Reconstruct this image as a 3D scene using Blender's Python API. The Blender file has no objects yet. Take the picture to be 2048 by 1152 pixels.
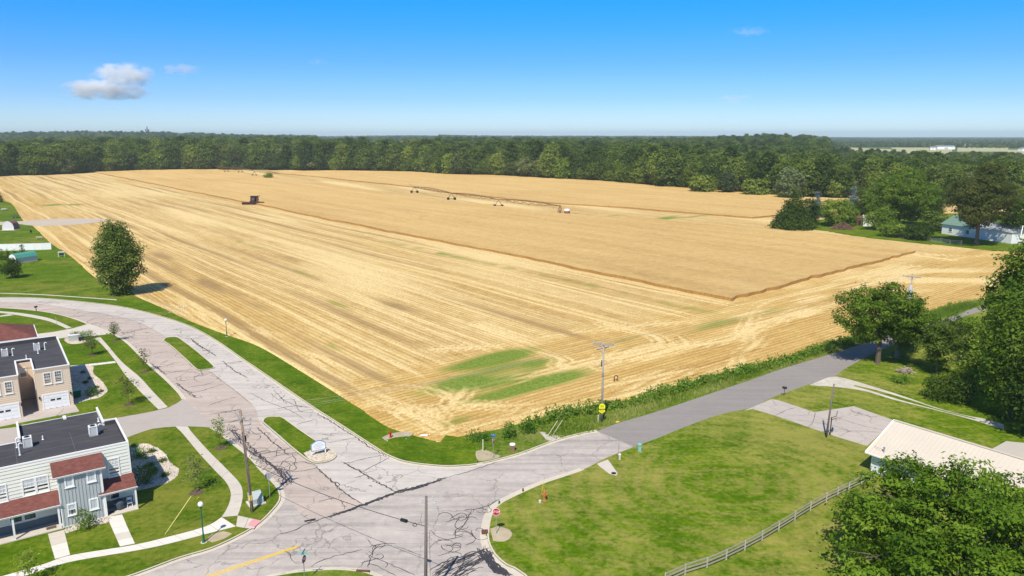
import bpy, math, random
import numpy as np
from mathutils import Vector
sc = bpy.context.scene
COL = sc.collection
R = math.radians

# ------------------------------------------------------------------ camera
FPX, HZ, CAMH = 1500.0, 270.0, 38.0          # focal length in photo pixels, horizon row, flying height
PITCH = math.atan((576 - HZ) / FPX)
cd = bpy.data.cameras.new('camera'); cam = bpy.data.objects.new('camera', cd); COL.objects.link(cam)
cam.location = (0, 0, CAMH); cam.rotation_euler = (math.pi / 2 - PITCH, 0, 0)
cd.sensor_width = 36; cd.lens = FPX / 2048 * 36; cd.clip_start = 1; cd.clip_end = 60000
sc.camera = cam

# ------------------------------------------------------------------ light
SUN_AZ, SUN_EL = 194, 52                     # sun behind the camera, a little to the left
w = bpy.data.worlds.new('World'); sc.world = w; w.use_nodes = True
wt = w.node_tree; wt.nodes.clear()
wo = wt.nodes.new('ShaderNodeOutputWorld'); bg = wt.nodes.new('ShaderNodeBackground')
sky = wt.nodes.new('ShaderNodeTexSky'); sky.sky_type = 'NISHITA'; sky.sun_disc = False
sky.sun_elevation = R(SUN_EL); sky.sun_rotation = R(SUN_AZ); sky.altitude = 200
sky.air_density = 1.0; sky.dust_density = 0.3; sky.ozone_density = 2.5
tc = wt.nodes.new('ShaderNodeTexCoord'); sep = wt.nodes.new('ShaderNodeSeparateXYZ')
rmp = wt.nodes.new('ShaderNodeValToRGB')
wt.links.new(tc.outputs['Generated'], sep.inputs[0]); wt.links.new(sep.outputs['Z'], rmp.inputs[0])
cr = rmp.color_ramp
cr.elements[0].position = 0.0; cr.elements[0].color = (0.60, 0.77, 1.08, 1)
cr.elements[1].position = 1.0; cr.elements[1].color = (0.64, 0.69, 0.70, 1)
for p_, c_ in ((0.045, (0.34, 0.56, 0.97, 1)), (0.09, (0.20, 0.49, 0.95, 1)), (0.135, (0.095, 0.50, 1.0, 1)), (0.178, (0.030, 0.53, 1.02, 1)), (0.35, (0.22, 0.52, 0.80, 1)), (0.6, (0.50, 0.63, 0.72, 1))):
    e_ = cr.elements.new(p_); e_.color = c_
mul = wt.nodes.new('ShaderNodeMix'); mul.data_type = 'RGBA'; mul.blend_type = 'MULTIPLY'; mul.inputs[0].default_value = 1
wt.links.new(sky.outputs[0], mul.inputs[6]); wt.links.new(rmp.outputs[0], mul.inputs[7])
bg.inputs[1].default_value = 0.15
wt.links.new(mul.outputs[2], bg.inputs[0]); wt.links.new(bg.outputs[0], wo.inputs[0])
sd = bpy.data.lights.new('sun', 'SUN'); sun = bpy.data.objects.new('sun', sd); COL.objects.link(sun)
sd.energy = 5.0; sd.angle = R(0.5); sd.color = (1.0, 0.93, 0.80)
sdir = Vector((math.sin(R(SUN_AZ)) * math.cos(R(SUN_EL)), math.cos(R(SUN_AZ)) * math.cos(R(SUN_EL)), math.sin(R(SUN_EL))))
sun.rotation_euler = sdir.to_track_quat('Z', 'Y').to_euler(); sun.location = sdir * 300
vs = sc.view_settings; vs.view_transform = 'Standard'; vs.look = 'None'; vs.gamma = 1; vs.exposure = 0.12; vs.use_curve_mapping = False
sc.render.engine = 'CYCLES'
sc.cycles.use_denoising = True; sc.cycles.max_bounces = 10; sc.cycles.diffuse_bounces = 3; sc.cycles.transmission_bounces = 3
sc.cycles.volume_bounces = 8; sc.cycles.volume_max_steps = 256

# ------------------------------------------------------------------ photo measurements -> places on the ground
CP, SP = math.cos(PITCH), math.sin(PITCH)
def ray(px, py):
    u = (px - 1024) / FPX; v = (576 - py) / FPX
    return (u, CP + v * SP, -SP + v * CP)
def G(px, py, z=0.0):
    r = ray(px, py); t = (z - CAMH) / r[2]
    return (r[0] * t, r[1] * t)
def hgt(bx, by, ty):
    x, y = G(bx, by); k = (576 - ty) / FPX
    # solve z so that the point over (x, y) is seen at row ty
    return CAMH + (k * y * CP - y * SP) / (CP + k * SP)
KS = {1: (0, 560, 520 / 2048), 2: (0, 800, 520 / 1702), 3: (360, 780, 520 / 1610), 4: (800, 800, 520 / 1702), 5: (1280, 800, 768 / 2048),
      6: (1480, 520, 568 / 2045), 7: (900, 640, 580 / 2048), 8: (0, 360, 400 / 1772), 9: (0, 900, 300 / 1728), 10: (0, 640, 260 / 1997),
      11: (0, 780, 260 / 1997), 12: (560, 960, 340 / 2040), 13: (1500, 240, 548 / 2048), 14: (1400, 460, 648 / 2048), 15: (920, 840, 220 / 2048),
      16: (470, 800, 210 / 1613), 17: (1620, 740, 140 / 1075), 18: (780, 340, 480 / 2048), 0: (0, 0, 1)}
def K(k, *pts):
    a, b, s = KS[k]; return [(a + x * s, b + y * s) for x, y in pts]
def GP(pts, z=0.0): return [G(x, y, z) for x, y in pts]
def GK(k, *pts): return GP(K(k, *pts))
def smooth(pts, step=1.0):
    p = [np.array(q, float) for q in pts]; out = []
    for i in range(len(p) - 1):
        p0 = p[max(i - 1, 0)]; p1 = p[i]; p2 = p[i + 1]; p3 = p[min(i + 2, len(p) - 1)]
        n = max(1, int(np.linalg.norm(p2 - p1) / step))
        for k in range(n):
            t = k / n
            out.append(0.5 * ((2 * p1) + (p2 - p0) * t + (2 * p0 - 5 * p1 + 4 * p2 - p3) * t * t + (3 * p1 - p0 - 3 * p2 + p3) * t ** 3))
    out.append(p[-1]); return out
def offset(pts, d):
    p = np.array(pts); t = np.gradient(p, axis=0); t /= np.linalg.norm(t, axis=1)[:, None] + 1e-9
    return [q for q in p + np.stack([-t[:, 1], t[:, 0]], 1) * d]

# ------------------------------------------------------------------ mesh helpers
class MB:
    def __init__(s): s.v = []; s.f = []; s.m = []
    def add(s, vs, fs, mi=0):
        o = len(s.v); s.v += [tuple(float(c) for c in q) for q in vs]; s.f += [tuple(i + o for i in f) for f in fs]; s.m += [mi] * len(fs); return s
    def box(s, x0, x1, y0, y1, z0, z1, mi=0):
        return s.add([(x0, y0, z0), (x1, y0, z0), (x1, y1, z0), (x0, y1, z0), (x0, y0, z1), (x1, y0, z1), (x1, y1, z1), (x0, y1, z1)],
                     [(3, 2, 1, 0), (4, 5, 6, 7), (0, 1, 5, 4), (1, 2, 6, 5), (2, 3, 7, 6), (3, 0, 4, 7)], mi)
    def bar(s, a, b, w_, h_=None, mi=0):
        h_ = h_ or w_; a = Vector(a); b = Vector(b); d = (b - a).normalized()
        up = Vector((0, 0, 1)) if abs(d.z) < .95 else Vector((0, 1, 0))
        x = d.cross(up).normalized() * w_ / 2; y = x.cross(d).normalized() * h_ / 2
        vv = [p + i * x + j * y for p in (a, b) for i, j in ((-1, -1), (1, -1), (1, 1), (-1, 1))]
        return s.add(vv, [(0, 1, 2, 3), (7, 6, 5, 4), (0, 4, 5, 1), (1, 5, 6, 2), (2, 6, 7, 3), (3, 7, 4, 0)], mi)
    def tube(s, pts, r, r1=None, n=6, mi=0):
        r1 = r if r1 is None else r1; P = [Vector(p) for p in pts]; L = len(P); vv = []; ff = []
        for i, p in enumerate(P):
            d = (P[min(i + 1, L - 1)] - P[max(i - 1, 0)]).normalized()
            up = Vector((0, 0, 1)) if abs(d.z) < .9 else Vector((1, 0, 0))
            x = d.cross(up).normalized(); y = d.cross(x).normalized(); q = r + (r1 - r) * i / max(L - 1, 1)
            vv += [p + x * (q * math.cos(2 * math.pi * k / n)) + y * (q * math.sin(2 * math.pi * k / n)) for k in range(n)]
        for i in range(L - 1):
            for k in range(n): ff.append((i * n + k, i * n + (k + 1) % n, (i + 1) * n + (k + 1) % n, (i + 1) * n + k))
        ff.append(tuple(range(n))[::-1]); ff.append(tuple((L - 1) * n + k for k in range(n)))
        return s.add(vv, ff, mi)
    def lathe(s, prof, c=(0, 0, 0), n=12, mi=0):
        vv = []; ff = []
        for r, z in prof: vv += [(c[0] + r * math.cos(2 * math.pi * k / n), c[1] + r * math.sin(2 * math.pi * k / n), c[2] + z) for k in range(n)]
        for i in range(len(prof) - 1):
            for k in range(n): ff.append((i * n + k, i * n + (k + 1) % n, (i + 1) * n + (k + 1) % n, (i + 1) * n + k))
        ff.append(tuple(range(n))[::-1]); ff.append(tuple((len(prof) - 1) * n + k for k in range(n)))
        return s.add(vv, ff, mi)
    def ball(s, c, r, n=10, mi=0, sz=1.0):
        return s.lathe([(max(1e-3, r * math.sin(math.pi * i / n)), -r * sz * math.cos(math.pi * i / n)) for i in range(n + 1)], c, n + 2, mi)
    def prism(s, poly, z0, z1, mi=0):
        a = sum(poly[i][0] * poly[(i + 1) % len(poly)][1] - poly[(i + 1) % len(poly)][0] * poly[i][1] for i in range(len(poly)))
        if a < 0: poly = poly[::-1]
        n = len(poly)
        return s.add([(p[0], p[1], z0) for p in poly] + [(p[0], p[1], z1) for p in poly],
                     [tuple(range(n, 2 * n)), tuple(range(n))[::-1]] + [(i, (i + 1) % n, n + (i + 1) % n, n + i) for i in range(n)], mi)
    def strip(s, A, B, za, zb, mi=0):
        n = len(A); za = [za] * n if np.isscalar(za) else za; zb = [zb] * n if np.isscalar(zb) else zb
        vv = [(A[i][0], A[i][1], za[i]) for i in range(n)] + [(B[i][0], B[i][1], zb[i]) for i in range(n)]
        return s.add(vv, [(i, i + 1, n + i + 1, n + i) for i in range(n - 1)], mi)
    def build(s, name, mats, parent=None, smooth=False):
        me = bpy.data.meshes.new(name); me.from_pydata(s.v, [], s.f)
        for m in (mats if isinstance(mats, (list, tuple)) else [mats]): me.materials.append(m)
        me.polygons.foreach_set('material_index', s.m)
        if smooth: me.polygons.foreach_set('use_smooth', [True] * len(s.f))
        me.update(); return link(name, me, parent)
def link(name, me, parent=None):
    o = bpy.data.objects.new(name, me); COL.objects.link(o)
    if parent is not None: o.parent = parent
    return o
def tag(o, label=None, cat=None, group=None, kind=None):
    if label: o['label'] = label
    if cat: o['category'] = cat
    if group: o['group'] = group
    if kind: o['kind'] = kind
    return o
def thing(name, label, cat, loc=(0, 0, 0), rz=0, group=None):
    o = bpy.data.objects.new(name, None); COL.objects.link(o); o.location = loc; o.rotation_euler = (0, 0, rz); o.empty_display_size = .3
    return tag(o, label, cat, group)
def struct(o): o['kind'] = 'structure'; return o
def copy_tree(o, parent=None):
    c = o.copy(); COL.objects.link(c)
    if parent is not None: c.parent = parent
    for ch in list(o.children): copy_tree(ch, c)
    return c
def fast_mesh(name, V, F4, mat, attrs=None, mi=None, smooth=False):
    """V (n,3) floats, F4 (m,4) quads"""
    me = bpy.data.meshes.new(name); n = len(V); m = len(F4); k = F4.shape[1]
    me.vertices.add(n); me.vertices.foreach_set('co', np.asarray(V, np.float32).ravel())
    me.loops.add(m * k); me.loops.foreach_set('vertex_index', np.asarray(F4, np.int32).ravel())
    me.polygons.add(m); me.polygons.foreach_set('loop_start', np.arange(0, m * k, k, dtype=np.int32))
    try: me.polygons.foreach_set('loop_total', np.full(m, k, np.int32))
    except Exception: pass
    for q in (mat if isinstance(mat, (list, tuple)) else [mat]): me.materials.append(q)
    if mi is not None: me.polygons.foreach_set('material_index', np.asarray(mi, np.int32))
    me.polygons.foreach_set('use_smooth', [smooth] * m)
    for an, arr in (attrs or {}).items():
        if arr.ndim == 1:
            a = me.attributes.new(an, 'FLOAT', 'POINT'); a.data.foreach_set('value', arr.astype(np.float32))
        else:
            a = me.attributes.new(an, 'FLOAT_COLOR', 'POINT'); a.data.foreach_set('color', arr.astype(np.float32).ravel())
    me.update(calc_edges=True); me.validate(); return me

# ------------------------------------------------------------------ materials
class NT:
    def __init__(s, name):
        s.m = bpy.data.materials.new(name); s.m.use_nodes = True; s.t = s.m.node_tree; s.t.nodes.clear()
        s.out = s.n('ShaderNodeOutputMaterial'); s.b = s.n('ShaderNodeBsdfPrincipled'); s.l(s.b.outputs[0], s.out.inputs[0])
        s.b.inputs['Specular IOR Level'].default_value = 0.25
        s.pos = s.n('ShaderNodeNewGeometry').outputs['Position']
    def n(s, t): return s.t.nodes.new(t)
    def l(s, a, b): s.t.links.new(a, b)
    def setin(s, sock, v):
        if hasattr(v, 'links'): s.l(v, sock)
        else: sock.default_value = v
    def noise(s, scale, vec=None, detail=4, rough=.6, dist=0):
        q = s.n('ShaderNodeTexNoise'); q.inputs['Scale'].default_value = scale; q.inputs['Detail'].default_value = detail
        q.inputs['Roughness'].default_value = rough; q.inputs['Distortion'].default_value = dist; s.l(vec or s.pos, q.inputs['Vector']); return q.outputs['Fac']
    def ramp(s, fac, *stops):
        q = s.n('ShaderNodeValToRGB'); s.l(fac, q.inputs[0]); e = q.color_ramp.elements
        while len(e) < len(stops): e.new(0.5)
        for i, (p, c) in enumerate(stops):
            e[i].position = p; e[i].color = (c, c, c, 1) if np.isscalar(c) else (*c, 1)
        return q.outputs[0]
    def mix(s, fac, a, b, mode='MIX'):
        q = s.n('ShaderNodeMix'); q.data_type = 'RGBA'; q.blend_type = mode
        s.setin(q.inputs[0], fac)
        for i, v in ((6, a), (7, b)): s.setin(q.inputs[i], v if hasattr(v, 'links') else (*v, 1) if not np.isscalar(v) else (v, v, v, 1))
        return q.outputs[2]
    def math(s, op, a, b=0.0, clamp=False):
        q = s.n('ShaderNodeMath'); q.operation = op; q.use_clamp = clamp; s.setin(q.inputs[0], a); s.setin(q.inputs[1], b); return q.outputs[0]
    def mapv(s, rot=0, scale=(1, 1, 1), vec=None):
        q = s.n('ShaderNodeMapping'); q.inputs['Rotation'].default_value = (0, 0, rot); q.inputs['Scale'].default_value = scale; s.l(vec or s.pos, q.inputs['Vector']); return q.outputs[0]
    def obj(s): return s.n('ShaderNodeTexCoord').outputs['Object']
    def attr(s, name):
        q = s.n('ShaderNodeAttribute'); q.attribute_name = name; return q
    def wave(s, scale, vec, d='X', dist=0, detail=2, dscale=1, typ='BANDS'):
        q = s.n('ShaderNodeTexWave'); q.wave_type = typ
        if typ == 'BANDS': q.bands_direction = d
        else: q.rings_direction = 'Z'
        q.inputs['Scale'].default_value = scale; q.inputs['Distortion'].default_value = dist; q.inputs['Detail'].default_value = detail
        q.inputs['Detail Scale'].default_value = dscale; s.l(vec, q.inputs['Vector']); return q.outputs['Fac']
    def done(s, col, rough=.9, bump=None, bstr=.3, bdist=.05, metal=0):
        s.setin(s.b.inputs['Base Color'], col if hasattr(col, 'links') else (*col, 1)); s.setin(s.b.inputs['Roughness'], rough); s.b.inputs['Metallic'].default_value = metal
        if bump is not None:
            q = s.n('ShaderNodeBump'); q.inputs['Strength'].default_value = bstr; q.inputs['Distance'].default_value = bdist
            s.l(bump, q.inputs['Height']); s.l(q.outputs[0], s.b.inputs['Normal'])
        return s.m
def simple(name, c, rough=.7, var=.18, scale=2.0, metal=0, bump=0.0, spec=None):
    t = NT(name); o = t.obj(); n1 = t.noise(scale, o, 5); n2 = t.noise(scale * 9, o, 3)
    f = t.math('ADD', t.math('MULTIPLY', n1, .6), t.math('MULTIPLY', n2, .4))
    a = tuple(x * (1 - var) for x in c); b = tuple(min(1, x * (1 + var)) for x in c)
    if spec is not None: t.b.inputs['Specular IOR Level'].default_value = spec
    return t.done(t.ramp(f, (.3, a), (.7, b)), rough, n2 if bump else None, bump, .02, metal)
def leafmat(name, dark, mid, light, trans=.35):
    t = NT(name); a = t.attr('tint').outputs['Fac']
    n = t.noise(.9, t.obj(), 2)
    f = t.math('ADD', t.math('MULTIPLY', a, .8), t.math('MULTIPLY', n, .25))
    oi = t.n('ShaderNodeObjectInfo'); f = t.math('ADD', f, t.math('MULTIPLY', t.math('SUBTRACT', oi.outputs['Random'], .5), .62))
    c = t.ramp(f, (.12, dark), (.5, mid), (.92, light))
    t.done(c, .6); t.b.inputs['Specular IOR Level'].default_value = .12
    tr = t.n('ShaderNodeBsdfTranslucent'); t.l(t.mix(.5, c, tuple(min(1, x * 1.5) for x in light)), tr.inputs[0])
    ms = t.n('ShaderNodeMixShader'); ms.inputs[0].default_value = trans
    t.l(t.b.outputs[0], ms.inputs[1]); t.l(tr.outputs[0], ms.inputs[2]); t.l(ms.outputs[0], t.out.inputs[0]); return t.m
def grassmat(name, dark, mid, light, dry, dryamt, rings=None):
    t = NT(name)
    n0 = t.noise(.035, None, 4, .6); n1 = t.noise(.22, None, 5, .65); n2 = t.noise(1.8, None, 5, .7); n3 = t.noise(9, None, 3, .7)
    st = t.noise(1.0, t.mapv(R(52), (.12, 1.1, 1)), 3)
    f = t.math('ADD', t.math('ADD', t.math('MULTIPLY', n1, .35), t.math('MULTIPLY', n2, .35)), t.math('ADD', t.math('MULTIPLY', n3, .2), t.math('MULTIPLY', st, .15)))
    c = t.ramp(f, (.40, dark), (.51, mid), (.62, light))
    dm = t.math('ADD', t.math('MULTIPLY', n0, .55), t.math('ADD', t.math('MULTIPLY', n1, .3), t.math('MULTIPLY', n2, .25)))
    if rings is not None:
        mp = t.n('ShaderNodeMapping'); mp.inputs['Location'].default_value = (-rings[0], -rings[1], 0); t.l(t.pos, mp.inputs['Vector'])
        wv = t.wave(.14, mp.outputs[0], dist=9, detail=4, dscale=.35, typ='RINGS')
        dm = t.math('ADD', dm, t.math('MULTIPLY', t.math('SUBTRACT', wv, .5), .06))
        c = t.mix(t.math('MULTIPLY', wv, .22), c, dark)
    c = t.mix(t.math('MULTIPLY', t.ramp(dm, (.60 - dryamt, 0), (.72 - dryamt * .7, 1)), .55), c, dry)
    dz = t.noise(1.0, t.mapv(R(-20), (.10, .55, 1)), 6, .7)
    c = t.mix(t.math('MULTIPLY', t.ramp(t.math('ADD', t.math('MULTIPLY', dz, .7), t.math('MULTIPLY', n2, .3)), (.60 - dryamt * .7, 0), (.70 - dryamt * .4, 1)), .42), c, dry)
    sp = t.ramp(t.noise(.7, None, 6, .75), (.68, 0), (.74, 1))
    c = t.mix(t.math('MULTIPLY', sp, .55), c, (.42, .36, .2))
    t.b.inputs['Specular IOR Level'].default_value = .05
    return t.done(c, .95, t.math('ADD', n3, n2), .7, .10)
def concmat(name, c, var=.14, stain=.25, streak=None, dark=(.16, .15, .15), net=0):
    t = NT(name); n1 = t.noise(.12, None, 5, .65); n2 = t.noise(1.1, None, 6, .7); n3 = t.noise(14, None, 3, .7)
    a = tuple(x * (1 - var) for x in c); b = tuple(x * (1 + var) for x in c)
    col = t.ramp(t.math('ADD', t.math('MULTIPLY', n2, .5), t.math('MULTIPLY', n1, .5)), (.34, a), (.66, b))
    if streak is not None:
        sn = t.noise(1.0, t.mapv(streak, (.035, .8, 1)), 5, .65)
        col = t.mix(t.math('MULTIPLY', t.ramp(sn, (.46, 0), (.68, 1)), stain), col, dark)
        sn2 = t.noise(1.0, t.mapv(streak, (.06, 2.2, 1)), 4, .65)
        col = t.mix(t.math('MULTIPLY', t.ramp(sn2, (.55, 0), (.7, 1)), .35), col, tuple(min(.9, x * 1.25) for x in c))
    col = t.mix(t.math('MULTIPLY', t.ramp(t.noise(.33, None, 6, .75), (.58, 0), (.74, 1)), stain), col, dark)
    col = t.mix(t.math('MULTIPLY', t.ramp(n3, (.35, 1), (.65, 0)), .18), col, tuple(x * .6 for x in c))
    if net:
        vo = t.n('ShaderNodeTexVoronoi'); vo.feature = 'DISTANCE_TO_EDGE'; vo.inputs['Scale'].default_value = .26
        wv_ = t.n('ShaderNodeMix'); wv_.data_type = 'VECTOR'; wv_.inputs[0].default_value = .10
        nz_ = t.n('ShaderNodeTexNoise'); nz_.inputs['Scale'].default_value = .8; nz_.inputs['Detail'].default_value = 4; t.l(t.pos, nz_.inputs['Vector'])
        mp2 = t.n('ShaderNodeVectorMath'); mp2.operation = 'SCALE'; mp2.inputs['Scale'].default_value = 14; t.l(nz_.outputs['Color'], mp2.inputs[0])
        t.l(t.pos, wv_.inputs[4]); t.l(mp2.outputs[0], wv_.inputs[5]); t.l(wv_.outputs[1], vo.inputs['Vector'])
        line = t.math('MULTIPLY', t.ramp(vo.outputs['Distance'], (.004, 1), (.016, 0)), t.ramp(t.noise(.10, None, 3), (.42, 0), (.55, 1)))
        col = t.mix(t.math('MULTIPLY', line, net), col, (.10, .09, .09))
    return t.done(col, .92, n3, .15, .01)
M = {}
M['grass'] = grassmat('lawn_grass', (.040, .088, .003), (.080, .146, .005), (.140, .204, .010), (.26, .23, .05), .07)
M['grass_old'] = grassmat('worn_lawn_grass', (.044, .098, .002), (.092, .170, .003), (.165, .240, .008), (.40, .33, .10), .118, rings=(24, 77))
M['verge'] = grassmat('verge_grass', (.055, .11, .006), (.11, .18, .012), (.20, .24, .04), (.28, .24, .10), .08)
M['farm'] = grassmat('farmland_cover', (.05, .085, .02), (.075, .115, .028), (.12, .14, .045), (.26, .22, .10), .02)
M['conc_left'] = concmat('pinkish_concrete', (.51, .42, .365), streak=R(52), stain=.3, net=.75)
M['conc_right'] = concmat('pale_concrete', (.57, .515, .465), streak=R(52), stain=.28, net=.6)
M['conc_main'] = concmat('worn_grey_concrete', (.485, .43, .39), .2, .5, streak=R(-33), net=.5)
M['asphalt'] = concmat('grey_asphalt', (.29, .262, .245), .09, .18, streak=R(-38))
M['drive'] = concmat('old_driveway_concrete', (.49, .43, .39), .14, .3, net=.7)
M['walk'] = concmat('sidewalk_concrete', (.60, .54, .47), .10, .12)
M['walk_new'] = concmat('pale_walk_concrete', (.72, .68, .62), .08, .1)
M['kerb'] = concmat('kerb_concrete', (.62, .55, .45), .12, .2)
M['gravel'] = concmat('white_gravel', (.55, .50, .43), .3, .25)
M['rock'] = concmat('landscape_stone', (.62, .54, .46), .3, .1)
M['sand'] = concmat('bare_sand', (.46, .38, .26), .2, .1)
M['tar'] = simple('crack_sealant', (.055, .05, .055), .6, .3)
M['black'] = simple('black_paint', (.02, .02, .022), .5, .2)
M['rubber'] = simple('rubber', (.03, .028, .027), .8, .2)
M['white'] = simple('white_paint', (.80, .80, .79), .5, .05)
M['yellow_line'] = simple('yellow_road_paint', (.75, .50, .06), .8, .15, 5)
M['yellow'] = simple('yellow_sign_sheet', (.85, .78, .02), .45, .04)
M['red'] = simple('red_sign_sheet', (.45, .015, .05), .45, .05)
M['hyd_red'] = simple('hydrant_red', (.50, .02, .02), .45, .1)
M['orange'] = simple('hydrant_orange', (.48, .17, .06), .5, .1)
M['teal'] = simple('teal_plastic', (.22, .46, .40), .55, .08)
M['blue'] = simple('blue_plastic', (.03, .20, .55), .5, .08)
M['green_paint'] = simple('dark_green_paint', (.015, .12, .06), .4, .1)
M['globe'] = simple('white_globe', (.85, .85, .83), .25, .02)
M['wood_pole'] = simple('weathered_wood', (.26, .19, .14), .9, .25, 3, 0, .3)
M['wood_pole_dark'] = simple('dark_weathered_wood', (.17, .145, .13), .9, .25, 3, 0, .3)
M['wood_pole_grey'] = simple('grey_weathered_wood', (.36, .32, .29), .9, .2, 3, 0, .3)
M['bark'] = simple('bark', (.13, .10, .075), .95, .35, 3, 0, .5)
M['bark_pale'] = simple('pale_bark', (.30, .25, .20), .95, .3, 3, 0, .5)
M['metal'] = simple('galvanised_metal', (.45, .46, .47), .4, .1, 4, .6)
M['grey_box'] = simple('grey_green_enamel', (.42, .46, .45), .5, .08)
M['glassy'] = simple('ceramic_insulator', (.50, .50, .52), .25, .05)
M['shingle'] = None
M['mulch'] = simple('mulch', (.13, .085, .06), .95, .4, 6, 0, .5)
M['pink'] = simple('tactile_pink', (.70, .32, .34), .8, .08)
M['rust'] = simple('rusty_iron', (.14, .06, .045), .8, .3, 6)
M['plywood'] = simple('brown_utility_metal', (.24, .13, .09), .8, .25)
M['leaf_maple'] = leafmat('maple_leaf', (0.036, 0.088, 0.005), (0.118, 0.208, 0.012), (0.29, 0.39, 0.048), 0.28)
M['leaf_mid'] = leafmat('broad_leaf', (0.036, 0.084, 0.008), (0.12, 0.195, 0.016), (0.27, 0.35, 0.045), 0.3)
M['leaf_dark'] = leafmat('dark_leaf', (0.026, 0.056, 0.008), (0.074, 0.126, 0.016), (0.17, 0.23, 0.04), 0.28)
M['leaf_lone'] = leafmat('deep_leaf', (0.028, 0.06, 0.008), (0.076, 0.13, 0.018), (0.18, 0.23, 0.045), 0.28)
M['leaf_light'] = leafmat('light_leaf', (0.06, 0.12, 0.01), (0.13, 0.21, 0.018), (0.24, 0.32, 0.045))
M['leaf_grey'] = leafmat('silver_leaf', (.045, .075, .02), (.10, .145, .045), (.21, .26, .11), .3)
M['leaf_spruce'] = leafmat('blue_spruce_needle', (.035, .06, .05), (.09, .13, .12), (.20, .26, .26), .15)
M['leaf_young'] = leafmat('young_leaf', (.07, .10, .02), (.14, .18, .04), (.27, .29, .10))
M['leaf_wood'] = leafmat('woodland_leaf', (0.028, 0.06, 0.007), (0.092, 0.148, 0.016), (0.22, 0.275, 0.048), 0.3)
M['leaf_wood2'] = leafmat('woodland_leaf_bright', (0.04, 0.08, 0.008), (0.118, 0.176, 0.016), (0.25, 0.305, 0.048), 0.3)
M['leaf_wood3'] = leafmat('woodland_leaf_grey', (0.046, 0.072, 0.016), (0.118, 0.15, 0.034), (0.25, 0.27, 0.095), 0.3)
M['leaf_weed'] = leafmat('weed_leaf', (0.035, 0.1, 0.006), (0.085, 0.19, 0.014), (0.2, 0.3, 0.04))
M['blade'] = leafmat('tall_grass_blade', (0.08, 0.16, 0.008), (0.18, 0.27, 0.025), (0.42, 0.42, 0.14))
# ================================================================== GROUND AND HILLS
UV_U = np.array([0.619, -0.785]); UV_V = np.array([0.785, 0.619])     # drill rows run along U, the county road along V
def to_uv(p): p = np.asarray(p, float); return np.stack([p @ UV_U, p @ UV_V], -1)
def from_uv(u, v): return u * UV_U[0] + v * UV_V[0], u * UV_U[1] + v * UV_V[1]
def sstep(a, b, x): t = np.clip((x - a) / (b - a), 0, 1); return t * t * (3 - 2 * t)
def hill_z(x, y):
    x = np.asarray(x, float); y = np.asarray(y, float); d = np.hypot(x, y); az = x / np.maximum(y, 1) * FPX + 1024      # direction, expressed as a photo column
    z = 4 * sstep(1500, 3600, d)
    z = z + 22 * np.exp(-((az - 190) / 330) ** 2) * sstep(1900, 3600, d)
    z = z + 11 * np.exp(-((az - 820) / 110) ** 2) * sstep(2200, 3500, d)
    z = z + 13 * np.exp(-((az - 1560) / 160) ** 2) * np.exp(-((d - 1750) / 650) ** 2)
    z = z + 3 * np.sin(x / 900 + 1) * np.sin(y / 700) * sstep(1500, 2600, d)
    z = z + 4 * sstep(3600, 7000, d)
    return np.where(y < 50, 0, z * sstep(850, 1300, d))
radii = np.concatenate([[0.1], np.geomspace(40, 14000, 95)]); ang = np.linspace(0, 2 * np.pi, 361)[:-1]
rr, aa = np.meshgrid(radii, ang, indexing='ij'); gx, gy = rr * np.sin(aa), rr * np.cos(aa)
V = np.stack([gx, gy, hill_z(gx, gy) - 0.12], -1).reshape(-1, 3); nr, na = rr.shape
ii, jj = np.meshgrid(np.arange(nr - 1), np.arange(na), indexing='ij')
F4 = np.stack([ii * na + jj, (ii + 1) * na + jj, (ii + 1) * na + (jj + 1) % na, ii * na + (jj + 1) % na], -1).reshape(-1, 4)[:, ::-1]
struct(link('ground', fast_mesh('ground', V, F4, M['farm'], smooth=True)))

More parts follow.
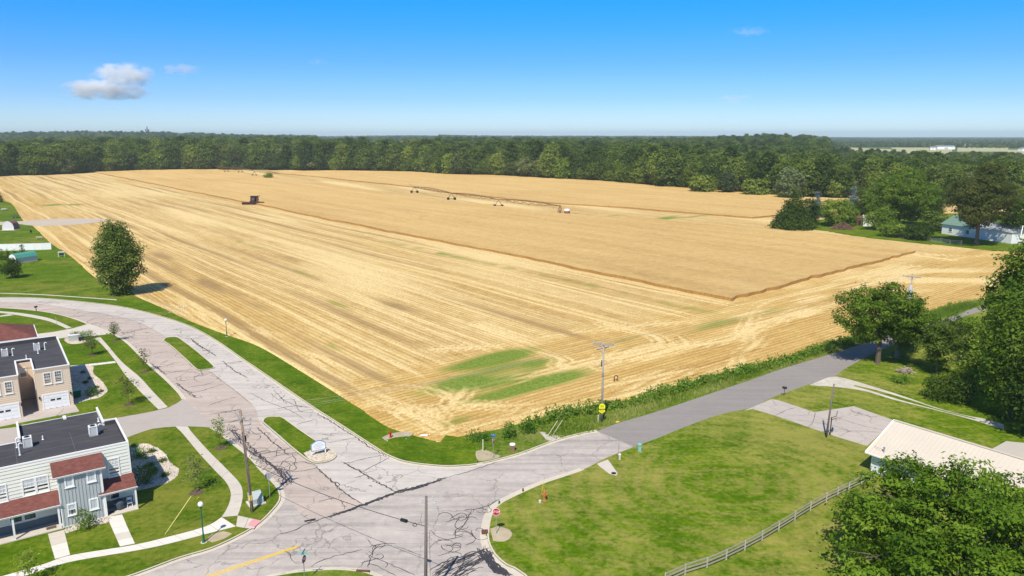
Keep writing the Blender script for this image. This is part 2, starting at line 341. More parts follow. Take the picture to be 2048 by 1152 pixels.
# ================================================================== FIELD
def field_mats():
    t = NT('wheat_stubble'); c = t.attr('fld'); s = t.n('ShaderNodeSeparateColor'); t.l(c.outputs['Color'], s.inputs[0])
    pale, green, brown = s.outputs[0], s.outputs[1], s.outputs[2]; head = t.attr('head').outputs['Fac']
    uv = t.mapv(R(51.75)); 
    fine = t.noise(2.2, None, 5, .75); mid = t.noise(.35, None, 5, .65); vf = t.noise(7, None, 3, .8)
    sU = t.noise(1.0, t.mapv(0, (.012, .22, 1), uv), 5, .65); sV = t.noise(1.0, t.mapv(0, (.22, .012, 1), uv), 5, .65)
    st = t.mix(head, sU, sV)
    s2 = t.mix(head, t.noise(1.0, t.mapv(0, (.05, 1.3, 1), uv), 4, .7), t.noise(1.0, t.mapv(0, (1.3, .05, 1), uv), 4, .7))
    rows = t.mix(head, t.wave(.125 / .42 * 1.0, uv, 'Y', 1.2, 2, 1.5), t.wave(.125 / .42 * 1.0, uv, 'X', 1.2, 2, 1.5))
    f = t.math('ADD', t.math('ADD', t.math('MULTIPLY', st, .40), t.math('MULTIPLY', mid, .25)), t.math('ADD', t.math('MULTIPLY', s2, .35), t.math('MULTIPLY', t.math('SUBTRACT', fine, .5), .50)))
    base = t.ramp(f, (.37, (.40, .245, .080)), (.49, (.63, .435, .165)), (.61, (.80, .61, .29)))
    gold = t.ramp(f, (.37, (.42, .24, .06)), (.50, (.61, .40, .125)), (.62, (.76, .56, .23)))
    base = t.mix(t.math('MAXIMUM', head, t.math('MULTIPLY', t.attr('tone').outputs['Fac'], .85)), base, gold)
    base = t.mix(t.math('MULTIPLY', t.ramp(rows, (.15, 1), (.6, 0)), .36), base, (.25, .125, .035))
    rag = t.math('MULTIPLY', t.math('SUBTRACT', t.math('ADD', t.math('MULTIPLY', fine, .6), t.math('MULTIPLY', s2, .4)), .5), 2.6)
    def msk(a, lo, hi): return t.ramp(t.math('ADD', a, t.math('MULTIPLY', rag, t.math('MULTIPLY', a, 1.2))), (lo, 0), (hi, 1))
    col = t.mix(t.math('MULTIPLY', msk(brown, .2, .8), .72), base, t.ramp(fine, (.35, (.19, .115, .055)), (.65, (.36, .235, .10))))
    col = t.mix(t.math('MULTIPLY', msk(pale, .22, .62), .85), col, t.ramp(fine, (.34, (.60, .41, .15)), (.5, (.78, .59, .27)), (.66, (.90, .74, .41))))
    col = t.mix(t.math('MULTIPLY', msk(green, .12, .62), .9), col, t.ramp(fine, (.38, (.055, .145, .005)), (.62, (.19, .31, .025))))
    dirt = t.math('MULTIPLY', t.ramp(vf, (.3, 1), (.5, 0)), .38)
    col = t.mix(dirt, col, (.26, .155, .06))
    M['field'] = t.done(col, .95, t.math('ADD', vf, fine), .5, .12)
    t = NT('standing_wheat'); uv = t.mapv(R(51.75))
    a = t.noise(.5, None, 6, .75); b = t.noise(1.0, t.mapv(0, (.010, .11, 1), uv), 5, .6); c_ = t.noise(3.5, None, 4, .8); d = t.noise(.012, None, 3)
    f = t.math('ADD', t.math('ADD', t.math('MULTIPLY', a, .35), t.math('MULTIPLY', b, .28)), t.math('ADD', t.math('MULTIPLY', c_, .30), t.math('MULTIPLY', d, .1)))
    col = t.ramp(f, (.38, (.45, .27, .09)), (.5, (.63, .41, .15)), (.62, (.75, .52, .21)))
    tram = t.attr('fld'); s = t.n('ShaderNodeSeparateColor'); t.l(tram.outputs['Color'], s.inputs[0])
    col = t.mix(t.math('MULTIPLY', s.outputs[2], .6), col, (.30, .175, .06)); col = t.mix(t.math('MULTIPLY', s.outputs[0], .6), col, (.70, .50, .26))
    M['wheat'] = t.done(col, .95, t.math('ADD', a, c_), 1.0, .3)
    t = NT('shaded_wheat_stalks'); a = t.noise(1.0, t.mapv(0, (6, 6, .7)), 4, .7)
    M['stalk'] = t.done(t.ramp(a, (.35, (.28, .15, .045)), (.65, (.48, .29, .10))), .95, a, .6, .1)  # stalk tan-brown, with the stalks' shade on one another darkened into the colour
field_mats()
def fade(d, w_): return np.exp(-(d / w_) ** 2)
def poly_dist(X, Y, pts):
    D = np.full(X.shape, 1e9)
    for (x0, y0), (x1, y1) in zip(pts[:-1], pts[1:]):
        m = (X > min(x0, x1) - 6) & (X < max(x0, x1) + 6) & (Y > min(y0, y1) - 6) & (Y < max(y0, y1) + 6)
        if not m.any(): continue
        dx, dy = x1 - x0, y1 - y0; L = dx * dx + dy * dy + 1e-9; px, py = X[m], Y[m]
        t = np.clip(((px - x0) * dx + (py - y0) * dy) / L, 0, 1)
        D[m] = np.minimum(D[m], np.hypot(px - x0 - t * dx, py - y0 - t * dy))
    return D
def lumpy(x, y, s, seed):                 # cheap smooth pseudo-noise
    g = np.random.default_rng(seed); o = np.zeros_like(x)
    for k in range(7):
        a = g.uniform(0, 6.28); f = g.uniform(.6, 1.7) / s; o += np.sin((x * math.cos(a) + y * math.sin(a)) * f + g.uniform(0, 6.28))
    return o / 3.0
uu = -np.concatenate([np.arange(40, 130, .8), np.arange(130, 260, 1.8), np.arange(260, 960, 5)]); vv = np.concatenate([np.arange(-140, 20, 1.6), np.arange(20, 200, .7), np.arange(200, 420, 1.4), np.arange(420, 560, 4)])
Ug, Vg = np.meshgrid(uu, vv, indexing='ij'); X, Y = from_uv(Ug, Vg)
pale = np.zeros_like(X); green = np.zeros_like(X); brown = np.zeros_like(X)
head = sstep(-112, -98, Ug)
rng = np.random.default_rng(5)
wob = 0.5 * np.sin(Ug / 37) + .35 * np.sin(Ug / 13 + 2)
v0 = 36.0
main = (1 - sstep(-104, -92, Ug))
while v0 < 147:
    wd = rng.uniform(.5, .9) * (.8 if v0 < 64 else 1); amp = rng.uniform(.55, .95) * (.75 if v0 < 64 else 1); run = 1 - .6 * np.clip(lumpy(Ug, Vg * 0 + v0, 60, int(v0 * 10)), 0, 1)
    pale = np.maximum(pale, amp * run * fade(Vg - v0 - wob - .6 * np.sin(Ug / 50 + v0), wd) * main)
    if rng.random() < .75:
        pale = np.maximum(pale, .8 * run * fade(Vg - v0 - 2.6 - wob, .7) * main)
    pale = np.maximum(pale, (.30 if v0 > 62 else .12) * fade(Vg - v0 - rng.uniform(2.5, 5), 3.0) * main * (0.4 + .6 * (lumpy(Ug, Vg, 55, int(v0)) > 0)))
    bb = v0 + rng.uniform(3.5, 5.5)
    brown = np.maximum(brown, .75 * fade(Vg - bb - wob, 1.5) * np.clip(.15 + lumpy(Ug, Vg * 0 + bb, 45, int(v0 * 3)), 0, 1) * main)
    v0 += rng.uniform(6.2, 8.8)
pale = np.maximum(pale, main * sstep(66, 84, Vg) * np.clip(.27 + .30 * lumpy(Ug * .12, Vg, 4.5, 501) + .12 * lumpy(Ug, Vg, 30, 502), .0, .8))
for v0 in np.arange(-130, 34, 8.5):
    pale = np.maximum(pale, .85 * fade(Vg - v0 - wob, 1.4) * main); pale = np.maximum(pale, .7 * fade(Vg - v0 - 3, .9) * main)
    brown = np.maximum(brown, .5 * fade(Vg - v0 - 5.5, 1.5) * np.clip(lumpy(Ug, Vg * 0 + v0, 45, int(v0 * 3) + 900), 0, 1) * main)
for (px, py), lu, lv, amp in (((1000, 752), 4.2, 13, 1.3), ((985, 718), 3.2, 10, 1.2), ((1065, 768), 2.8, 13, 1.3), ((930, 765), 2.5, 5, 1.1), ((1090, 735), 2.0, 8, .55), ((1275, 684), 3.0, 9, .6), ((870, 830), 1.8, 5, .5),
                              ((1430, 648), 2.4, 18, .42), ((1010, 745), 5.5, 10, .75), ((1560, 618), 2.4, 13, .36), ((1180, 570), 22, 2.2, .32), ((1010, 535), 40, 2.2, .3), ((1320, 603), 22, 2.5, .36), ((850, 500), 40, 2.5, .45),
                              ((1330, 437), 5, 40, .75), ((1210, 432), 4, 14, .5), ((100, 410), 6, 7, .9), ((150, 409), 8, 5, .8), ((500, 490), 20, 2, .45), ((600, 545), 16, 1.5, .3), ((680, 610), 9, 1.2, .4),
                              ((390, 655), 3, 2.2, .5), ((480, 690), 9, 1.2, .35), ((640, 680), 10, 1.0, .45), ((900, 845), 1.6, 4, .45), ((1700, 590), 2, 10, .5), ((1135, 820), 1.0, 8, .35), ((1500, 575), 3, 14, .25)):
    c = to_uv(G(px, py)); L = lumpy(Ug * 1.2, Vg * .5, 2.5, int(px))
    green = np.maximum(green, amp * np.exp(-(((Ug - c[0]) / lu) ** 2 + ((Vg - c[1]) / lv) ** 2) ** 1.3) * np.clip(.75 + .65 * L, 0, 1.15))
for (px, py), lu, lv, amp in (((400, 560), 26, 2.6, 1.), ((490, 597), 16, 2.2, .9), ((320, 510), 26, 2.4, .8), ((815, 620), 14, 2.4, .95), ((760, 600), 8, 1.6, .7), ((300, 475), 24, 2, .7), ((590, 520), 30, 2.5, .5),
                              ((860, 700), 5, 2, .5), ((1240, 640), 14, 2.5, .45), ((200, 455), 18, 2, .6), ((980, 745), 1.0, 5, .7), ((640, 560), 20, 2, .45), ((700, 470), 40, 2.5, .4), ((450, 470), 35, 2.4, .55), ((820, 860), 3, 3, .6), ((1120, 640), 10, 2, .4), ((1390, 520), 3, 8, 0)):
    c = to_uv(G(px, py)); L = lumpy(Ug * .4, Vg * 1.2, 2.2, int(px) + 7)
    brown = np.maximum(brown, amp * np.exp(-(((Ug - c[0]) / lu) ** 2 + ((Vg - c[1]) / lv) ** 2)) * np.clip(.8 + .5 * L, 0, 1.1))
pale = np.clip(pale - 1.0 * green, 0, 1)
wind = [K(7, (0, 780), (300, 725), (600, 670), (900, 610), (1300, 520), (1700, 430), (2047, 330)) + K(14, (330, 630), (850, 490)),
        K(7, (100, 610), (200, 600), (420, 610), (600, 590), (760, 560), (1100, 470), (1500, 390), (2047, 250)) + K(14, (560, 540), (860, 465)),
        K(7, (140, 490), (400, 430), (700, 380), (900, 330), (1000, 300), (1300, 250), (1500, 190)),
        K(7, (1080, 340), (1400, 260), (1700, 190), (2047, 110)) + K(14, (400, 470), (800, 370), (1100, 290), (1500, 200), (1830, 150)),
        K(7, (0, 20), (300, 110), (560, 210), (700, 250), (800, 290), (760, 320)),
        K(7, (200, 30), (500, 130), (700, 190), (860, 230), (940, 280), (960, 315), (900, 350), (750, 385)),
        K(7, (1080, 30), (1300, 80), (1430, 110), (1500, 160), (1470, 180), (1300, 220), (1080, 250)),
        K(7, (1280, 20), (1500, 80), (1620, 120), (1670, 170), (1640, 190), (1500, 230), (1320, 270)),
        K(7, (0, 390), (60, 430), (110, 490), (60, 545), (0, 600)),
        K(14, (0, 590), (500, 490), (850, 400), (1200, 310), (1480, 250)), K(14, (150, 630), (500, 560), (860, 470), (1180, 380)),
        K(14, (880, 360), (830, 340), (860, 320), (1050, 280), (1300, 215)), K(14, (1050, 320), (1080, 295), (1350, 230)),
        K(3, (1060, 0), (1200, 60), (1300, 100), (1420, 150), (1610, 240)), K(3, (1180, 0), (1320, 60), (1500, 130), (1610, 170)),
        K(0, (300, 600), (420, 655), (560, 715), (700, 780), (780, 815), (870, 820)), K(0, (330, 590), (480, 650), (640, 715), (760, 765), (850, 775), (900, 790)),
        K(0, (100, 440), (200, 500)), K(0, (1400, 452), (1560, 470), (1714, 490), (1834, 508), (1980, 512)), K(0, (1540, 470), (1700, 496), (1900, 520)),
        K(0, (930, 860), (1010, 840), (1100, 818), (1200, 795)), K(0, (860, 700), (1000, 690), (1100, 672), (1250, 655), (1400, 640))]
for i, l in enumerate(wind):
    d = poly_dist(X, Y, smooth(GP(l), 2)); br = .72 + .45 * lumpy(X, Y, 5, 100 + i)
    pale = np.maximum(pale, np.clip(br, .25, 1) * np.maximum(fade(d, 0.7), .75 * fade(d - 1.7, .45)))
for q in (GK(14, (1350, 200), (1840, 160), (1840, 440), (1380, 440), (1330, 380)),):       # broken straw where the combine turned
    cx, cy = np.mean([p[0] for p in q]), np.mean([p[1] for p in q]); L = lumpy(X * .6, Y * 1.5, 4, 77)
    pale = np.maximum(pale, np.clip(.55 + .7 * L, 0, .95) * fade(np.hypot(X - cx, (Y - cy) * 1.1), 26))
green = green * (1 - .75 * np.clip(pale, 0, 1))
pale = np.clip(pale, 0, 1); pale = pale * (1 - .8 * brown)
tone = np.clip((1 - sstep(54, 74, Vg)) * (.75 + .35 * lumpy(Ug * .3, Vg, 9, 601)) + .8 * np.clip(lumpy(Ug * .10, Vg, 5, 602) - .15, 0, 1) * sstep(70, 80, Vg), 0, 1)
Z = .02 + .13 * pale + .05 * green + .015 * lumpy(X, Y, 1.5, 3)
inside = (Vg < 545)
A4 = np.stack([pale, green, brown, np.ones_like(pale)], -1).reshape(-1, 4)
nu, nv = Ug.shape
ii, jj = np.meshgrid(np.arange(nu - 1), np.arange(nv - 1), indexing='ij')
F4 = np.stack([ii * nv + jj, (ii + 1) * nv + jj, (ii + 1) * nv + jj + 1, ii * nv + jj + 1], -1).reshape(-1, 4)
struct(link('stubble_field', fast_mesh('stubble_field', np.stack([X, Y, Z], -1).reshape(-1, 3), F4, M['field'], {'fld': A4, 'head': head.ravel(), 'tone': tone.ravel()}, smooth=True)))

# standing wheat: two blocks of crop, 0.85 m tall, with a cut face of stalks
def wheat_block(name, us, lo, hi, seed, nt):
    t = np.linspace(0, 1, nt); u = np.asarray(us)
    vlo = lo(u); vhi = np.maximum(hi(u), vlo + .3)
    Ub = np.repeat(u[:, None], nt, 1); Vb = vlo[:, None] + (vhi - vlo)[:, None] * t[None]
    edge = np.minimum(Vb - vlo[:, None], vhi[:, None] - Vb)
    Ub = Ub + (.45 * lumpy(Ub, Vb, 1.3, seed) + .4 * lumpy(Ub, Vb, 6, seed + 9)) * (np.arange(len(u)) == 0)[:, None]
    Vb = Vb + (.45 * lumpy(Ub, Vb, 1.7, seed + 1) + .5 * lumpy(Ub, Vb, 7, seed + 8)) * (edge < .01)
    x, y = from_uv(Ub, Vb); z = .86 + .05 * lumpy(x, y, 1.1, seed + 2) + .06 * lumpy(x, y, 9, seed + 3)
    br = np.zeros_like(x); pl = np.zeros_like(x)
    for l, wd, a in wheat_marks:
        d = poly_dist(x, y, smooth(GP(l, .86), 2)); br = np.maximum(br, a * fade(d, wd)) if a > 0 else br; pl = np.maximum(pl, -a * fade(d, wd)) if a < 0 else pl
    z = z - .25 * br
    n, m = x.shape; V = np.stack([x, y, z], -1).reshape(-1, 3)
    ii, jj = np.meshgrid(np.arange(n - 1), np.arange(m - 1), indexing='ij')
    Fq = np.stack([ii * m + jj, (ii + 1) * m + jj, (ii + 1) * m + jj + 1, ii * m + jj + 1], -1).reshape(-1, 4)
    ring = [(0, j) for j in range(m)] + [(i, m - 1) for i in range(1, n)] + [(n - 1, j) for j in range(m - 2, -1, -1)] + [(i, 0) for i in range(n - 2, 0, -1)]
    ridx = np.array([i * m + j for i, j in ring]); base = len(V)
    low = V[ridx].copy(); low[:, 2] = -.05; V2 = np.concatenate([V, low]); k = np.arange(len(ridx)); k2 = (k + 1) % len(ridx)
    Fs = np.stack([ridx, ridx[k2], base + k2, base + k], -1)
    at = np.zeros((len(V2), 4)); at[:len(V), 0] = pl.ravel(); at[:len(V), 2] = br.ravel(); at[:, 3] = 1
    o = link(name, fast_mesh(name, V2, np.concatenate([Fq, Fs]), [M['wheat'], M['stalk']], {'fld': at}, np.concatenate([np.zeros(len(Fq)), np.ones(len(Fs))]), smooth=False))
    return o
wheat_marks = [(K(0, (930, 497), (1000, 490), (1120, 500), (1260, 540), (1320, 560)), .35, .25), (K(0, (1180, 500), (1300, 480), (1430, 470)), .3, .25), (K(0, (842, 440), (846, 432), (900, 432), (960, 437)), .5, .6),
               (K(14, (370, 105), (530, 92)), .6, .8), (K(14, (675, 92), (710, 100)), .6, .8), (K(14, (120, 190), (400, 240), (620, 290)), .5, -.6), (K(14, (0, 350), (210, 395)), .5, -.7), (K(14, (200, 320), (300, 340)), 2.5, -.5),
               (K(0, (640, 412), (720, 420), (830, 440)), .8, .3), (K(0, (560, 395), (640, 405)), .7, .25), (K(18, (1000, 130), (1400, 100), (1700, 90)), .6, .3)]
def interp_edge(pts, k=1):
    q = to_uv(np.array(GP(pts))); o = np.argsort(q[:, 0]); return lambda u: np.interp(u, q[o, 0], q[o, 1])
topA = interp_edge([(480, 345), (530, 352), (576, 357), (693, 374), (810, 394), (900, 404), (986, 412), (1077, 425), (1209, 436), (1300, 441), (1400, 449), (1480, 457), (1560, 465), (1640, 476), (1700, 484), (1780, 496), (1838, 506)])
uA = np.concatenate([np.arange(-103, -180, -1.0), np.arange(-180, -330, -2.2), np.arange(-330, -905, -6)])
def leftA(u): return 146 + .5 * np.sin(u / 40) + .4 * np.sin(u / 17)
def shear_front(u): return u
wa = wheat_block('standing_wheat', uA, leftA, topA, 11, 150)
# the block's near end follows the county road at a slight slant
me = wa.data; co = np.zeros(len(me.vertices) * 3, np.float32); me.vertices.foreach_get('co', co); co = co.reshape(-1, 3)
q = to_uv(co[:, :2]); slant = -6.5 * np.clip((q[:, 1] - 146) / 110, 0, 1.1) * np.exp((q[:, 0] + 103) / 25)
co[:, 0] += slant * UV_U[0]; co[:, 1] += slant * UV_U[1]; me.vertices.foreach_set('co', co.ravel()); me.update()
tag(wa, 'wide block of ripe uncut wheat in the middle of the field, nearer than the irrigation boom', 'wheat crop', kind='stuff')
botB = interp_edge([(520, 345), (560, 348), (640, 355), (700, 362), (780, 370), (827, 376), (911, 389), (991, 396), (1061, 404), (1132, 410), (1249, 417), (1312, 422), (1399, 429), (1511, 438), (1550, 433.5)])
topB = interp_edge([(430, 341), (480, 340.5), (700, 342.5), (820, 344.5), (900, 350), (1000, 352), (1100, 358), (1200, 363), (1300, 372), (1400, 380), (1480, 386), (1560, 393), (1700, 402)])
qB = to_uv(G(1550, 433)); qe = to_uv(G(528, 346))
uB = np.arange(-min(abs(qB[0]), 300), -min(abs(qe[0]), 890), -5.0)
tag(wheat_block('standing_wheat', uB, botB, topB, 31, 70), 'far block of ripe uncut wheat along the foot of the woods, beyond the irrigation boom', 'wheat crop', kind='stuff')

# ================================================================== ROADS, KERBS, LAWNS, WALKS
outer = GK(1, (-260, 152), (0, 140), (300, 145), (600, 170), (900, 205), (1100, 245), (1300, 300), (1500, 370), (1700, 480), (1900, 620), (2047, 720)) \
    + GK(3, (800, 95), (1000, 225), (1200, 355), (1280, 405), (1400, 450), (1610, 475)) + GK(4, (400, 435), (500, 425), (640, 395), (800, 350), (1000, 275), (1180, 225), (1290, 205))
inner = GK(1, (-260, 205), (0, 222), (200, 237), (400, 262), (570, 305), (690, 350), (880, 425), (1000, 500), (1150, 650), (1300, 785), (1380, 865), (1420, 910), (1440, 945))
inner2 = GK(3, (190, 238), (250, 275), (330, 340), (440, 430), (500, 500), (590, 590), (620, 640), (620, 690), (580, 745), (500, 825), (400, 890), (200, 985), (0, 1045)) + GP([(270, 1151), (150, 1190)])
east = GP([(1300, 1420), (1130, 1250)]) + GK(4, (810, 1150), (700, 1090), (620, 1020), (575, 930), (575, 850), (600, 745), (660, 680), (830, 595), (950, 545), (1200, 460), (1350, 385), (1540, 310), (1702, 250))
near = GK(3, (300, 1330), (480, 1190), (640, 1145), (800, 1125), (950, 1115), (1100, 1125), (1200, 1150), (1330, 1230), (1500, 1400))
asp_l = GK(4, (1290, 205), (1420, 155), (1702, 70)) + GK(6, (0, 890), (120, 850), (300, 785), (600, 695), (760, 645), (880, 605), (1250, 490), (1560, 400), (1730, 335), (2300, 190))
asp_r = GK(4, (1540, 310), (1702, 250)) + GK(5, (150, 185), (300, 125), (450, 75)) + GK(6, (80, 1070), (220, 1000), (330, 960), (500, 900), (640, 860), (700, 830), (770, 780), (1000, 660), (1300, 540), (1570, 430), (1730, 375), (2300, 222))
outer_s, inner_s, inner2_s, east_s = smooth(outer, .8), smooth(inner, .8), smooth(inner2, .8), smooth(east, .8)
centre = smooth(GK(1, (-260, 170), (0, 176), (300, 190), (600, 235), (1000, 305), (1200, 390), (1310, 455), (1480, 600), (1640, 715), (1980, 975)) + GK(3, (500, 210), (640, 330), (845, 475), (1000, 615), (1120, 705)), .8)
mouth_l = GK(3, (640, 640), (780, 800), (930, 785), (1050, 745), (1120, 705)); mouth_r = GK(3, (1120, 705), (1200, 690), (1330, 640), (1480, 600), (1610, 560)) + GK(4, (300, 510), (480, 460), (620, 410))
def flat(name, poly, z0, z1, m): return struct(MB().prism([tuple(p) for p in poly], z0, z1).build(name, m))
# one slab of concrete under everything, then the two lanes of the entrance road and the asphalt as thin layers on it
i_join = [tuple(q) for q in inner_s] + GP([(355, 830), (385, 850)]) + [tuple(q) for q in inner2_s]
k_out = min(range(len(outer_s)), key=lambda k: abs(outer_s[k][0] - G(880, 933)[0]) + abs(outer_s[k][1] - G(880, 933)[1]))
base_poly = [tuple(q) for q in outer_s] + [GK(4, (1540, 310))[0]] + [tuple(q) for q in east_s[::-1] if q[1] < GK(4, (1540, 310))[0][1]] + GP([(1300, 1600), (-200, 1600), (-200, 1300)]) + i_join[::-1]
flat('county_road', base_poly, -.05, .020, M['conc_main'])
def in_poly(X, Y, poly):
    c = np.zeros(X.shape, bool); j = len(poly) - 1
    for i in range(len(poly)):
        xi, yi = poly[i][0], poly[i][1]; xj, yj = poly[j][0], poly[j][1]
        c ^= ((yi > Y) != (yj > Y)) & (X < (xj - xi) * (Y - yi) / (yj - yi + 1e-12) + xi); j = i
    return c
fme = bpy.data.objects['stubble_field'].data; fco = np.zeros(len(fme.vertices) * 3, np.float32); fme.vertices.foreach_get('co', fco); fco = fco.reshape(-1, 3)
far_side = G(2040, 610)
SINK = [base_poly]

kL = [q for q in inner2_s if q[1] > G(560, 990)[1]]
left_poly = [tuple(q) for q in inner_s] + GP([(352, 828), (388, 848)]) + [tuple(q) for q in kL] + mouth_l + [tuple(q) for q in centre[::-1]]
flat('entrance_lane', left_poly, .018, .026, M['conc_left'])
flat('entrance_lane', [tuple(q) for q in centre] + mouth_r[1:] + [tuple(q) for q in outer_s[:k_out + 1][::-1]], .018, .026, M['conc_right'])
flat('asphalt_road', [tuple(q) for q in smooth(asp_l, 1.5)] + [tuple(q) for q in smooth(asp_r, 1.5)[::-1]], -.02, .040, M['asphalt'])
# lawns: low prisms whose tops stand 0.12 m above the road
fe = K(8, (-200, 150), (0, 190), (100, 210), (200, 355), (290, 410), (450, 560), (640, 690), (820, 850), (1010, 960), (1200, 1035), (1420, 1130)) + K(1, (1500, 330), (1780, 435), (2040, 530)) + [(600, 743), (670, 787)] + K(3, (1100, 112), (1200, 182), (1300, 242), (1400, 275), (1610, 330))
far_lawn = smooth(GP(fe), 2) + GK(4, (300, 235), (420, 255), (490, 300), (510, 405)) + [tuple(q) for q in outer_s[::-1] if q[0] < G(953, 930)[0]]
flat('lawn', far_lawn, -.1, .13, M['grass'])
vtop = K(4, (490, 300), (420, 255)) + K(7, (60, 830), (370, 770), (600, 705), (780, 660), (950, 635), (1280, 565), (1600, 475), (1880, 395), (2047, 350)) + K(6, (400, 690), (600, 622), (760, 577), (1280, 402), (1500, 322), (1790, 280), (2300, 110))
lo = [q for q in outer_s if q[0] >= G(953, 930)[0]]
verge_poly = GP(vtop) + [tuple(q) for q in smooth(asp_l, 1.5)[::-1]] + [tuple(q) for q in lo[::-1]] + GK(4, (510, 405))
flat('verge', verge_poly, -.1, .10, M['verge'])
k1 = i_join[::-1]
flat('lawn', [tuple(q) for q in i_join] + GP([(-500, 1190), (-500, 600)]), -.1, .13, M['grass'])
ar = [tuple(q) for q in smooth(asp_r, 1.5) if q[0] > GK(4, (1702, 250))[0][0]]
flat('lawn', [tuple(q) for q in east_s] + ar + [(165, 150), (165, 20), (40, 20)], -.1, .13, M['grass_old'])
flat('lawn', [tuple(q) for q in smooth(near, .8)], -.1, .13, M['verge'])
yard = GK(13, (160, 805), (400, 812), (600, 835), (800, 870), (1000, 895), (1300, 925), (1600, 955), (1830, 978), (2060, 985), (2300, 960), (2300, 700), (1300, 700), (600, 740), (200, 770))
flat('farmyard_lawn', yard, -.1, .09, M['grass'])
# cul-de-sac pushed into the stubble
flat('lane_end', smooth(GK(8, (-300, 380), (0, 374), (200, 367), (400, 350), (700, 344), (930, 348), (962, 358), (900, 372), (700, 395), (400, 409), (250, 403), (150, 392), (0, 402), (-300, 410)), 2), -.05, .17, concmat('lane_concrete', (.52, .44, .35), .08, .1))
SINK += [far_lawn, verge_poly, [tuple(q) for q in smooth(asp_l, 1.5)] + [tuple(q) for q in smooth(asp_r, 1.5)[::-1]], [tuple(q) for q in i_join] + GP([(-500, 1190), (-500, 600)])]
SINK += [yard]
for P_ in SINK: fco[in_poly(fco[:, 0], fco[:, 1], P_), 2] = -.4
fme.vertices.foreach_set('co', fco.ravel()); fme.update()
# islands
def kerbline(name, pts, h=.15, wd=.16, gut=.45, side=1, closed=False, z0=.02):
    P = [np.array(q) for q in pts]
    if closed: P = P + [P[0]]
    a = P; b = offset(P, side * wd); c = offset(P, -side * gut)
    mb = MB(); mb.strip(a, b, h, h); mb.strip(a, a, z0 - .05, h); mb.strip(b, b, h, -.05)
    mb.strip(c, a, z0 + .016, z0 + .022) if gut > 0 else None
    return struct(mb.build(name, M['kerb']))
isl1 = smooth(GK(1, (1283, 482), (1300, 462), (1345, 453), (1400, 455), (1435, 475), (1550, 562), (1685, 680), (1665, 703), (1610, 712), (1550, 710), (1450, 620), (1350, 530), (1283, 482)), .4)
isl2 = smooth(GK(3, (508, 203), (520, 180), (555, 169), (605, 169), (640, 176), (740, 247), (830, 308), (900, 350), (960, 392), (967, 420), (930, 444), (860, 458), (800, 444), (700, 370), (600, 282), (508, 203)), .4)
for p in (isl1, isl2):
    p = [tuple(q) for q in p[:-1]]
    flat('traffic_island', p, -.05, .15, M['grass'])
    A = sum(p[i][0] * p[(i + 1) % len(p)][1] - p[(i + 1) % len(p)][0] * p[i][1] for i in range(len(p)))
    kerbline('kerb', p, .16, .17, 0.0, 1 if A > 0 else -1, True)
bedI = GK(3, (765, 398), (830, 372), (885, 358), (955, 395), (962, 420), (925, 440), (862, 452), (808, 440))
flat('stone_bed', smooth(bedI + bedI[:1], .5)[:-1], .1, .158, M['rock'])
kerbline('kerb', outer_s, side=1); kerbline('kerb', inner_s, side=-1); kerbline('kerb', inner2_s, side=-1)
kerbline('kerb', [q for q in east_s if q[1] < G(1167, 940)[1]], side=-1, gut=.7); kerbline('kerb', smooth(near, .8), side=-1)
# drives and alleys
flat('alley', smooth(GK(1, (900, 1097), (1110, 1060), (1250, 1032), (1330, 1012), (1400, 975), (1445, 940)), 1) + GP([(430, 857)]) + smooth(GK(2, (1400, 186), (1230, 178), (1150, 180), (1000, 194), (850, 245)), 1) + GP([(120, 940), (-80, 940), (-80, 870), (80, 850)]), -.05, .142, concmat('alley_concrete', (.45, .395, .36), .07, .12))
flat('driveway', GK(1, (690, 352), (880, 428), (745, 445), (560, 452), (440, 470), (250, 480), (250, 435), (420, 415), (580, 385)), -.05, .146, M['walk'])
dr = GK(5, (555, 62), (700, 0), (735, 5), (930, 70), (1140, 38), (1345, 110), (1345, 125), (1210, 250), (1060, 205), (900, 150), (720, 88), (600, 52))
flat('driveway', dr, -.05, .142, M['drive'])
gd = smooth(GK(6, (500, 905), (640, 850), (690, 845), (800, 870), (1000, 930), (1200, 995), (1400, 1065), (1600, 1120), (1760, 1150), (1900, 1190)), 1); gd2 = smooth(GK(6, (1900, 1230), (1700, 1165), (1400, 1085), (1100, 1010), (900, 950), (700, 920), (560, 912)), 1)
flat('gravel_drive', gd + gd2, -.05, .139, M['gravel'])
flat('grass_strip', smooth(GK(6, (820, 905), (1000, 948), (1250, 1022), (1450, 1086), (1700, 1148)), 1) + smooth(GK(6, (1690, 1152), (1400, 1080), (1150, 1012), (950, 950), (820, 915)), 1), .1, .145, M['grass_old'])
flat('bare_soil', smooth(GK(15, (300, 600), (400, 570), (520, 590), (640, 650), (760, 690), (640, 740), (350, 775), (290, 650)), .5), .05, .135, M['sand'])
flat('gravel_patch', smooth(GK(15, (1480, 240), (1620, 250), (1750, 300), (1940, 310), (1900, 350), (1650, 400), (1560, 330)), .5), .05, .135, M['gravel'])
flat('storm_apron', GK(4, (1290, 425), (1360, 398), (1385, 430), (1425, 488), (1415, 503), (1370, 490), (1300, 436)), .05, .15, M['walk'])
flat('bare_soil', smooth(GK(3, (1250, 300), (1300, 278), (1400, 262), (1440, 285), (1330, 300), (1270, 318)), .5), .05, .134, M['sand'])
flat('bare_soil', smooth(GK(4, (590, 850), (640, 835), (720, 860), (730, 900), (680, 935), (610, 930)), .5), .05, .134, M['sand'])
flat('bare_soil', smooth(GK(2, (1350, 925), (1390, 885), (1460, 868), (1520, 885), (1470, 915), (1390, 940)), .5), .05, .134, M['sand'])
flat('bare_soil', smooth(GK(4, (0, 240), (30, 210), (90, 225), (60, 245)), .5), .05, .138, M['sand'])
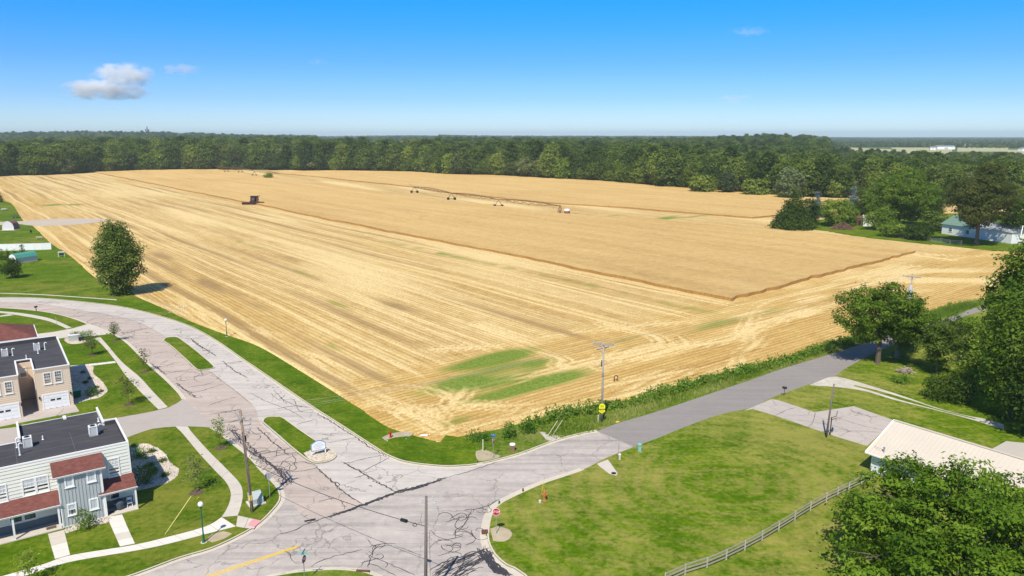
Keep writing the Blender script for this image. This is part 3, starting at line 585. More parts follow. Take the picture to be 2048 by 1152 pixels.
# yellow centre line (two stripes)
for dx in (0, 9):
    a, b = GK(3, (172 + dx * 2, 1150 + dx), (735 - dx, 966 + dx)); d = np.array(b) - np.array(a); n_ = np.array([-d[1], d[0]]) / np.hypot(*d) * .07
    struct(MB().prism([tuple(a - d * .3 + n_), tuple(a - d * .3 - n_), tuple(b - n_), tuple(b + n_)], .015, .045).build('road_marking', M['yellow_line']))

# sidewalks: a joint bed with one slab object per panel
def walk(name, L, Rr, slab=1.5, m=None, z=.15, gap=.035, zb=.145):
    """L, Rr: the two edges; returns the walk with its slabs as parts"""
    L = smooth(L, .25); Rr = smooth(Rr, .25)
    def res(P, n):
        P = np.array(P); d = np.concatenate([[0], np.cumsum(np.linalg.norm(np.diff(P, axis=0), axis=1))]); t = np.linspace(0, d[-1], n)
        return np.stack([np.interp(t, d, P[:, 0]), np.interp(t, d, P[:, 1])], 1)
    tot = np.linalg.norm(np.diff(np.array(L), axis=0), axis=1).sum(); n = max(1, int(round(tot / slab))); a = res(L, n * 4 + 1); b = res(Rr, n * 4 + 1)
    o = struct(MB().prism([tuple(q) for q in a] + [tuple(q) for q in b[::-1]], -.05, zb - .012).build(name, M['mulch']))
    g = random.Random(len(L) * 7)
    for k in range(n):
        A = a[4 * k:4 * k + 5].copy(); B = b[4 * k:4 * k + 5].copy()
        for P in (A, B):
            d = P[-1] - P[0]; d = d / np.linalg.norm(d) * gap / 2; P[0] += d; P[-1] -= d
        dz = g.uniform(-.006, .006)
        MB().prism([tuple(q) for q in A] + [tuple(q) for q in B[::-1]], -.05, z + dz).build('slab', m if m and g.random() < .8 else M['walk'], o)
    return o
walk('sidewalk', GK(2, (1150, 180), (1200, 230), (1300, 350), (1400, 460), (1480, 545), (1512, 620), (1495, 700), (1452, 775)), GK(2, (1230, 180), (1262, 225), (1370, 345), (1480, 455), (1568, 550), (1590, 620), (1578, 700), (1556, 765)), 1.6)
walk('sidewalk', GK(2, (1452, 775), (1350, 835), (1100, 905), (880, 957), (460, 1027), (300, 1080), (80, 1145), (-200, 1225)), GK(2, (1545, 835), (1400, 872), (1100, 950), (900, 992), (500, 1060), (330, 1105), (180, 1155), (-120, 1240)), 1.6, M['walk_new'])
walk('sidewalk_ramp', GK(2, (1556, 765), (1640, 783), (1700, 795)), GK(2, (1545, 835), (1600, 845), (1665, 850)), 1.6)
struct(MB().prism(GK(3, (418, 846), (452, 808), (505, 817), (462, 858)), .1, .162).build('tactile_paving', M['pink']))
walk('front_walk', GK(2, (702, 775), (735, 850), (787, 968)), GK(2, (800, 757), (835, 840), (884, 948)), 1.5, M['walk_new'])
walk('front_walk', GK(2, (315, 885), (338, 970), (362, 1050)), GK(2, (420, 858), (440, 940), (460, 1022)), 1.5, M['walk_new'])
walk('sidewalk', GK(1, (735, 462), (800, 510), (900, 630), (1000, 770), (1100, 880), (1250, 1028)), GK(1, (790, 455), (840, 510), (960, 650), (1100, 770), (1200, 880), (1322, 1008)), 1.6)
walk('sidewalk', GK(1, (-150, 240), (0, 250), (200, 270), (400, 310), (565, 380)), GK(1, (-150, 252), (0, 263), (180, 288), (380, 328), (525, 388)), 1.6)
walk('side_walk', GK(1, (553, 682), (740, 664), (905, 645)), GK(1, (553, 697), (740, 679), (915, 658)), 1.4, M['walk_new'])
walk('side_walk', GK(1, (0, 286), (70, 274)), GK(1, (0, 294), (110, 282)), 1.4)
walk('footpath', GK(1, (-150, 100), (0, 106), (300, 116), (600, 135), (920, 158)), GK(1, (-150, 104), (0, 110), (300, 121), (600, 140), (920, 164)), 3.0)

# gravel planting beds with loose stones
def gravel_bed(poly, n, seed, size=(.07, .2), m=None):
    flat('gravel_bed', poly, .05, .15, m or M['rock']); P = np.array(poly); g = random.Random(seed); mb = MB(); k = 0
    lo, hi = P.min(0), P.max(0)
    def inp(x, y):
        c = False; j = len(P) - 1
        for i in range(len(P)):
            if (P[i][1] > y) != (P[j][1] > y) and x < (P[j][0] - P[i][0]) * (y - P[i][1]) / (P[j][1] - P[i][1] + 1e-12) + P[i][0]: c = not c
            j = i
        return c
    while k < n:
        x, y = g.uniform(lo[0], hi[0]), g.uniform(lo[1], hi[1])
        if not inp(x, y): continue
        k += 1; r = g.uniform(*size); a = g.uniform(0, 6.28); q = [(r * g.uniform(.6, 1) * math.cos(a + i * 1.256), r * g.uniform(.6, 1) * math.sin(a + i * 1.256)) for i in range(5)]
        mb.add([(x + u, y + v_, .14) for u, v_ in q] + [(x + u * .6, y + v_ * .6, .15 + r * .6) for u, v_ in q], [(5, 6, 7, 8, 9)] + [(i, (i + 1) % 5, 5 + (i + 1) % 5, 5 + i) for i in range(5)])
    tag(mb.build('loose_stones', m or M['rock']), 'pale landscaping stones spread over a planting bed', 'stones', kind='stuff')
bedA = smooth(GK(2, (852, 300), (900, 294), (980, 300), (1060, 340), (1095, 380), (1120, 425), (1172, 460), (1150, 515), (1090, 552), (1020, 572), (950, 590), (880, 602)), .5)
bedB = smooth(GK(1, (553, 700), (725, 684), (735, 740), (790, 790), (835, 845), (848, 880), (830, 900), (780, 935), (700, 950), (590, 985)), .5)
bedC = smooth(GK(1, (510, 465), (570, 458), (720, 470), (745, 470), (690, 494), (600, 509), (540, 504), (512, 485)), .5)
bedD = smooth(GK(9, (755, 935), (900, 880), (1240, 795), (1250, 845), (1000, 900), (760, 975)), .5)
gravel_bed(bedA, 700, 1); gravel_bed(bedB, 900, 2); gravel_bed(bedC, 250, 3); gravel_bed(bedD, 160, 4); 
gI = smooth(bedI + bedI[:1], .5)[:-1]; gravel_bed(gI, 220, 5, (.06, .14), M['sand'])

# tar-sealed cracks
tarb = MB(); trng = random.Random(3)
def crack(pts, wd=.07, jit=.05, z=.0445):
    P = smooth(pts, .35)
    P = [p + np.array([trng.gauss(0, jit), trng.gauss(0, jit)]) for p in P]
    if len(P) < 2: return
    n = len(P); W = [wd * trng.uniform(.5, 1.4) * min(1, .4 + 4 * min(i, n - 1 - i) / n) for i in range(n)]
    t = np.gradient(np.array(P), axis=0); t /= np.linalg.norm(t, axis=1)[:, None] + 1e-9; nn = np.stack([-t[:, 1], t[:, 0]], 1)
    A = [p + q * w_ / 2 for p, q, w_ in zip(P, nn, W)]; B = [p - q * w_ / 2 for p, q, w_ in zip(P, nn, W)]
    tarb.strip(A, B, z + trng.uniform(0, .006), z + trng.uniform(0, .006))
for l in ([(420, 185), (300, 175), (400, 165), (470, 188)], [(700, 350), (690, 330), (760, 300), (840, 290)], [(450, 265), (580, 295), (700, 262), (830, 262)], [(320, 240), (500, 215)], [(960, 430), (1100, 390), (1180, 378)],
          [(1040, 510), (1150, 490), (1270, 482)], [(1170, 600), (1230, 580), (1320, 562)], [(1310, 740), (1400, 720), (1530, 705)], [(1510, 890), (1600, 870), (1760, 820)], [(1640, 990), (1760, 950), (1880, 920)], [(1470, 845), (1600, 830), (1690, 800)],
          [(1390, 810), (1450, 860), (1520, 920), (1590, 930), (1570, 910)], [(1050, 310), (1150, 330)], [(1380, 430), (1450, 455), (1530, 460), (1640, 430)], [(1780, 655), (1910, 640)], [(1500, 770), (1640, 745)], [(1650, 1060), (1800, 1040), (1900, 1015)],
          [(1010, 440), (1060, 465)], [(1170, 700), (1300, 680), (1380, 650)], [(1560, 690), (1600, 750), (1570, 760)], [(1590, 560), (1720, 540)], [(1700, 665), (1850, 655), (1920, 640)], [(900, 280), (1040, 262)], [(1350, 395), (1450, 380)], [(1760, 1130), (1900, 1100)], [(1330, 630), (1270, 660)], [(1000, 400), (1120, 395)]):
    crack(GK(1, *l), .085)
for l in ([(1500, 465), (1560, 510), (1640, 560), (1700, 600)], [(1740, 640), (1770, 655), (1850, 720), (1950, 770)], [(1180, 655), (1230, 690), (1310, 745)], [(1390, 815), (1430, 850), (1500, 890), (1540, 930)], [(1520, 475), (1600, 545)]):
    for k in range(2): crack(GK(1, *l), .10, .12)
crack([tuple(q) for q in centre[:int(len(centre) * .47)]], .05, .02); crack(GK(1, (1640, 715), (1750, 795), (1900, 912), (1990, 985)), .06, .02)
for l in ([(930, 785), (1050, 745), (1200, 690), (1330, 640), (1480, 600), (1610, 560)],):
    for k in range(7): crack(GK(3, *l), .12, .16)
for k in range(3): crack(GK(4, (0, 605), (140, 570), (300, 510)), .12, .12)
crack(GK(4, (300, 510), (480, 460), (640, 405)), .08, .05); crack(GK(3, (780, 825), (930, 785)), .1, .05); crack(GK(12, (0, 650), (150, 620), (300, 540), (460, 490)), .08)
for l in ([(845, 475), (930, 560), (1000, 620), (1050, 660), (1130, 705)], [(1000, 445), (1100, 500), (1200, 560), (1340, 635)], [(480, 235), (570, 320), (670, 400)], [(850, 145), (950, 205), (1080, 290), (1200, 370), (1280, 415)]):
    for k in range(2): crack(GK(3, *l), .10, .10)
for l in ([(1010, 460), (1130, 430), (1260, 405)], [(1120, 510), (1200, 470), (1290, 425), (1280, 405)], [(720, 215), (850, 180)], [(440, 20), (530, 70), (640, 110), (720, 150), (770, 185)], [(600, 70), (700, 60), (740, 130), (850, 145)], [(600, 120), (700, 100), (810, 110)],
          [(860, 695), (940, 675), (1000, 690), (1020, 740)], [(920, 330), (1090, 295)], [(640, 510), (740, 505), (850, 485)], [(520, 395), (600, 380), (690, 360)], [(690, 460), (760, 445), (850, 470)], [(650, 440), (690, 470)], [(500, 430), (650, 400), (760, 380)], [(300, 205), (400, 180)],
          [(880, 275), (935, 285)], [(960, 570), (990, 590), (975, 600)], [(1090, 545), (1140, 530)], [(250, 140), (370, 125)], [(620, 40), (660, 90)], [(560, 20), (610, 60), (650, 30)], [(690, 140), (840, 120)], [(580, 0), (640, 60), (730, 100), (800, 110)]):
    crack(GK(3, *l), .08)
# loops of sealant squirted along the left kerb of the entrance
ka = np.array(GK(3, (300, 250), (330, 300), (420, 390), (500, 450), (570, 510), (640, 590)))
def scribble(c, n, step, turn, wd):
    p = np.array(c, float); a = trng.uniform(0, 6.28); L = [tuple(p)]; k = trng.uniform(-turn, turn)
    for i in range(n):
        k = .75 * k + trng.gauss(0, turn * .5); a += k; p = p + step * np.array([math.cos(a), math.sin(a)]); L.append(tuple(p))
    crack(L, wd, .01)
for k in range(34):
    t = trng.random() * (len(ka) - 1); i = int(t); c = ka[i] + (ka[i + 1] - ka[i]) * (t - i) + np.array([trng.gauss(.9, 1.0), trng.gauss(.3, .8)]); scribble(c, trng.randint(6, 14), .45, .75, trng.uniform(.045, .08))
for k in range(5): crack([tuple(q + np.array([trng.gauss(.6, .25), trng.gauss(.2, .2)])) for q in ka], .11, .10)
for k in range(10): scribble(GK(4, (trng.uniform(400, 520), trng.uniform(720, 900)))[0], 9, .42, .8, .07)
crack(GK(4, (420, 722), (560, 700), (650, 650)), .1); crack(GK(4, (350, 890), (410, 830), (450, 760), (470, 720)), .07); crack(GK(4, (240, 920), (340, 910), (420, 890)), .07)
for k in range(6): scribble(GK(4, (trng.uniform(250, 370), trng.uniform(890, 970)))[0], 8, .4, .7, .06)
for k in range(46):
    x = trng.uniform(330, 640); y = 955 + abs(trng.gauss(0, 1)) * 70 + (640 - x) * .25; L = trng.uniform(80, 230); crack(GK(4, (x, y), (x - L * .45, y + L * .16 + trng.gauss(0, 10)), (x - L, y + L * .5 + trng.gauss(0, 18))), trng.uniform(.05, .13), .05)
for k in range(26): crack(GK(4, (trng.uniform(500, 600), 960 + trng.uniform(0, 60)), (trng.uniform(590, 640), 1060 + trng.uniform(0, 60)), (700 + trng.uniform(-30, 30), 1150)), .12, .1)
for l in ([(380, 1040), (500, 970), (650, 920), (800, 880), (990, 840)], [(1060, 1030), (1080, 950), (1140, 830), (1220, 770)], [(1050, 860), (1110, 890), (1070, 970), (1060, 1060)], [(380, 1082), (600, 1076), (940, 1080)], [(1400, 800), (1560, 860), (1700, 910)], [(1080, 800), (1230, 770), (1390, 770)],
          [(1060, 1000), (1180, 1040), (1300, 1110), (1400, 1150)], [(1160, 950), (1290, 1000), (1270, 1060)], [(940, 1060), (1020, 980), (1080, 960)], [(60, 860), (120, 900), (140, 960), (210, 1010)], [(1320, 1010), (1500, 1090), (1620, 1150)], [(1800, 600), (1900, 690), (2040, 720)], [(0, 1130), (150, 1110), (330, 1080)], [(300, 430), (330, 425), (330, 440), (290, 445)]):
    crack(GK(12, *l), .06, .05)
for k in range(8): scribble(GK(12, (trng.uniform(1100, 1200), trng.uniform(780, 980)))[0], 6, .3, .6, .05)
for l in ([(720, 88), (780, 60), (830, 45)], [(900, 150), (925, 115), (935, 72)], [(1060, 200), (1130, 172), (1280, 178)], [(1060, 102), (1180, 140), (1300, 168)], [(830, 110), (1010, 135)], [(1010, 138), (1130, 170)]):
    crack(GK(5, *l), .07, .03, .146)
struct(tarb.build('crack_sealant', M['tar']))
# ================================================================== TREES
def leaf_quads(C, N, S, g, asp=.55):
    n = len(C); N = N / (np.linalg.norm(N, axis=1)[:, None] + 1e-9)
    r = g.normal(size=(n, 3)); T = np.cross(N, r); T /= np.linalg.norm(T, axis=1)[:, None] + 1e-9; B = np.cross(N, T); s = S[:, None]
    V = np.stack([C - T * s, C + B * s * asp, C + T * s * .95 - N * s * .25, C - B * s * asp], 1).reshape(-1, 3)
    return V, np.arange(4 * n).reshape(-1, 4)
def crown_arrays(lobes, dens, leaf, g, shell=.72, per=9, up=.6, spread=1.0, flat_=1.0):
    """lobes: (cx,cy,cz, rx,ry,rz); leaves sit in clumps on each lobe's shell, never inside another lobe's core"""
    Cs, Ns, Ss, Ts = [], [], [], []; Lb = np.array(lobes, float)
    for li, (cx, cy, cz, rx, ry, rz) in enumerate(lobes):
        area = 4 * math.pi * ((rx * ry) ** 1.6 + (rx * rz) ** 1.6 + (ry * rz) ** 1.6) ** (1 / 1.6) / 3 ** (1 / 1.6)
        m = max(6, int(area * dens)); d = g.normal(size=(m, 3)); d /= np.linalg.norm(d, axis=1)[:, None]
        rad = shell + (1.04 - shell) * g.random(m) ** .5 + .10 * (g.random(m) < .12)
        P = d * rad[:, None] * np.array([rx, ry, rz]) + np.array([cx, cy, cz])
        keep = np.ones(m, bool)
        for k, q in enumerate(lobes):
            if k != li: keep &= (((P - np.array(q[:3])) / np.array(q[3:])) ** 2).sum(1) > .5
        P = P[keep]; d = d[keep]; m = len(P)
        if m == 0: continue
        ct = g.uniform(0, 1, m) * .55 + g.normal(.22, .06) 
        cr = leaf * 1.9 * spread
        X = np.repeat(P, per, 0) + g.normal(size=(m * per, 3)) * cr * np.array([1, 1, .7 * flat_])
        Nn = np.repeat(d, per, 0) * .8 + g.normal(size=(m * per, 3)) * .55 + np.array([0, 0, up])
        Cs.append(X); Ns.append(Nn); Ss.append(leaf * g.uniform(.6, 1.15, m * per)); Ts.append(np.repeat(ct, per) + g.uniform(-.12, .12, m * per))
    return np.concatenate(Cs), np.concatenate(Ns), np.concatenate(Ss), np.clip(np.concatenate(Ts), 0, 1)
def crown_mesh(lobes, dens, leaf, seed, mat, zmin=.15, **kw):
    g = np.random.default_rng(seed); C, N, S, T = crown_arrays(lobes, dens, leaf, g, **kw)
    ok = C[:, 2] > zmin; V, F = leaf_quads(C[ok], N[ok], S[ok], g); return fast_mesh('crown', V, F, mat, {'tint': np.repeat(T[ok], 4)})
def lobes_round(h, r, lo, n, seed, squash=1.0, top=.9):
    """a crown between heights lo..h, radius r, made of n lobes around a core"""
    g = random.Random(seed); cz = (h + lo) / 2; rz = (h - lo) / 2; L = [(0, 0, cz, r * .62, r * .62, rz * .72)]
    for i in range(n):
        t = (i + .5) / n; z = 1 - 2 * t; a = i * 2.4 + g.uniform(-.5, .5); q = math.sqrt(max(0, 1 - z * z))
        s = g.uniform(.34, .52); k = g.uniform(.58, .78)
        L.append((r * k * q * math.cos(a), r * k * q * math.sin(a), cz + rz * .66 * z + g.uniform(-.05, .05) * h, r * s, r * s, rz * s * .85 * squash))
    return L
def trunk_mesh(h, r, lobes, seed, fork=.35, lean=0, nl=6, mat=None, twin=False):
    g = random.Random(seed); mb = MB(); zt = h * fork
    pts = [(0, 0, -.1), (g.uniform(-.1, .1) * r, 0, zt * .5), (lean, 0, zt)]
    mb.tube([(0, 0, -.1), (0, 0, .25)], r * 1.45, r * 1.05, 8); mb.tube(pts, r * 1.08, r * .8, 8)
    for q in sorted(lobes, key=lambda q: -q[5])[:nl]:
        c = Vector(q[:3]); b = Vector((lean, 0, zt * g.uniform(.75, 1.0))); m_ = b.lerp(c, .5) + Vector((g.uniform(-.3, .3), g.uniform(-.3, .3), .12 * (c - b).length))
        mb.tube([b, m_, c], r * .5, r * .12, 5)
        for k in range(2):
            e = c + Vector((g.uniform(-1, 1) * q[3], g.uniform(-1, 1) * q[4], g.uniform(-.2, .9) * q[5])) * .8; mb.tube([m_.lerp(c, .6), e], r * .16, r * .04, 4)
    me = bpy.data.meshes.new('trunk'); me.from_pydata(mb.v, [], mb.f); me.materials.append(mat or M['bark']); me.update(); return me
def place(name, label, cat, base, lobes, dens, leaf, seed, mat, tr=None, fork=.3, group=None, bark=None, nl=6, zoff=.0, **kw):
    o = thing(name, label, cat, (base[0], base[1], zoff), 0, group)
    c = link('crown', crown_mesh(lobes, dens, leaf, seed, M[mat], **kw), o)
    if tr:
        h = max(q[2] + q[5] for q in lobes); link('trunk', trunk_mesh(h, tr, lobes, seed, fork, nl=nl, mat=M[bark or 'bark']), o)
    return o
def at(px, py, ty, hw):           # base point, height, half width in metres
    x, y = G(px, py); z = y * CP + CAMH * SP; return (x, y), hgt(px, py, ty), hw / FPX * z
# ---- named trees
b, h, r = at(243, 590, 440, 46)
L = []
gg = random.Random(2)
for i in range(26):
    t = i / 25; a = i * 2.4; prof = min(1, .36 + 1.7 * t) * (1 - max(0, t - .62) * 1.55); q = r * .55 * prof
    L.append((q * math.cos(a) * gg.uniform(.6, 1.1), q * math.sin(a) * gg.uniform(.6, 1.1), .9 + (h - 2.3) * t, r * .50 * max(prof, .4), r * .50 * max(prof, .4), 1.5))
place('field_edge_tree', 'tall oval dark green tree standing alone where the lawn meets the stubble', 'tree', b, L, 1.7, .30, 3, 'leaf_lone', .28, .2, nl=9, per=10)
b, h, r = at(25, 557, 516, 18)
place('lawn_tree', 'small round dark green tree on the lawn in front of the green roofed shed', 'tree', b, lobes_round(h, r, .9, 9, 4) , 3.0, .22, 4, 'leaf_lone', .12, .2)
for i, (px, py, ty, hw, lab) in enumerate(((5, 521, 499, 5.2, 'clipped conical arborvitae leftmost of the row by the white fence'), (17, 520, 501, 5, 'clipped conical arborvitae in the middle of the row by the white fence'), (30, 512, 500, 5, 'clipped conical arborvitae beside the green roofed shed'))):
    b, h, r = at(px, py, ty, hw)
    place('arborvitae', lab, 'shrub', b, [(0, 0, h * t, r * (1.05 - t), r * (1.05 - t), h * .2) for t in (.15, .3, .45, .6, .75, .9)], 5, .17, 20 + i, 'leaf_dark', .06, .1, 'arborvitae by the white fence')
b, h, r = at(45, 508, 489, 6)
place('young_conifer', 'sparse young conifer rising above the green roofed shed by the white fence', 'tree', b, [(0, 0, h * t, r * (1.1 - t), r * (1.1 - t), h * .07) for t in (.2, .4, .6, .8, .93)], 4, .16, 27, 'leaf_dark', .06, .8)
b, h, r = at(-6, 405, 380, 10)
place('border_conifer', 'dark conifer at the left frame edge above the mown lawn', 'tree', b, [(0, 0, h * t, r * (1.15 - t), r * (1.15 - t), h * .16) for t in (.12, .3, .5, .7, .9)], 1.5, .4, 28, 'leaf_dark', .15, .1)
mrng = random.Random(8)
def mulch(b, r, name='mulch_ring'):
    q = [(b[0] + r * mrng.uniform(.8, 1.1) * math.cos(a * .449), b[1] + r * mrng.uniform(.8, 1.1) * math.sin(a * .449)) for a in range(14)]
    flat(name, q, .05, .165, M['mulch'])
young = [((231, 683), 645, 11, 'sapling on the verge beside the driveway mouth, overhanging the kerb', 31), ((185, 712), 667, 14, 'sapling on the lawn beside the grey utility cabinet', 32), ((289, 745), 700, 11, 'sapling on the verge halfway down the curved kerb', 33),
         ((258, 811), 752, 20, 'bushy young tree on the lawn between stone bed and sidewalk', 34), ((441, 898), 839, 12, 'leafy sapling on the verge next to the brown utility pole', 35), ((393, 987), 906, 19, 'thin young tree on the lawn right of the grey townhouse', 36), ((62, 1172), 1104, 18, 'bright green young tree at the bottom edge by the sidewalk', 37)]
for (bp, ty, hw, lab, sd_) in young:
    b, h, r = at(bp[0], bp[1], ty, hw); L = [(random.Random(sd_ + k).uniform(-.3, .3) * r, random.Random(sd_ * 3 + k).uniform(-.3, .3) * r, h * (.40 + .085 * k), r * (.75 - .07 * abs(k - 2)), r * (.75 - .07 * abs(k - 2)), h * .10) for k in range(7)]
    place('young_tree', lab, 'tree', b, L, 3.6 if sd_ not in (33, 34, 36) else 2.4, .15, sd_, 'leaf_light' if sd_ in (35, 37) else 'leaf_young', .035, .45, 'young trees planted on the lawns', nl=7, shell=.4, per=7, spread=1.15, zoff=.13, zmin=.5)
    mulch(b, .75)
# ---- trees right of the county road
def right_tree(name, lab, base, ty, hw, lo, n, leaf, mat, seed, tr, fork=.3, dens=1.5, bark=None, cat='tree', group=None, loose=0, **kw):
    b, h, r = at(base[0], base[1], ty, hw); L = lobes_round(h, r, lo * h, n, seed)
    if loose: rq = random.Random(seed); L = [(L[0][0], L[0][1], L[0][2], L[0][3] * .8, L[0][4] * .8, L[0][5] * .8)] + [(x * q, y * q, z + rq.uniform(-.05, .07) * h, a * u, b_ * u, c_ * u) for x, y, z, a, b_, c_ in L[1:] for q, u in ((rq.uniform(.9, 1.25), rq.uniform(.62, .95)), (rq.uniform(.6, 1.2), rq.uniform(.4, .7)))]
    return place(name, lab, cat, b, L, dens, leaf, seed, mat, tr, fork, group, bark, zoff=.05, **kw)
right_tree('roadside_tree', 'spreading round maple with dark trunk casting shade over the asphalt road', (1755, 728), 569, 84, .26, 15, .25, 'leaf_mid', 41, .42, .30, .62, per=26, flat_=.6, shell=.6, loose=1)
right_tree('roadside_tree', 'pale trunked tree hugging the right side of the round roadside maple', (1793, 716), 583, 42, .18, 14, .24, 'leaf_dark', 42, .38, .22, 1.8, 'bark_pale')
right_tree('ivy_column', 'ivy covered column of leaves beside the roadside maple under the far pole', (1818, 706), 592, 19, .02, 12, .22, 'leaf_dark', 43, None, cat='shrub', dens=2)
right_tree('yard_tree', 'dense dark bushy tree on the grass right of the roadside maples', (1872, 748), 626, 42, .12, 13, .22, 'leaf_dark', 44, .2, .2, .9, per=22, flat_=.6, loose=1)
right_tree('juniper', 'slim dark juniper poking up behind the bushy yard tree', (1905, 706), 622, 13, .02, 8, .2, 'leaf_dark', 45, .1, .1, 2.2, cat='tree')
right_tree('roadside_bush', 'light green bush by the bend where the road vanishes', (1938, 698), 636, 30, .02, 12, .24, 'leaf_light', 46, None, dens=1.6, cat='bush')
right_tree('roadside_bush', 'mid green bush at the road edge behind the bushy yard tree', (1858, 676), 628, 24, .02, 12, .24, 'leaf_weed', 47, None, dens=1.6, cat='bush')
b, h, r = at(1948, 775, 655, 40)
L = [(r * .5 * (1 - t) * math.cos(k * 1.26 + t * 9), r * .5 * (1 - t) * math.sin(k * 1.26 + t * 9), h * (.1 + .85 * t), r * .55 * (1.08 - t), r * .55 * (1.08 - t), h * .035) for t in np.linspace(0, 1, 11) for k in range(5)]
place('drooping_spruce', 'pale tipped spruce with drooping boughs left of the big dark tree', 'tree', b, L, 1.8, .24, 48, 'leaf_mid', .2, .8, flat_=.5, zmin=.3)
right_tree('big_yard_tree', 'large dark broadleaf tree at the right edge rising above the road', (2052, 765), 472, 82, .12, 22, .34, 'leaf_mid', 49, .5, .25, .45, per=24, flat_=.6, shell=.62, loose=1)
b, h, r = at(2020, 838, 590, 66)
place('big_yard_tree', 'tall layered green tree in front of the large dark tree at the right edge', 'tree', b, lobes_round(h, r * .95, .06 * h, 28, 50), 1.5, .28, 50, 'leaf_mid', .4, .2, per=9)
right_tree('big_yard_tree', 'shaded tree at the right frame edge above the house roof', (2085, 880), 690, 62, .05, 18, .28, 'leaf_dark', 51, .3, .2, 1.3)
right_tree('yard_shrub', 'wide low dark shrub on the grass beside the slim cone juniper', (1896, 803), 748, 38, .0, 13, .2, 'leaf_dark', 52, None, dens=2.2, cat='shrub')
b, h, r = at(1931, 806, 744, 11)
place('juniper', 'slim cone shaped juniper standing at the wide low shrub', 'tree', b, [(0, 0, h * t, r * (1.15 - t), r * (1.15 - t), h * .17) for t in (.12, .3, .5, .7, .88)], 3.2, .17, 53, 'leaf_dark', .1, .1)
right_tree('yard_shrub', 'small low green shrub alone on the grass below the maples', (1803, 766), 751, 19, .0, 9, .16, 'leaf_weed', 54, None, dens=3, cat='shrub')
# ---- foreground maple
b = (37.4, 57.5); g = random.Random(6)
L = [(0, 0, 5.8, 6.2, 6.0, 3.0)]
for i in range(44):
    t = (i + .5) / 44; z = 1 - 1.75 * t; a = i * 2.4; q = math.sqrt(max(0, 1 - z * z)); s = g.uniform(1.7, 2.7); lx = 8.4 * q * math.cos(a) * g.uniform(.85, 1.08)
    L.append((lx, 7.6 * q * math.sin(a) * g.uniform(.85, 1.08), 5.6 + 3.7 * z + g.uniform(-.5, .5) - 1.15 * min(1, max(0, (1.5 - lx) / 6)), s, s, s * .68))
rq = random.Random(61); L = [(0, 0, 5.6, 5.2, 5.0, 2.6)] + [(x * q, y * q, z + rq.uniform(-.4, .5), a * u, b_ * u, c_ * u) for x, y, z, a, b_, c_ in L[1:] for q, u in ((rq.uniform(.95, 1.06), rq.uniform(.65, .95)), (rq.uniform(.8, 1.08), rq.uniform(.45, .7)))]
place('big_maple', 'large sunlit maple filling the lower right corner in front of the house', 'tree', b, L, .50, .22, 60, 'leaf_maple', .5, .25, nl=14, per=44, up=.75, shell=.58, spread=1.2, flat_=.45)
# ---- farmyard at the far right
def cone_tree(name, lab, base, ty, hw, leaf, mat, seed, dens=1.2, k=8):
    b, h, r = at(base[0], base[1], ty, hw); h *= 1.1; g = random.Random(seed); L = []
    for i in range(k):
        t = i / (k - 1)
        for j in range(6 if t < .7 else 3):
            a = j * 1.05 + i; q = r * .66 * (1 - t) ** 1.15; L.append((q * math.cos(a) * g.uniform(.7, 1.15), q * math.sin(a) * g.uniform(.7, 1.15), h * (.08 + .86 * t), r * .40 * (1.06 - t), r * .40 * (1.06 - t), h * .075))
    return place(name, lab, 'tree', b, L, dens, leaf, seed, mat, .22, .5)
cone_tree('pine_tree', 'broad dark pine at the corner where the two wheat blocks meet', (1585, 457), 384, 42, .42, 'leaf_dark', 61, .8, 9)
cone_tree('blue_spruce', 'blue grey spruce just right of the broad dark pine', (1632, 434), 389, 20, .32, 'leaf_spruce', 62)
cone_tree('blue_spruce', 'blue grey spruce standing behind the bright green bush', (1703, 428), 379, 19, .32, 'leaf_spruce', 63)
for nm, lab, base, ty, hw, lo, n, mat, seed, tr in (
        ('farm_tree', 'dark shrubby tree leaning on the right side of the broad pine', (1617, 455), 399, 23, .02, 12, 'leaf_dark', 64, None),
        ('farm_bush', 'bright green broad bush between the two blue spruces', (1673, 453), 397, 33, .02, 16, 'leaf_mid', 65, None),
        ('farm_tree', 'dark tree behind the small white shed', (1724, 447), 396, 26, .05, 12, 'leaf_dark', 66, .2),
        ('farm_tree', 'large round light topped tree towering over the farmyard', (1797, 452), 343, 60, .06, 26, 'leaf_light', 67, .4),
        ('farm_tree', 'grey green willow like tree right of the small white shed', (1757, 460), 415, 29, .04, 14, 'leaf_mid', 68, .2),
        ('farm_bush', 'low rounded bush behind the wire fence, nearest the shed', (1786, 474), 444, 27, .0, 12, 'leaf_mid', 69, None),
        ('farm_bush', 'low rounded bush behind the wire fence, next to the white house', (1840, 480), 446, 28, .0, 12, 'leaf_dark', 70, None),
        ('farm_tree', 'big spreading oak with forked trunk in front of the green roofed house', (1952, 491), 338, 60, .24, 26, 'leaf_grey_mid', 71, .6),
        ('farm_tree', 'dark tree at the right frame edge behind the oak', (2040, 484), 372, 50, .06, 20, 'leaf_mid', 72, .3),
        ('farm_tree', 'dark green tree between the light topped tree and the oak', (1862, 452), 378, 30, .06, 14, 'leaf_dark', 73, .3),
        ('farm_bush', 'dark bush left of the green roofed house', (1868, 462), 420, 22, .02, 10, 'leaf_dark', 74, None),
        ('farm_tree', 'dense dark tree behind the light topped farmyard tree', (1760, 430), 372, 40, .05, 16, 'leaf_dark', 75, .3)):
    if mat == 'leaf_grey_mid':
        if mat not in M: M[mat] = leafmat('oak_leaf', (.045, .070, .014), (.13, .155, .032), (.28, .29, .09))
    right_tree(nm, lab, base, ty, hw, lo, n, .40, mat, seed, tr, .3, .36, cat='bush' if 'bush' in nm else 'tree', per=18, flat_=.6, loose=0 if 'bush' in nm else 1)
b, h, r = at(538, 357, 347, 7.5)
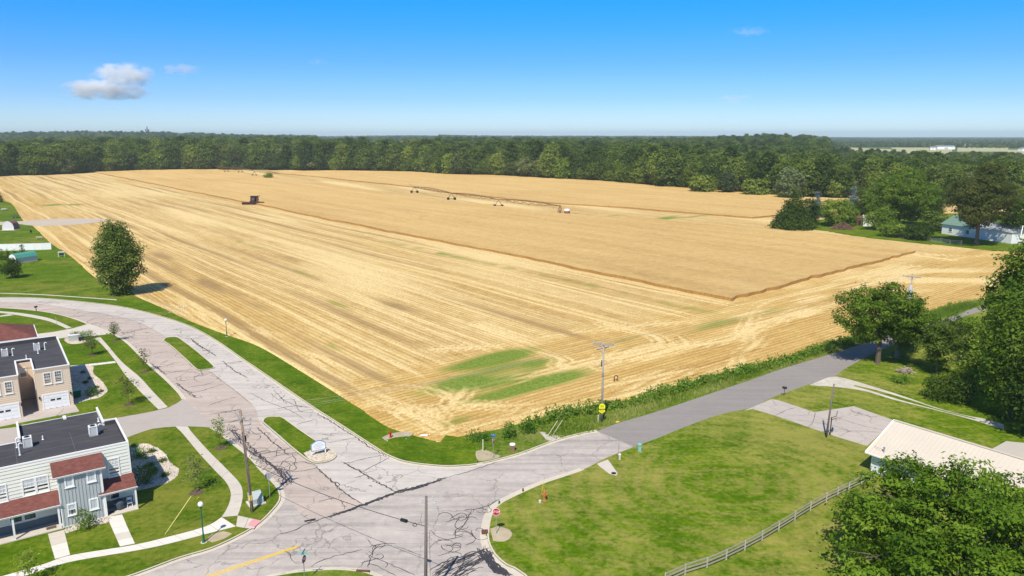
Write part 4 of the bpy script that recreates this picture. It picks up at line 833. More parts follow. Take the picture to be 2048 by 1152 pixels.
place('field_bush', 'lone green bush standing in the wheat near the far irrigation boom', 'bush', b, lobes_round(h, r, .2, 9, 76), 1.2, .45, 76, 'leaf_mid', None)
# ---- planted shrubs
def shrub(name, lab, base, ty, hw, mat, seed, leaf=.11, dens=4, group=None):
    b, h, r = at(base[0], base[1], ty, hw); return place(name, lab, 'shrub', b, lobes_round(h, r, -.1, 9, seed), dens, leaf, seed, mat, None, group=group, zoff=.14, zmin=.02)
shrub('rounded_shrub', 'wide clipped green shrub on the pale stone bed', (280, 919), 899, 19, 'leaf_weed', 80)
shrub('rounded_shrub', 'big dark shrub against the end wall of the grey townhouse', (288, 968), 929, 21, 'leaf_dark', 81)
shrub('porch_shrub', 'bright yellow green bush below the bay of the grey townhouse', (172, 1058), 1022, 19, 'leaf_light', 82, .12, 3.5)
shrub('rounded_shrub', 'round green shrub left of its twin behind the utility cabinet', (149, 678), 665, 11, 'leaf_weed', 83)
shrub('rounded_shrub', 'round green shrub right of its twin behind the utility cabinet', (173, 680), 662, 13, 'leaf_weed', 84)
shrub('rounded_shrub', 'green shrub by the bins in the shade of the beige townhouse', (184, 793), 776, 11, 'leaf_weed', 85)
shrub('roadside_bush', 'upright leafy bush at the field corner behind the blue street sign', (1018, 876), 848, 14, 'leaf_weed', 86, .16, 2.6)
shrub('roadside_bush', 'leafy bush joining the tall weeds beside the field corner', (1056, 864), 848, 15, 'leaf_weed', 87, .16, 2.6)
shrub('roadside_bush', 'low broad leaved bush left of the white marker posts', (960, 880), 868, 22, 'leaf_weed', 88, .15, 2.6)
for i, (x, y, w_, mt, lab) in enumerate(((995, 347, 7, 'leaf_dark', 'small dark shrub topmost on the pale stone bed'), (985, 440, 8, 'leaf_weed', 'green dwarf shrub above the big dark shrub on the stone bed'), (1015, 470, 7, 'leaf_weed', 'green dwarf shrub at the middle of the stone bed'),
                                   (1082, 505, 7, 'leaf_dark', 'dark dwarf shrub at the lower rim of the stone bed'), (1065, 410, 6, 'leaf_dark', 'reddish dwarf shrub near the outer rim of the stone bed'), (882, 312, 6, 'leaf_weed', 'small green shrub at the top corner by the house wall'), (1000, 490, 9, 'leaf_light', 'light green dwarf shrub beside the big dark shrub'))):
    p = K(2, (x, y))[0]; shrub('dwarf_shrub', lab, p, p[1] - w_ * .9, w_, mt, 90 + i, .08, 6, 'dwarf shrubs on the stone bed')
for i, ((x, y), lab) in enumerate((((655, 740), 'tiny dark plant uppermost on the stone bed of the beige townhouse'), ((672, 818), 'dark tuft at the shaded edge of the stone bed'), ((712, 788), 'tiny dark plant in the upper middle of the stone bed'), ((760, 858), 'tiny dark plant in the lower middle of the stone bed'), ((797, 888), 'tiny dark plant at the lower tip of the stone bed'))):
    p = K(1, (x, y))[0]; shrub('bed_plant', lab, p, p[1] - 4, 4, 'leaf_dark', 100 + i, .07, 8, 'tiny plants on the long stone bed')

# ================================================================== THE WOODS
WB = [(-300, 372), (-80, 358), (0, 353), (100, 350), (200, 345), (320, 341), (480, 340), (700, 342), (820, 344), (900, 350), (1000, 352), (1100, 358), (1200, 363), (1300, 372), (1400, 380), (1480, 386), (1560, 392), (1640, 396), (1720, 398), (1800, 402), (1900, 408), (2060, 415), (2300, 425)]
wood_edge = smooth(GP(WB), 4)
def forest_proto(h, r, lo, n, seed, mat, leaf=.80, dens=.36):
    L = lobes_round(h, r, lo, n, seed, 1.0); rq = random.Random(seed + 5); L = L[:1] + [(x * rq.uniform(.75, 1.25), y * rq.uniform(.75, 1.25), z + rq.uniform(-.06, .06) * h, a * rq.uniform(.75, 1.25), b_ * rq.uniform(.75, 1.25), c_ * rq.uniform(.7, 1.2)) for x, y, z, a, b_, c_ in L[1:]]; g = np.random.default_rng(seed); C, N, S, T = crown_arrays(L, dens, leaf, g, per=16, shell=.74, up=.8, flat_=.65)
    ok = C[:, 2] > .2; V, F = leaf_quads(C[ok], N[ok], S[ok], g, .7); tb = MB(); tb.tube([(0, 0, -.3), (.2, .1, h * .4), (0, 0, h * .7)], .35, .12, 5)
    tv = np.array(tb.v); q = [f for f in tb.f if len(f) == 4]
    V2 = np.concatenate([V, tv]); F2 = np.concatenate([F, np.array(q) + len(V)]); mi = np.concatenate([np.zeros(len(F)), np.ones(len(q))])
    return fast_mesh('woodland_tree', V2, F2, [M[mat], M['bark']], {'tint': np.concatenate([np.repeat(T[ok], 4), np.zeros(len(tv))])}, mi)
protos = [forest_proto(25, 7.6, 1.0, 15, 201, 'leaf_wood'), forest_proto(27, 6.8, 1.5, 15, 202, 'leaf_wood'), forest_proto(23, 8.4, .5, 17, 203, 'leaf_wood2'), forest_proto(25, 7.2, 1.0, 15, 204, 'leaf_wood3'),
          forest_proto(24, 7.8, 1.0, 16, 205, 'leaf_wood2'), forest_proto(14, 6.2, .2, 12, 206, 'leaf_wood2', .8, .7), forest_proto(26, 7.4, 1.2, 15, 207, 'leaf_wood')]
extra = [forest_proto(29, 4.6, 1.5, 13, 221, 'leaf_dark'), forest_proto(20, 9.6, .6, 19, 222, 'leaf_wood3'), forest_proto(27, 8.6, 1.0, 22, 223, 'leaf_dark'), forest_proto(18, 6.0, .5, 10, 224, 'leaf_mid')]
EX = 100
frng = random.Random(77); WL = 'broadleaf tree in the dense green wood along the far edge of the wheat field'; n_ind = 0
src_coll = bpy.data.collections.new('woodland_sources'); used = {}
def wood_tree(x, y, k, s, label=WL, group='trees of the wood beyond the wheat field', name='woodland_tree', mat=None):
    o = link(name, extra[k - EX] if k >= EX else protos[k]); o.location = (x, y, float(hill_z(x, y)) - .1); o.rotation_euler = (0, 0, frng.uniform(0, 6.28)); o.scale = (s * frng.uniform(.88, 1.12), s * frng.uniform(.88, 1.12), s)
    tag(o, label, 'tree', group)
    if k not in used and s < 1.2: used[k] = o
    return o
def edge_h(px): return np.interp(px, [0, 300, 700, 1000, 1300, 1500, 1700, 2048], [1.02, 1.12, 1.12, 1.06, 1.0, .92, .80, .78])
EP = np.array(wood_edge); et = np.gradient(EP, axis=0); et /= np.linalg.norm(et, axis=1)[:, None]; en = np.stack([-et[:, 1], et[:, 0]], 1); en *= np.where((en * EP).sum(1) > 0, 1, -1)[:, None]
elen = np.concatenate([[0], np.cumsum(np.linalg.norm(np.diff(EP, axis=0), axis=1))])
def on_edge(s_, dep): i = min(int(np.searchsorted(elen, s_)), len(EP) - 1); p = EP[i] + en[i] * dep; return p, p[0] / p[1] * FPX + 1024
for row, (dep, sp) in enumerate(((6, 9.0), (15, 10.5), (26, 12.5))):
    s_ = 0
    while s_ < elen[-1]:
        p, px = on_edge(s_, dep + frng.uniform(-3, 3)); s_ += sp * frng.uniform(.65, 1.35)
        if not (-40 < px < 2090) or n_ind >= 296: continue
        small = row == 0 and frng.random() < .38; k = 5 if small else frng.choice((0, 1, 2, 3, 4, 6, 100, 101, 102, 103, 2))
        wood_tree(p[0], p[1], k, (frng.uniform(.55, 1.05) if small else frng.uniform(.70, 1.12)) * float(edge_h(px))); n_ind += 1
M['leaf_silver'] = M['leaf_grey']
protos += [forest_proto(18, 5.4, .5, 9, 211, 'leaf_grey', .7, .45), forest_proto(10, 6, .2, 9, 212, 'leaf_wood2', .7, .5)]
for px, py, s, k, lab in ((1580, 398, 1.0, 7, 'pale silvery tree standing out at the wood edge near the dark pine'), (1452, 387, .8, 7, 'pale silvery tree at the wood edge above the middle of the far wheat'), (1405, 385, 1.2, 8, 'bright green low tree at the foot of the wood'), (1510, 391, 1.1, 8, 'bright green rounded tree at the wood edge left of the silvery one'), (1570, 397, .7, 8, 'bright green small tree at the foot of the silvery tree')):
    x, y = G(px, py); wood_tree(x, y, k, s, lab, None, 'wood_edge_tree')
# the rest of the wood, as one mass of the same trees
for k in used: src_coll.objects.link(used[k])
pr = np.random.default_rng(9)
pts, scl = [], []
def scatter(d0, d1, spacing, s0):
    n = int((d1 ** 2 - d0 ** 2) * math.radians(76) / 2 / spacing ** 2 * 1.15)
    d = np.sqrt(pr.uniform(d0 ** 2, d1 ** 2, n)); a = pr.uniform(-R(38), R(38), n); x = d * np.sin(a); y = d * np.cos(a); az = x / y * FPX + 1024
    # beyond the wood's front edge?
    ed = np.interp(np.arctan2(x, y), np.arctan2(EP[:, 0], EP[:, 1]), np.hypot(EP[:, 0], EP[:, 1])); ok = d > ed + 30
    cl = lumpy(x, y, 260, 41)
    ok &= ~((az > 1660) & (d > 1350) & (d < 2500) & (az < 2300)); ok &= ~((az > 640) & (az < 880) & (d > 1750) & (d < 2500))
    ok &= ~((az > 330) & (az < 400) & (d > 2550) & (d < 3050)); ok &= ~((d > 2600) & (cl > .95)); ok &= ~((az > 1005) & (az < 1100) & (d > 2900) & (d < 3300))
    low = np.where((az > 1640) & (d > 800), .62, 1.0) * np.where((az > 640) & (az < 880) & (d > 1100), .68, 1.0)
    x, y, low, az = x[ok], y[ok], low[ok], az[ok]
    z = hill_z(x, y) - .5; pts.append(np.stack([x, y, z], 1)); scl.append(s0 * low * pr.uniform(.62, 1.12, len(x)) * edge_h(np.clip(az, 0, 2048)))
scatter(380, 1000, 10.5, .98); scatter(1000, 1900, 14, 1.02); scatter(1900, 3300, 19, .92); scatter(3300, 7500, 34, .80)
pts = np.concatenate(pts); scl = np.concatenate(scl)
me = bpy.data.meshes.new('far_wood'); me.vertices.add(len(pts)); me.vertices.foreach_set('co', pts.astype(np.float32).ravel())
a = me.attributes.new('size', 'FLOAT', 'POINT'); a.data.foreach_set('value', scl.astype(np.float32)); me.update()
far = tag(link('far_wood', me), 'distant woodland reaching from the field edge to the horizon', 'woods', kind='stuff')
ng = bpy.data.node_groups.new('far_wood', 'GeometryNodeTree'); ng.interface.new_socket('Geometry', in_out='INPUT', socket_type='NodeSocketGeometry'); ng.interface.new_socket('Geometry', in_out='OUTPUT', socket_type='NodeSocketGeometry')
gi = ng.nodes.new('NodeGroupInput'); go = ng.nodes.new('NodeGroupOutput'); iop = ng.nodes.new('GeometryNodeInstanceOnPoints'); ci = ng.nodes.new('GeometryNodeCollectionInfo'); na_ = ng.nodes.new('GeometryNodeInputNamedAttribute')
rv = ng.nodes.new('FunctionNodeRandomValue'); rv.data_type = 'FLOAT_VECTOR'; rv.inputs[0].default_value = (0, 0, 0); rv.inputs[1].default_value = (.06, .06, 6.28)
ci.inputs['Collection'].default_value = src_coll; ci.inputs['Separate Children'].default_value = True; ci.inputs['Reset Children'].default_value = True; na_.inputs['Name'].default_value = 'size'
iop.inputs['Pick Instance'].default_value = True
mp_ = ng.nodes.new('GeometryNodeMeshToPoints')
ng.links.new(gi.outputs[0], mp_.inputs[0]); ng.links.new(mp_.outputs[0], iop.inputs['Points']); ng.links.new(ci.outputs[0], iop.inputs['Instance']); ng.links.new(rv.outputs[0], iop.inputs['Rotation']); ng.links.new(na_.outputs[0], iop.inputs['Scale']); ng.links.new(iop.outputs[0], go.inputs[0])
far.modifiers.new('trees', 'NODES').node_group = ng
# pale far fields seen through gaps of the woods
def far_field(poly, m):
    P = [tuple(q) for q in poly]; struct(MB().add([(x, y, float(hill_z(x, y)) + .35) for x, y in P], [tuple(range(len(P)))]).build('far_field', m))
far_mat = concmat('distant_crop', (.42, .40, .20), .15, .2)
for a0, a1, d0, d1 in ((1675, 1770, 1450, 1900), (1770, 1890, 1500, 2200), (1900, 2000, 1700, 2300), (2000, 2100, 1450, 1900), (335, 395, 2620, 2980), (655, 740, 1900, 2300), (750, 860, 2000, 2400)):
    far_field([((a - 1024) / FPX * d, d) for a, d in ((a0, d0), (a1, d0), (a1, d1), (a0, d1))], far_mat)
# tall weeds and grass along the field side of the road
g = np.random.default_rng(12); vp = np.array(verge_poly); n = 34000
x = g.uniform(vp[:, 0].min(), 110, n * 3); y = g.uniform(vp[:, 1].min(), vp[:, 1].max(), n * 3); k = in_poly(x, y, [tuple(q) for q in verge_poly]); x, y = x[k], y[k]
dtop = poly_dist(x, y, smooth(GP(vtop[2:]), 2)); dbot = poly_dist(x, y, smooth(asp_l, 1.5)); near_c = to_uv(np.stack([x, y], 1))[:, 1]
far_ok = near_c > to_uv(GK(15, (1500, 240))[0])[1]
def weeds(name, label, cat, sel, h0, h1, wd, mat, seed, broad=False):
    q = np.random.default_rng(seed); X0, Y0 = x[sel], y[sel]; m = len(X0); ht = q.uniform(h0, h1, m) * (.75 + .35 * lumpy(X0, Y0, 2.2, seed)); ht = np.clip(ht, .12, None)
    if broad:
        rep = 7; C = np.stack([np.repeat(X0, rep) + q.normal(0, .22, m * rep), np.repeat(Y0, rep) + q.normal(0, .22, m * rep), .1 + np.repeat(ht, rep) * q.uniform(.2, 1, m * rep)], 1)
        Vq, Fq = leaf_quads(C, q.normal(size=(m * rep, 3)) * .6 + np.array([0, -.2, .8]), q.uniform(.13, .28, m * rep), q); T = np.repeat(q.uniform(.1, .75, m), rep * 4)
    else:
        rep = 5; bx = np.repeat(X0, rep) + q.normal(0, .12, m * rep); by = np.repeat(Y0, rep) + q.normal(0, .12, m * rep); hh = np.repeat(ht, rep) * q.uniform(.6, 1.1, m * rep); a = q.uniform(0, 6.28, m * rep); ln = q.normal(0, .3, (m * rep, 2)) * hh[:, None]
        dx, dy = np.cos(a) * wd, np.sin(a) * wd; z0 = np.full(m * rep, .05)
        Vq = np.stack([np.stack([bx - dx, by - dy, z0], 1), np.stack([bx + dx, by + dy, z0], 1), np.stack([bx + dx * .3 + ln[:, 0], by + dy * .3 + ln[:, 1], hh + .1], 1), np.stack([bx - dx * .3 + ln[:, 0], by - dy * .3 + ln[:, 1], hh + .1], 1)], 1).reshape(-1, 3)
        Fq = np.arange(4 * m * rep).reshape(-1, 4); T = np.repeat(np.clip(.35 + .35 * lumpy(X0, Y0, 3, seed + 5) + q.uniform(-.2, .2, m), 0, 1), rep * 4)
    tag(link(name, fast_mesh(name, Vq, Fq, M[mat], {'tint': T})), label, cat, kind='stuff')
r_ = g.random(len(x))
weeds('broadleaf_weeds', 'dark broad leaved weeds along the field side of the road', 'weeds', far_ok & (dtop < 2.6) & (r_ < .62) & (near_c < 150), .7, 1.6, .03, 'leaf_weed', 71, True)
weeds('tall_grass', 'tall uncut grass between the weeds and the asphalt road', 'grass', far_ok & (dbot > .25) & ~((dtop < 1.6) & (r_ < .5)), .35, 1.05, .05, 'blade', 72)
weeds('rough_grass', 'short rough grass at the field corner by the road', 'grass', ~far_ok & (r_ < .8), .08, .22, .02, 'blade', 73)
# ================================================================== BUILDINGS
def shingle_mat():
    t = NT('red_shingles'); o = t.obj(); br = t.n('ShaderNodeTexBrick'); br.inputs['Scale'].default_value = 1.0; br.offset = .5
    br.inputs['Brick Width'].default_value = .34; br.inputs['Row Height'].default_value = .16; br.inputs['Mortar Size'].default_value = .012; br.inputs['Mortar Smooth'].default_value = .4
    br.inputs['Color1'].default_value = (.145, .046, .038, 1); br.inputs['Color2'].default_value = (.20, .075, .060, 1); br.inputs['Mortar'].default_value = (.10, .04, .035, 1)
    t.l(o, br.inputs['Vector']); n = t.noise(1.5, o, 4); c = t.mix(t.math('MULTIPLY', t.ramp(n, (.4, 0), (.7, 1)), .35), br.outputs['Color'], (.25, .115, .095)); return t.done(c, .95, br.outputs['Fac'], .3, .01)
M['shingle'] = shingle_mat()
M['siding_pale'] = simple('pale_sage_siding', (.74, .74, .66), .6, .04, 1.2)
M['siding_grey'] = simple('blue_grey_siding', (.42, .45, .455), .6, .05, 1.2)
M['siding_dark'] = simple('slate_grey_siding', (.12, .145, .155), .6, .06, 1.2)
M['siding_beige'] = simple('beige_siding', (.70, .56, .43), .6, .04, 1.2)
M['siding_blue'] = simple('pale_blue_siding', (.68, .72, .76), .6, .04, 1.2)
M['trim'] = simple('white_trim', (.82, .81, .79), .45, .04, 2)
M['membrane'] = concmat('roof_membrane', (.060, .058, .066), .22, .25, streak=R(-35), dark=(.12, .115, .115))
M['roof_beige'] = simple('cream_metal_roof', (.60, .535, .45), .5, .05, .4)
M['roof_green'] = simple('green_shingle_roof', (.15, .24, .19), .9, .15, 2)
def glass_mat():
    t = NT('window_glass'); o = t.obj(); n = t.noise(1.3, o, 2); t.b.inputs['Specular IOR Level'].default_value = .8
    return t.done(t.ramp(n, (.4, (.035, .04, .05)), (.62, (.14, .155, .17))), .08)
M['glass'] = glass_mat(); M['blind'] = simple('window_blind', (.52, .56, .60), .3, .06, 4, spec=.6)
M['garage_white'] = simple('white_garage_door', (.78, .79, .82), .5, .04, 2)
E1 = np.array([.816, .578]); N1 = np.array([-.578, .816]); RZ1 = math.atan2(.578, .816)
class Plane:                        # a vertical facade: reads heights and widths off the photo
    def __init__(s, O, b=0.0, e=E1, n=N1): s.O = np.array(O) + b * n; s.e = e; s.n = n
    def __call__(s, px, py):
        r = ray(px, py); t = (s.O @ s.n) / (r[0] * s.n[0] + r[1] * s.n[1]); p = np.array([r[0] * t, r[1] * t]) - s.O
        return float(p @ s.e), CAMH + r[2] * t
    def rect(s, tl, br):
        a0, z1 = s(*tl); a1, z0 = s(*br); return a0, a1, z0, z1
def lap(mb, x0, x1, y, z0, z1, pitch=.19, out=.028, mi=0):
    """horizontal lap siding on a wall facing -y: each board leans out at its foot"""
    z = z0
    while z < z1 - .02:
        t = min(z + pitch, z1); mb.add([(x0, y - out, z), (x1, y - out, z), (x1, y - .004, t), (x0, y - .004, t)], [(0, 1, 2, 3)], mi); mb.add([(x0, y, z), (x1, y, z), (x1, y - out, z), (x0, y - out, z)], [(0, 1, 2, 3)], mi); z = t
def lap_side(mb, x, y0, y1, z0, z1, sgn=1, pitch=.19, out=.028, mi=0):
    z = z0
    while z < z1 - .02:
        t = min(z + pitch, z1); mb.add([(x + sgn * out, y0, z), (x + sgn * out, y1, z), (x + sgn * .004, y1, t), (x + sgn * .004, y0, t)], [(0, 1, 2, 3)], mi); mb.add([(x, y0, z), (x, y1, z), (x + sgn * out, y1, z), (x + sgn * out, y0, z)], [(0, 1, 2, 3)], mi); z = t
def window(parent, x0, x1, z0, z1, y, grid=True, sash=True, fr=.11, blind=False, out=.06):
    """a window in a wall facing -y, as a frame with sill, panes and muntins"""
    mb = MB(); mb.box(x0, x1, y - out, y + .04, z0, z0 + fr); mb.box(x0, x1, y - out, y + .04, z1 - fr, z1); mb.box(x0, x0 + fr, y - out, y + .04, z0 + fr, z1 - fr); mb.box(x1 - fr, x1, y - out, y + .04, z0 + fr, z1 - fr)
    w_ = mb.build('window', M['trim'], parent); MB().box(x0 - .04, x1 + .04, y - out - .05, y - .002, z0 - .05, z0 - .002).build('sill', M['trim'], w_)
    zm = (z0 + z1) / 2; q = y - .012
    if sash:
        MB().box(x0 + fr, x1 - fr, q, q + .02, zm + .03, z1 - fr).build('pane', M['blind'] if blind else M['glass'], w_); MB().box(x0 + fr, x1 - fr, q + .012, q + .03, z0 + fr, zm - .03).build('pane', M['glass'], w_)
        MB().box(x0 + fr, x1 - fr, y - .045, y + .02, zm - .03, zm + .03).build('meeting_rail', M['trim'], w_)
    else: MB().box(x0 + fr, x1 - fr, q, q + .02, z0 + fr, z1 - fr).build('pane', M['blind'] if blind else M['glass'], w_)
    if grid:
        g_ = MB(); W = x1 - x0 - 2 * fr; zb = zm + .03 if sash else z0 + fr; zt = z1 - fr
        for i in (1, 2): g_.box(x0 + fr + W * i / 3 - .018, x0 + fr + W * i / 3 + .018, y - .035, y - .0135, zb, zt)
        g_.box(x0 + fr, x1 - fr, y - .036, y - .0136, (zb + zt) / 2 - .018, (zb + zt) / 2 + .018); g_.build('muntin', M['trim'], w_)
    return w_
def shed_roof(parent, x0, x1, y0, y1, z0, z1, th=.12, name='roof'):
    """slopes from (y1, z1) at the wall down to (y0, z0) at the eave; built flat in its own frame so courses follow the slope"""
    L = math.hypot(y1 - y0, z1 - z0); o = MB().box(0, x1 - x0, 0, L, -th, 0).build(name, M['shingle'], parent); o.location = (x0, y0, z0); o.rotation_euler = (math.atan2(z1 - z0, y1 - y0), 0, 0)
    MB().box(-.06, x1 - x0 + .06, -.05, -.002, -th - .08, .005).build('fascia', M['trim'], o); return o
# ---------------- grey townhouse
OA = (-39.67, 72.75); A = thing('townhouse', 'pale sage and grey two storey townhouse with red porch roofs', 'house', (OA[0], OA[1], .1), RZ1)
HT = 6.9; zA = lambda z: z - .1
mb = MB(); mb.box(-24, 0, 0, 8.1, 0, HT - .75, 0); mb.box(-9.2, -1.18, 8.1, 13.2, 0, HT - .75, 0); mb.build('wall', M['siding_pale'], A)
sd_ = MB(); lap(sd_, -24, -.10, -.001, 2.9, HT - .12, .36, .055); lap_side(sd_, .001, .10, 8.0, .1, HT - .12, 1, .36, .055); lap(sd_, -24, -.10, -.001, .95, 2.9); sd_.build('siding', M['siding_pale'], A)
wn = MB(); lap(wn, -24, -6.65, -.03, .05, .95, .22); lap(wn, -2.9, -.10, -.03, .05, .95, .22); wn.build('wainscot', M['siding_dark'], A)
tr_ = MB(); tr_.box(-.12, .04, -.045, .12, 0, HT - .1); tr_.box(-.05, .045, 7.98, 8.12, 0, HT - .1); tr_.build('corner_board', M['trim'], A)
rf = MB(); rf.box(-24, -.12, .12, 8.1, HT - .748, HT - .62); rf.box(-9.0, -1.36, 8.1, 13.3, HT - .747, HT - .621)
rf.build('roof', M['membrane'], A)
pp = MB()
pp.box(-24, .03, -.05, .13, HT - .13, HT); pp.box(-24, .0, 0.0, .11, HT - .76, HT - .131)
pp.box(-.13, .05, .131, 8.1, HT - .13, HT); pp.box(-.11, 0, .111, 8.1, HT - .76, HT - .131)
pp.box(-1.2, -.131, 7.93, 8.1, HT - .131, HT - .002); pp.box(-1.2, -.111, 7.95, 8.1, HT - .76, HT - .132)
pp.box(-1.37, -1.18, 7.9, 13.4, HT - .25, HT - .1); pp.box(-1.35, -1.2, 8.101, 13.35, HT - .76, HT - .251)
pp.box(-9.2, -9.0, 7.9, 13.4, HT - .25, HT - .1); pp.box(-9.19, -9.01, 8.101, 13.35, HT - 2.2, HT - .251)
pp.box(-9.0, -1.37, 13.28, 13.36, HT - .76, HT - .58); pp.box(-24, -9.2, 8.05, 8.2, HT - .76, HT - .58)
pp.build('parapet', M['trim'], A)
dkp = MB(); dkp.box(-.145, -.131, .13, 7.93, HT - .62, HT - .14); dkp.box(-1.19, -.145, 7.915, 7.93, HT - .62, HT - .14); dkp.build('parapet_flashing', M['membrane'], A)
sm = MB()
for q in (2.1, 4.2, 6.2): sm.box(-24, -.2, q, q + .035, HT - .619, HT - .612)
for q in (-4.6, -9.6, -14): sm.box(q, q + .03, .2, 8.0, HT - .6195, HT - .6135)
for q in (9.6, 11.9): sm.box(-9.0, -1.4, q, q + .035, HT - .62, HT - .612)
sm.build('roof_seam', simple('seam_tape', (.17, .16, .165), .9, .2), A)
PA = Plane(OA); PB = Plane(OA, -1.67)
def W(pl, tl, br, y, **k):
    a0, a1, z0, z1 = pl.rect(K(9, tl)[0], K(9, br)[0]); return (a0, a1, zA(z0), zA(z1), y)
x0, x1, z0, z1, y = W(PA, (1228, 105), (1390, 285), -.03); window(A, x0, x1, z0, z1, y, blind=True)
x0, x1, z0, z1, y = W(PA, (240, 345), (575, 465), -.03); xm = (x0 + x1) / 2; window(A, x0, xm + .02, z0, z1, y, blind=True); window(A, xm + .021, x1, z0, z1, y, blind=True)
x0, x1, z0, z1, y = W(PA, (-60, 415), (98, 582), -.03); window(A, x0, x1, z0, z1, y, blind=True); window(A, x0 - 1.25, x0 - .01, z0, z1, y, blind=True)
window(A, -2.25, -1.25, 1.0, 2.35, -.03, blind=False); window(A, -10.9, -9.75, 1.0, 2.3, -.03); window(A, -9.74, -8.6, 1.0, 2.3, -.03); window(A, -14.2, -12.9, 1.0, 2.3, -.03); window(A, -16, -14.6, 1.0, 2.3, -.03)
# bay
by = -1.67
MB().box(-6.6, -2.95, by, -.03, 0, 5.48).build('bay', M['siding_grey'], A)
bt = MB()
k = -6.5
while k < -3.0: bt.box(k, k + .05, by - .045, by - .001, .1, 5.47); k += .3
bt.build('batten', M['siding_grey'], A)
cb = MB(); cb.box(-6.66, -6.56, by - .03, by + .08, 0, 5.6); cb.box(-2.99, -2.89, by - .03, by + .08, 0, 5.6); cb.box(-6.55, -3.0, by - .035, by - .003, 0, .14); cb.build('corner_board', M['trim'], A)
for tl, br in (((730, 303), (858, 412)), ((985, 243), (1112, 352)), ((765, 628), (893, 732)), ((1020, 567), (1143, 667))):
    x0, x1, z0, z1, y = W(PB, tl, br, by - .03); window(A, x0, x1, z0, z1, y, grid=False, sash=(tl[0] == 765), blind=True, fr=.14)
shed_roof(A, -7.0, -2.5, by - .35, -.03, 5.5, 6.35)
# porches
shed_roof(A, -3.3, .15, by - .25, -.03, 2.62, 3.45); shed_roof(A, -24, -6.67, by - .25, -.03, 2.62, 3.45)
dk = MB(); dk.box(-3.0, .1, by - .15, -.02, -.05, .12); dk.box(-24, -6.61, by - .15, -.02, -.05, .12); dk.build('porch_floor', M['walk'], A)
pb = MB(); pb.box(-2.88, .08, by - .08, by + .06, 2.34, 2.5); pb.box(-24, -6.7, by - .08, by + .06, 2.34, 2.5); pb.build('beam', M['trim'], A)
for x in (-.02, -2.8, -6.85, -10.6, -14.5):
    MB().box(x - .085, x + .085, by - .085, by + .085, .12, 2.34).build('porch_post', M['trim'], A)
dwn = MB(); dwn.box(-2.86, -2.78, -.1, -.04, 3.4, 5.9); dwn.tube([(-2.84, by - .02, 5.5), (-2.84, by - .05, 2.8)], .04, n=5); dwn.build('downpipe', M['trim'], A)
for x, nm in ((-2.5, 'doormat'), (-7.6, 'doormat')):
    c = np.array(OA) + x * E1 + (by + .55) * N1; o = MB().box(-.42, .42, -.28, .28, 0, .025).build(nm, M['mulch']); o.location = (c[0], c[1], .2205); o.rotation_euler = (0, 0, RZ1); tag(o, 'brown doormat on the right porch, beside the covered grill' if x > -5 else 'brown doormat on the long left porch of the grey townhouse', 'doormat')
# folding chair and covered grill on the right porch
def on_A(a, b, z): p = np.array(OA) + a * E1 + b * N1; return (p[0], p[1], z)
ch = thing('folding_chair', 'white folding chair on the porch of the grey townhouse', 'chair', on_A(-.55, -.75, .22), RZ1 - .1)
MB().box(-.22, .22, -.22, .2, .42, .46).build('seat', M['white'], ch); bk = MB(); bk.add([(-.22, .2, .62), (.22, .2, .62), (.22, .26, .9), (-.22, .26, .9), (-.22, .23, .62), (.22, .23, .62), (.22, .29, .9), (-.22, .29, .9)], [(0, 1, 2, 3), (7, 6, 5, 4), (0, 4, 5, 1), (2, 6, 7, 3)]); bk.build('backrest', M['white'], ch)
for sx in (-.23, .23):
    MB().bar((sx, -.3, 0), (sx, .27, .92), .035).build('leg', M['white'], ch); MB().bar((sx, .3, 0), (sx, -.2, .44), .03).build('leg', M['white'], ch)
gr = thing('barbecue_grill', 'grill under a grey blue cover on the porch beside the folding chair', 'grill', on_A(-1.45, -.85, .22), RZ1)
MB().lathe([(.30, 0), (.36, .25), (.44, .6), (.47, .78), (.40, .98), (.22, 1.1), (.04, 1.13)], n=12).build('cover', simple('grill_cover', (.07, .09, .12), .7, .25, 4), gr, True); MB().box(-.55, .55, -.2, .2, .68, .76).build('side_shelf', M['siding_dark'], gr)
def ac_unit(base, zr, label, rz):
    x, y = G(*base, zr); o = thing('air_conditioner', label, 'air conditioner', (x, y, zr), rz, 'condensers on the flat roofs')
    MB().box(-.38, .38, -.38, .38, 0, .06).build('base', M['grey_box'], o); MB().box(-.32, .32, -.32, .32, .06, .98).build('coil', simple('coil_grey', (.16, .18, .20), .5, .2) if 'coil_grey' not in bpy.data.materials else bpy.data.materials['coil_grey'], o)
    lv = MB()
    for i in range(10): z = .10 + i * .087; lv.box(-.36, .36, -.36, -.321, z, z + .045); lv.box(-.36, .36, .321, .36, z, z + .045); lv.box(-.36, -.321, -.36, .36, z, z + .045); lv.box(.321, .36, -.36, .36, z, z + .045)
    for i in (-.36, .36):
        for j in (-.36, .36): lv.box(i - .04, i + .04, j - .04, j + .04, .05, 1.0)
    lv.build('louvre', M['white'], o); MB().box(-.4, .4, -.4, .4, 1.0, 1.07).build('top', M['white'], o); MB().lathe([(.28, 0), (.28, .03), (.1, .05)], (0, 0, 1.072), 14).build('fan_guard', M['black'], o)
    return o
def roof_pipe(base, zr, h, label, hook=True, r=.07):
    x, y = G(*base, zr); mb = MB(); mb.lathe([(r * 1.8, 0), (r * 1.3, .06)], n=8); mb.tube([(0, 0, .0), (0, 0, h)], r, n=8)
    if hook: mb.tube([(0, 0, h - .02), (.12, .1, h + .10), (.24, .2, h - .02)], r, n=7)
    o = mb.build('vent_pipe', M['white']); o.location = (x, y, zr); tag(o, label, 'vent pipe', 'white vent pipes on the flat roofs'); return o
ZR = HT + .1 - .615
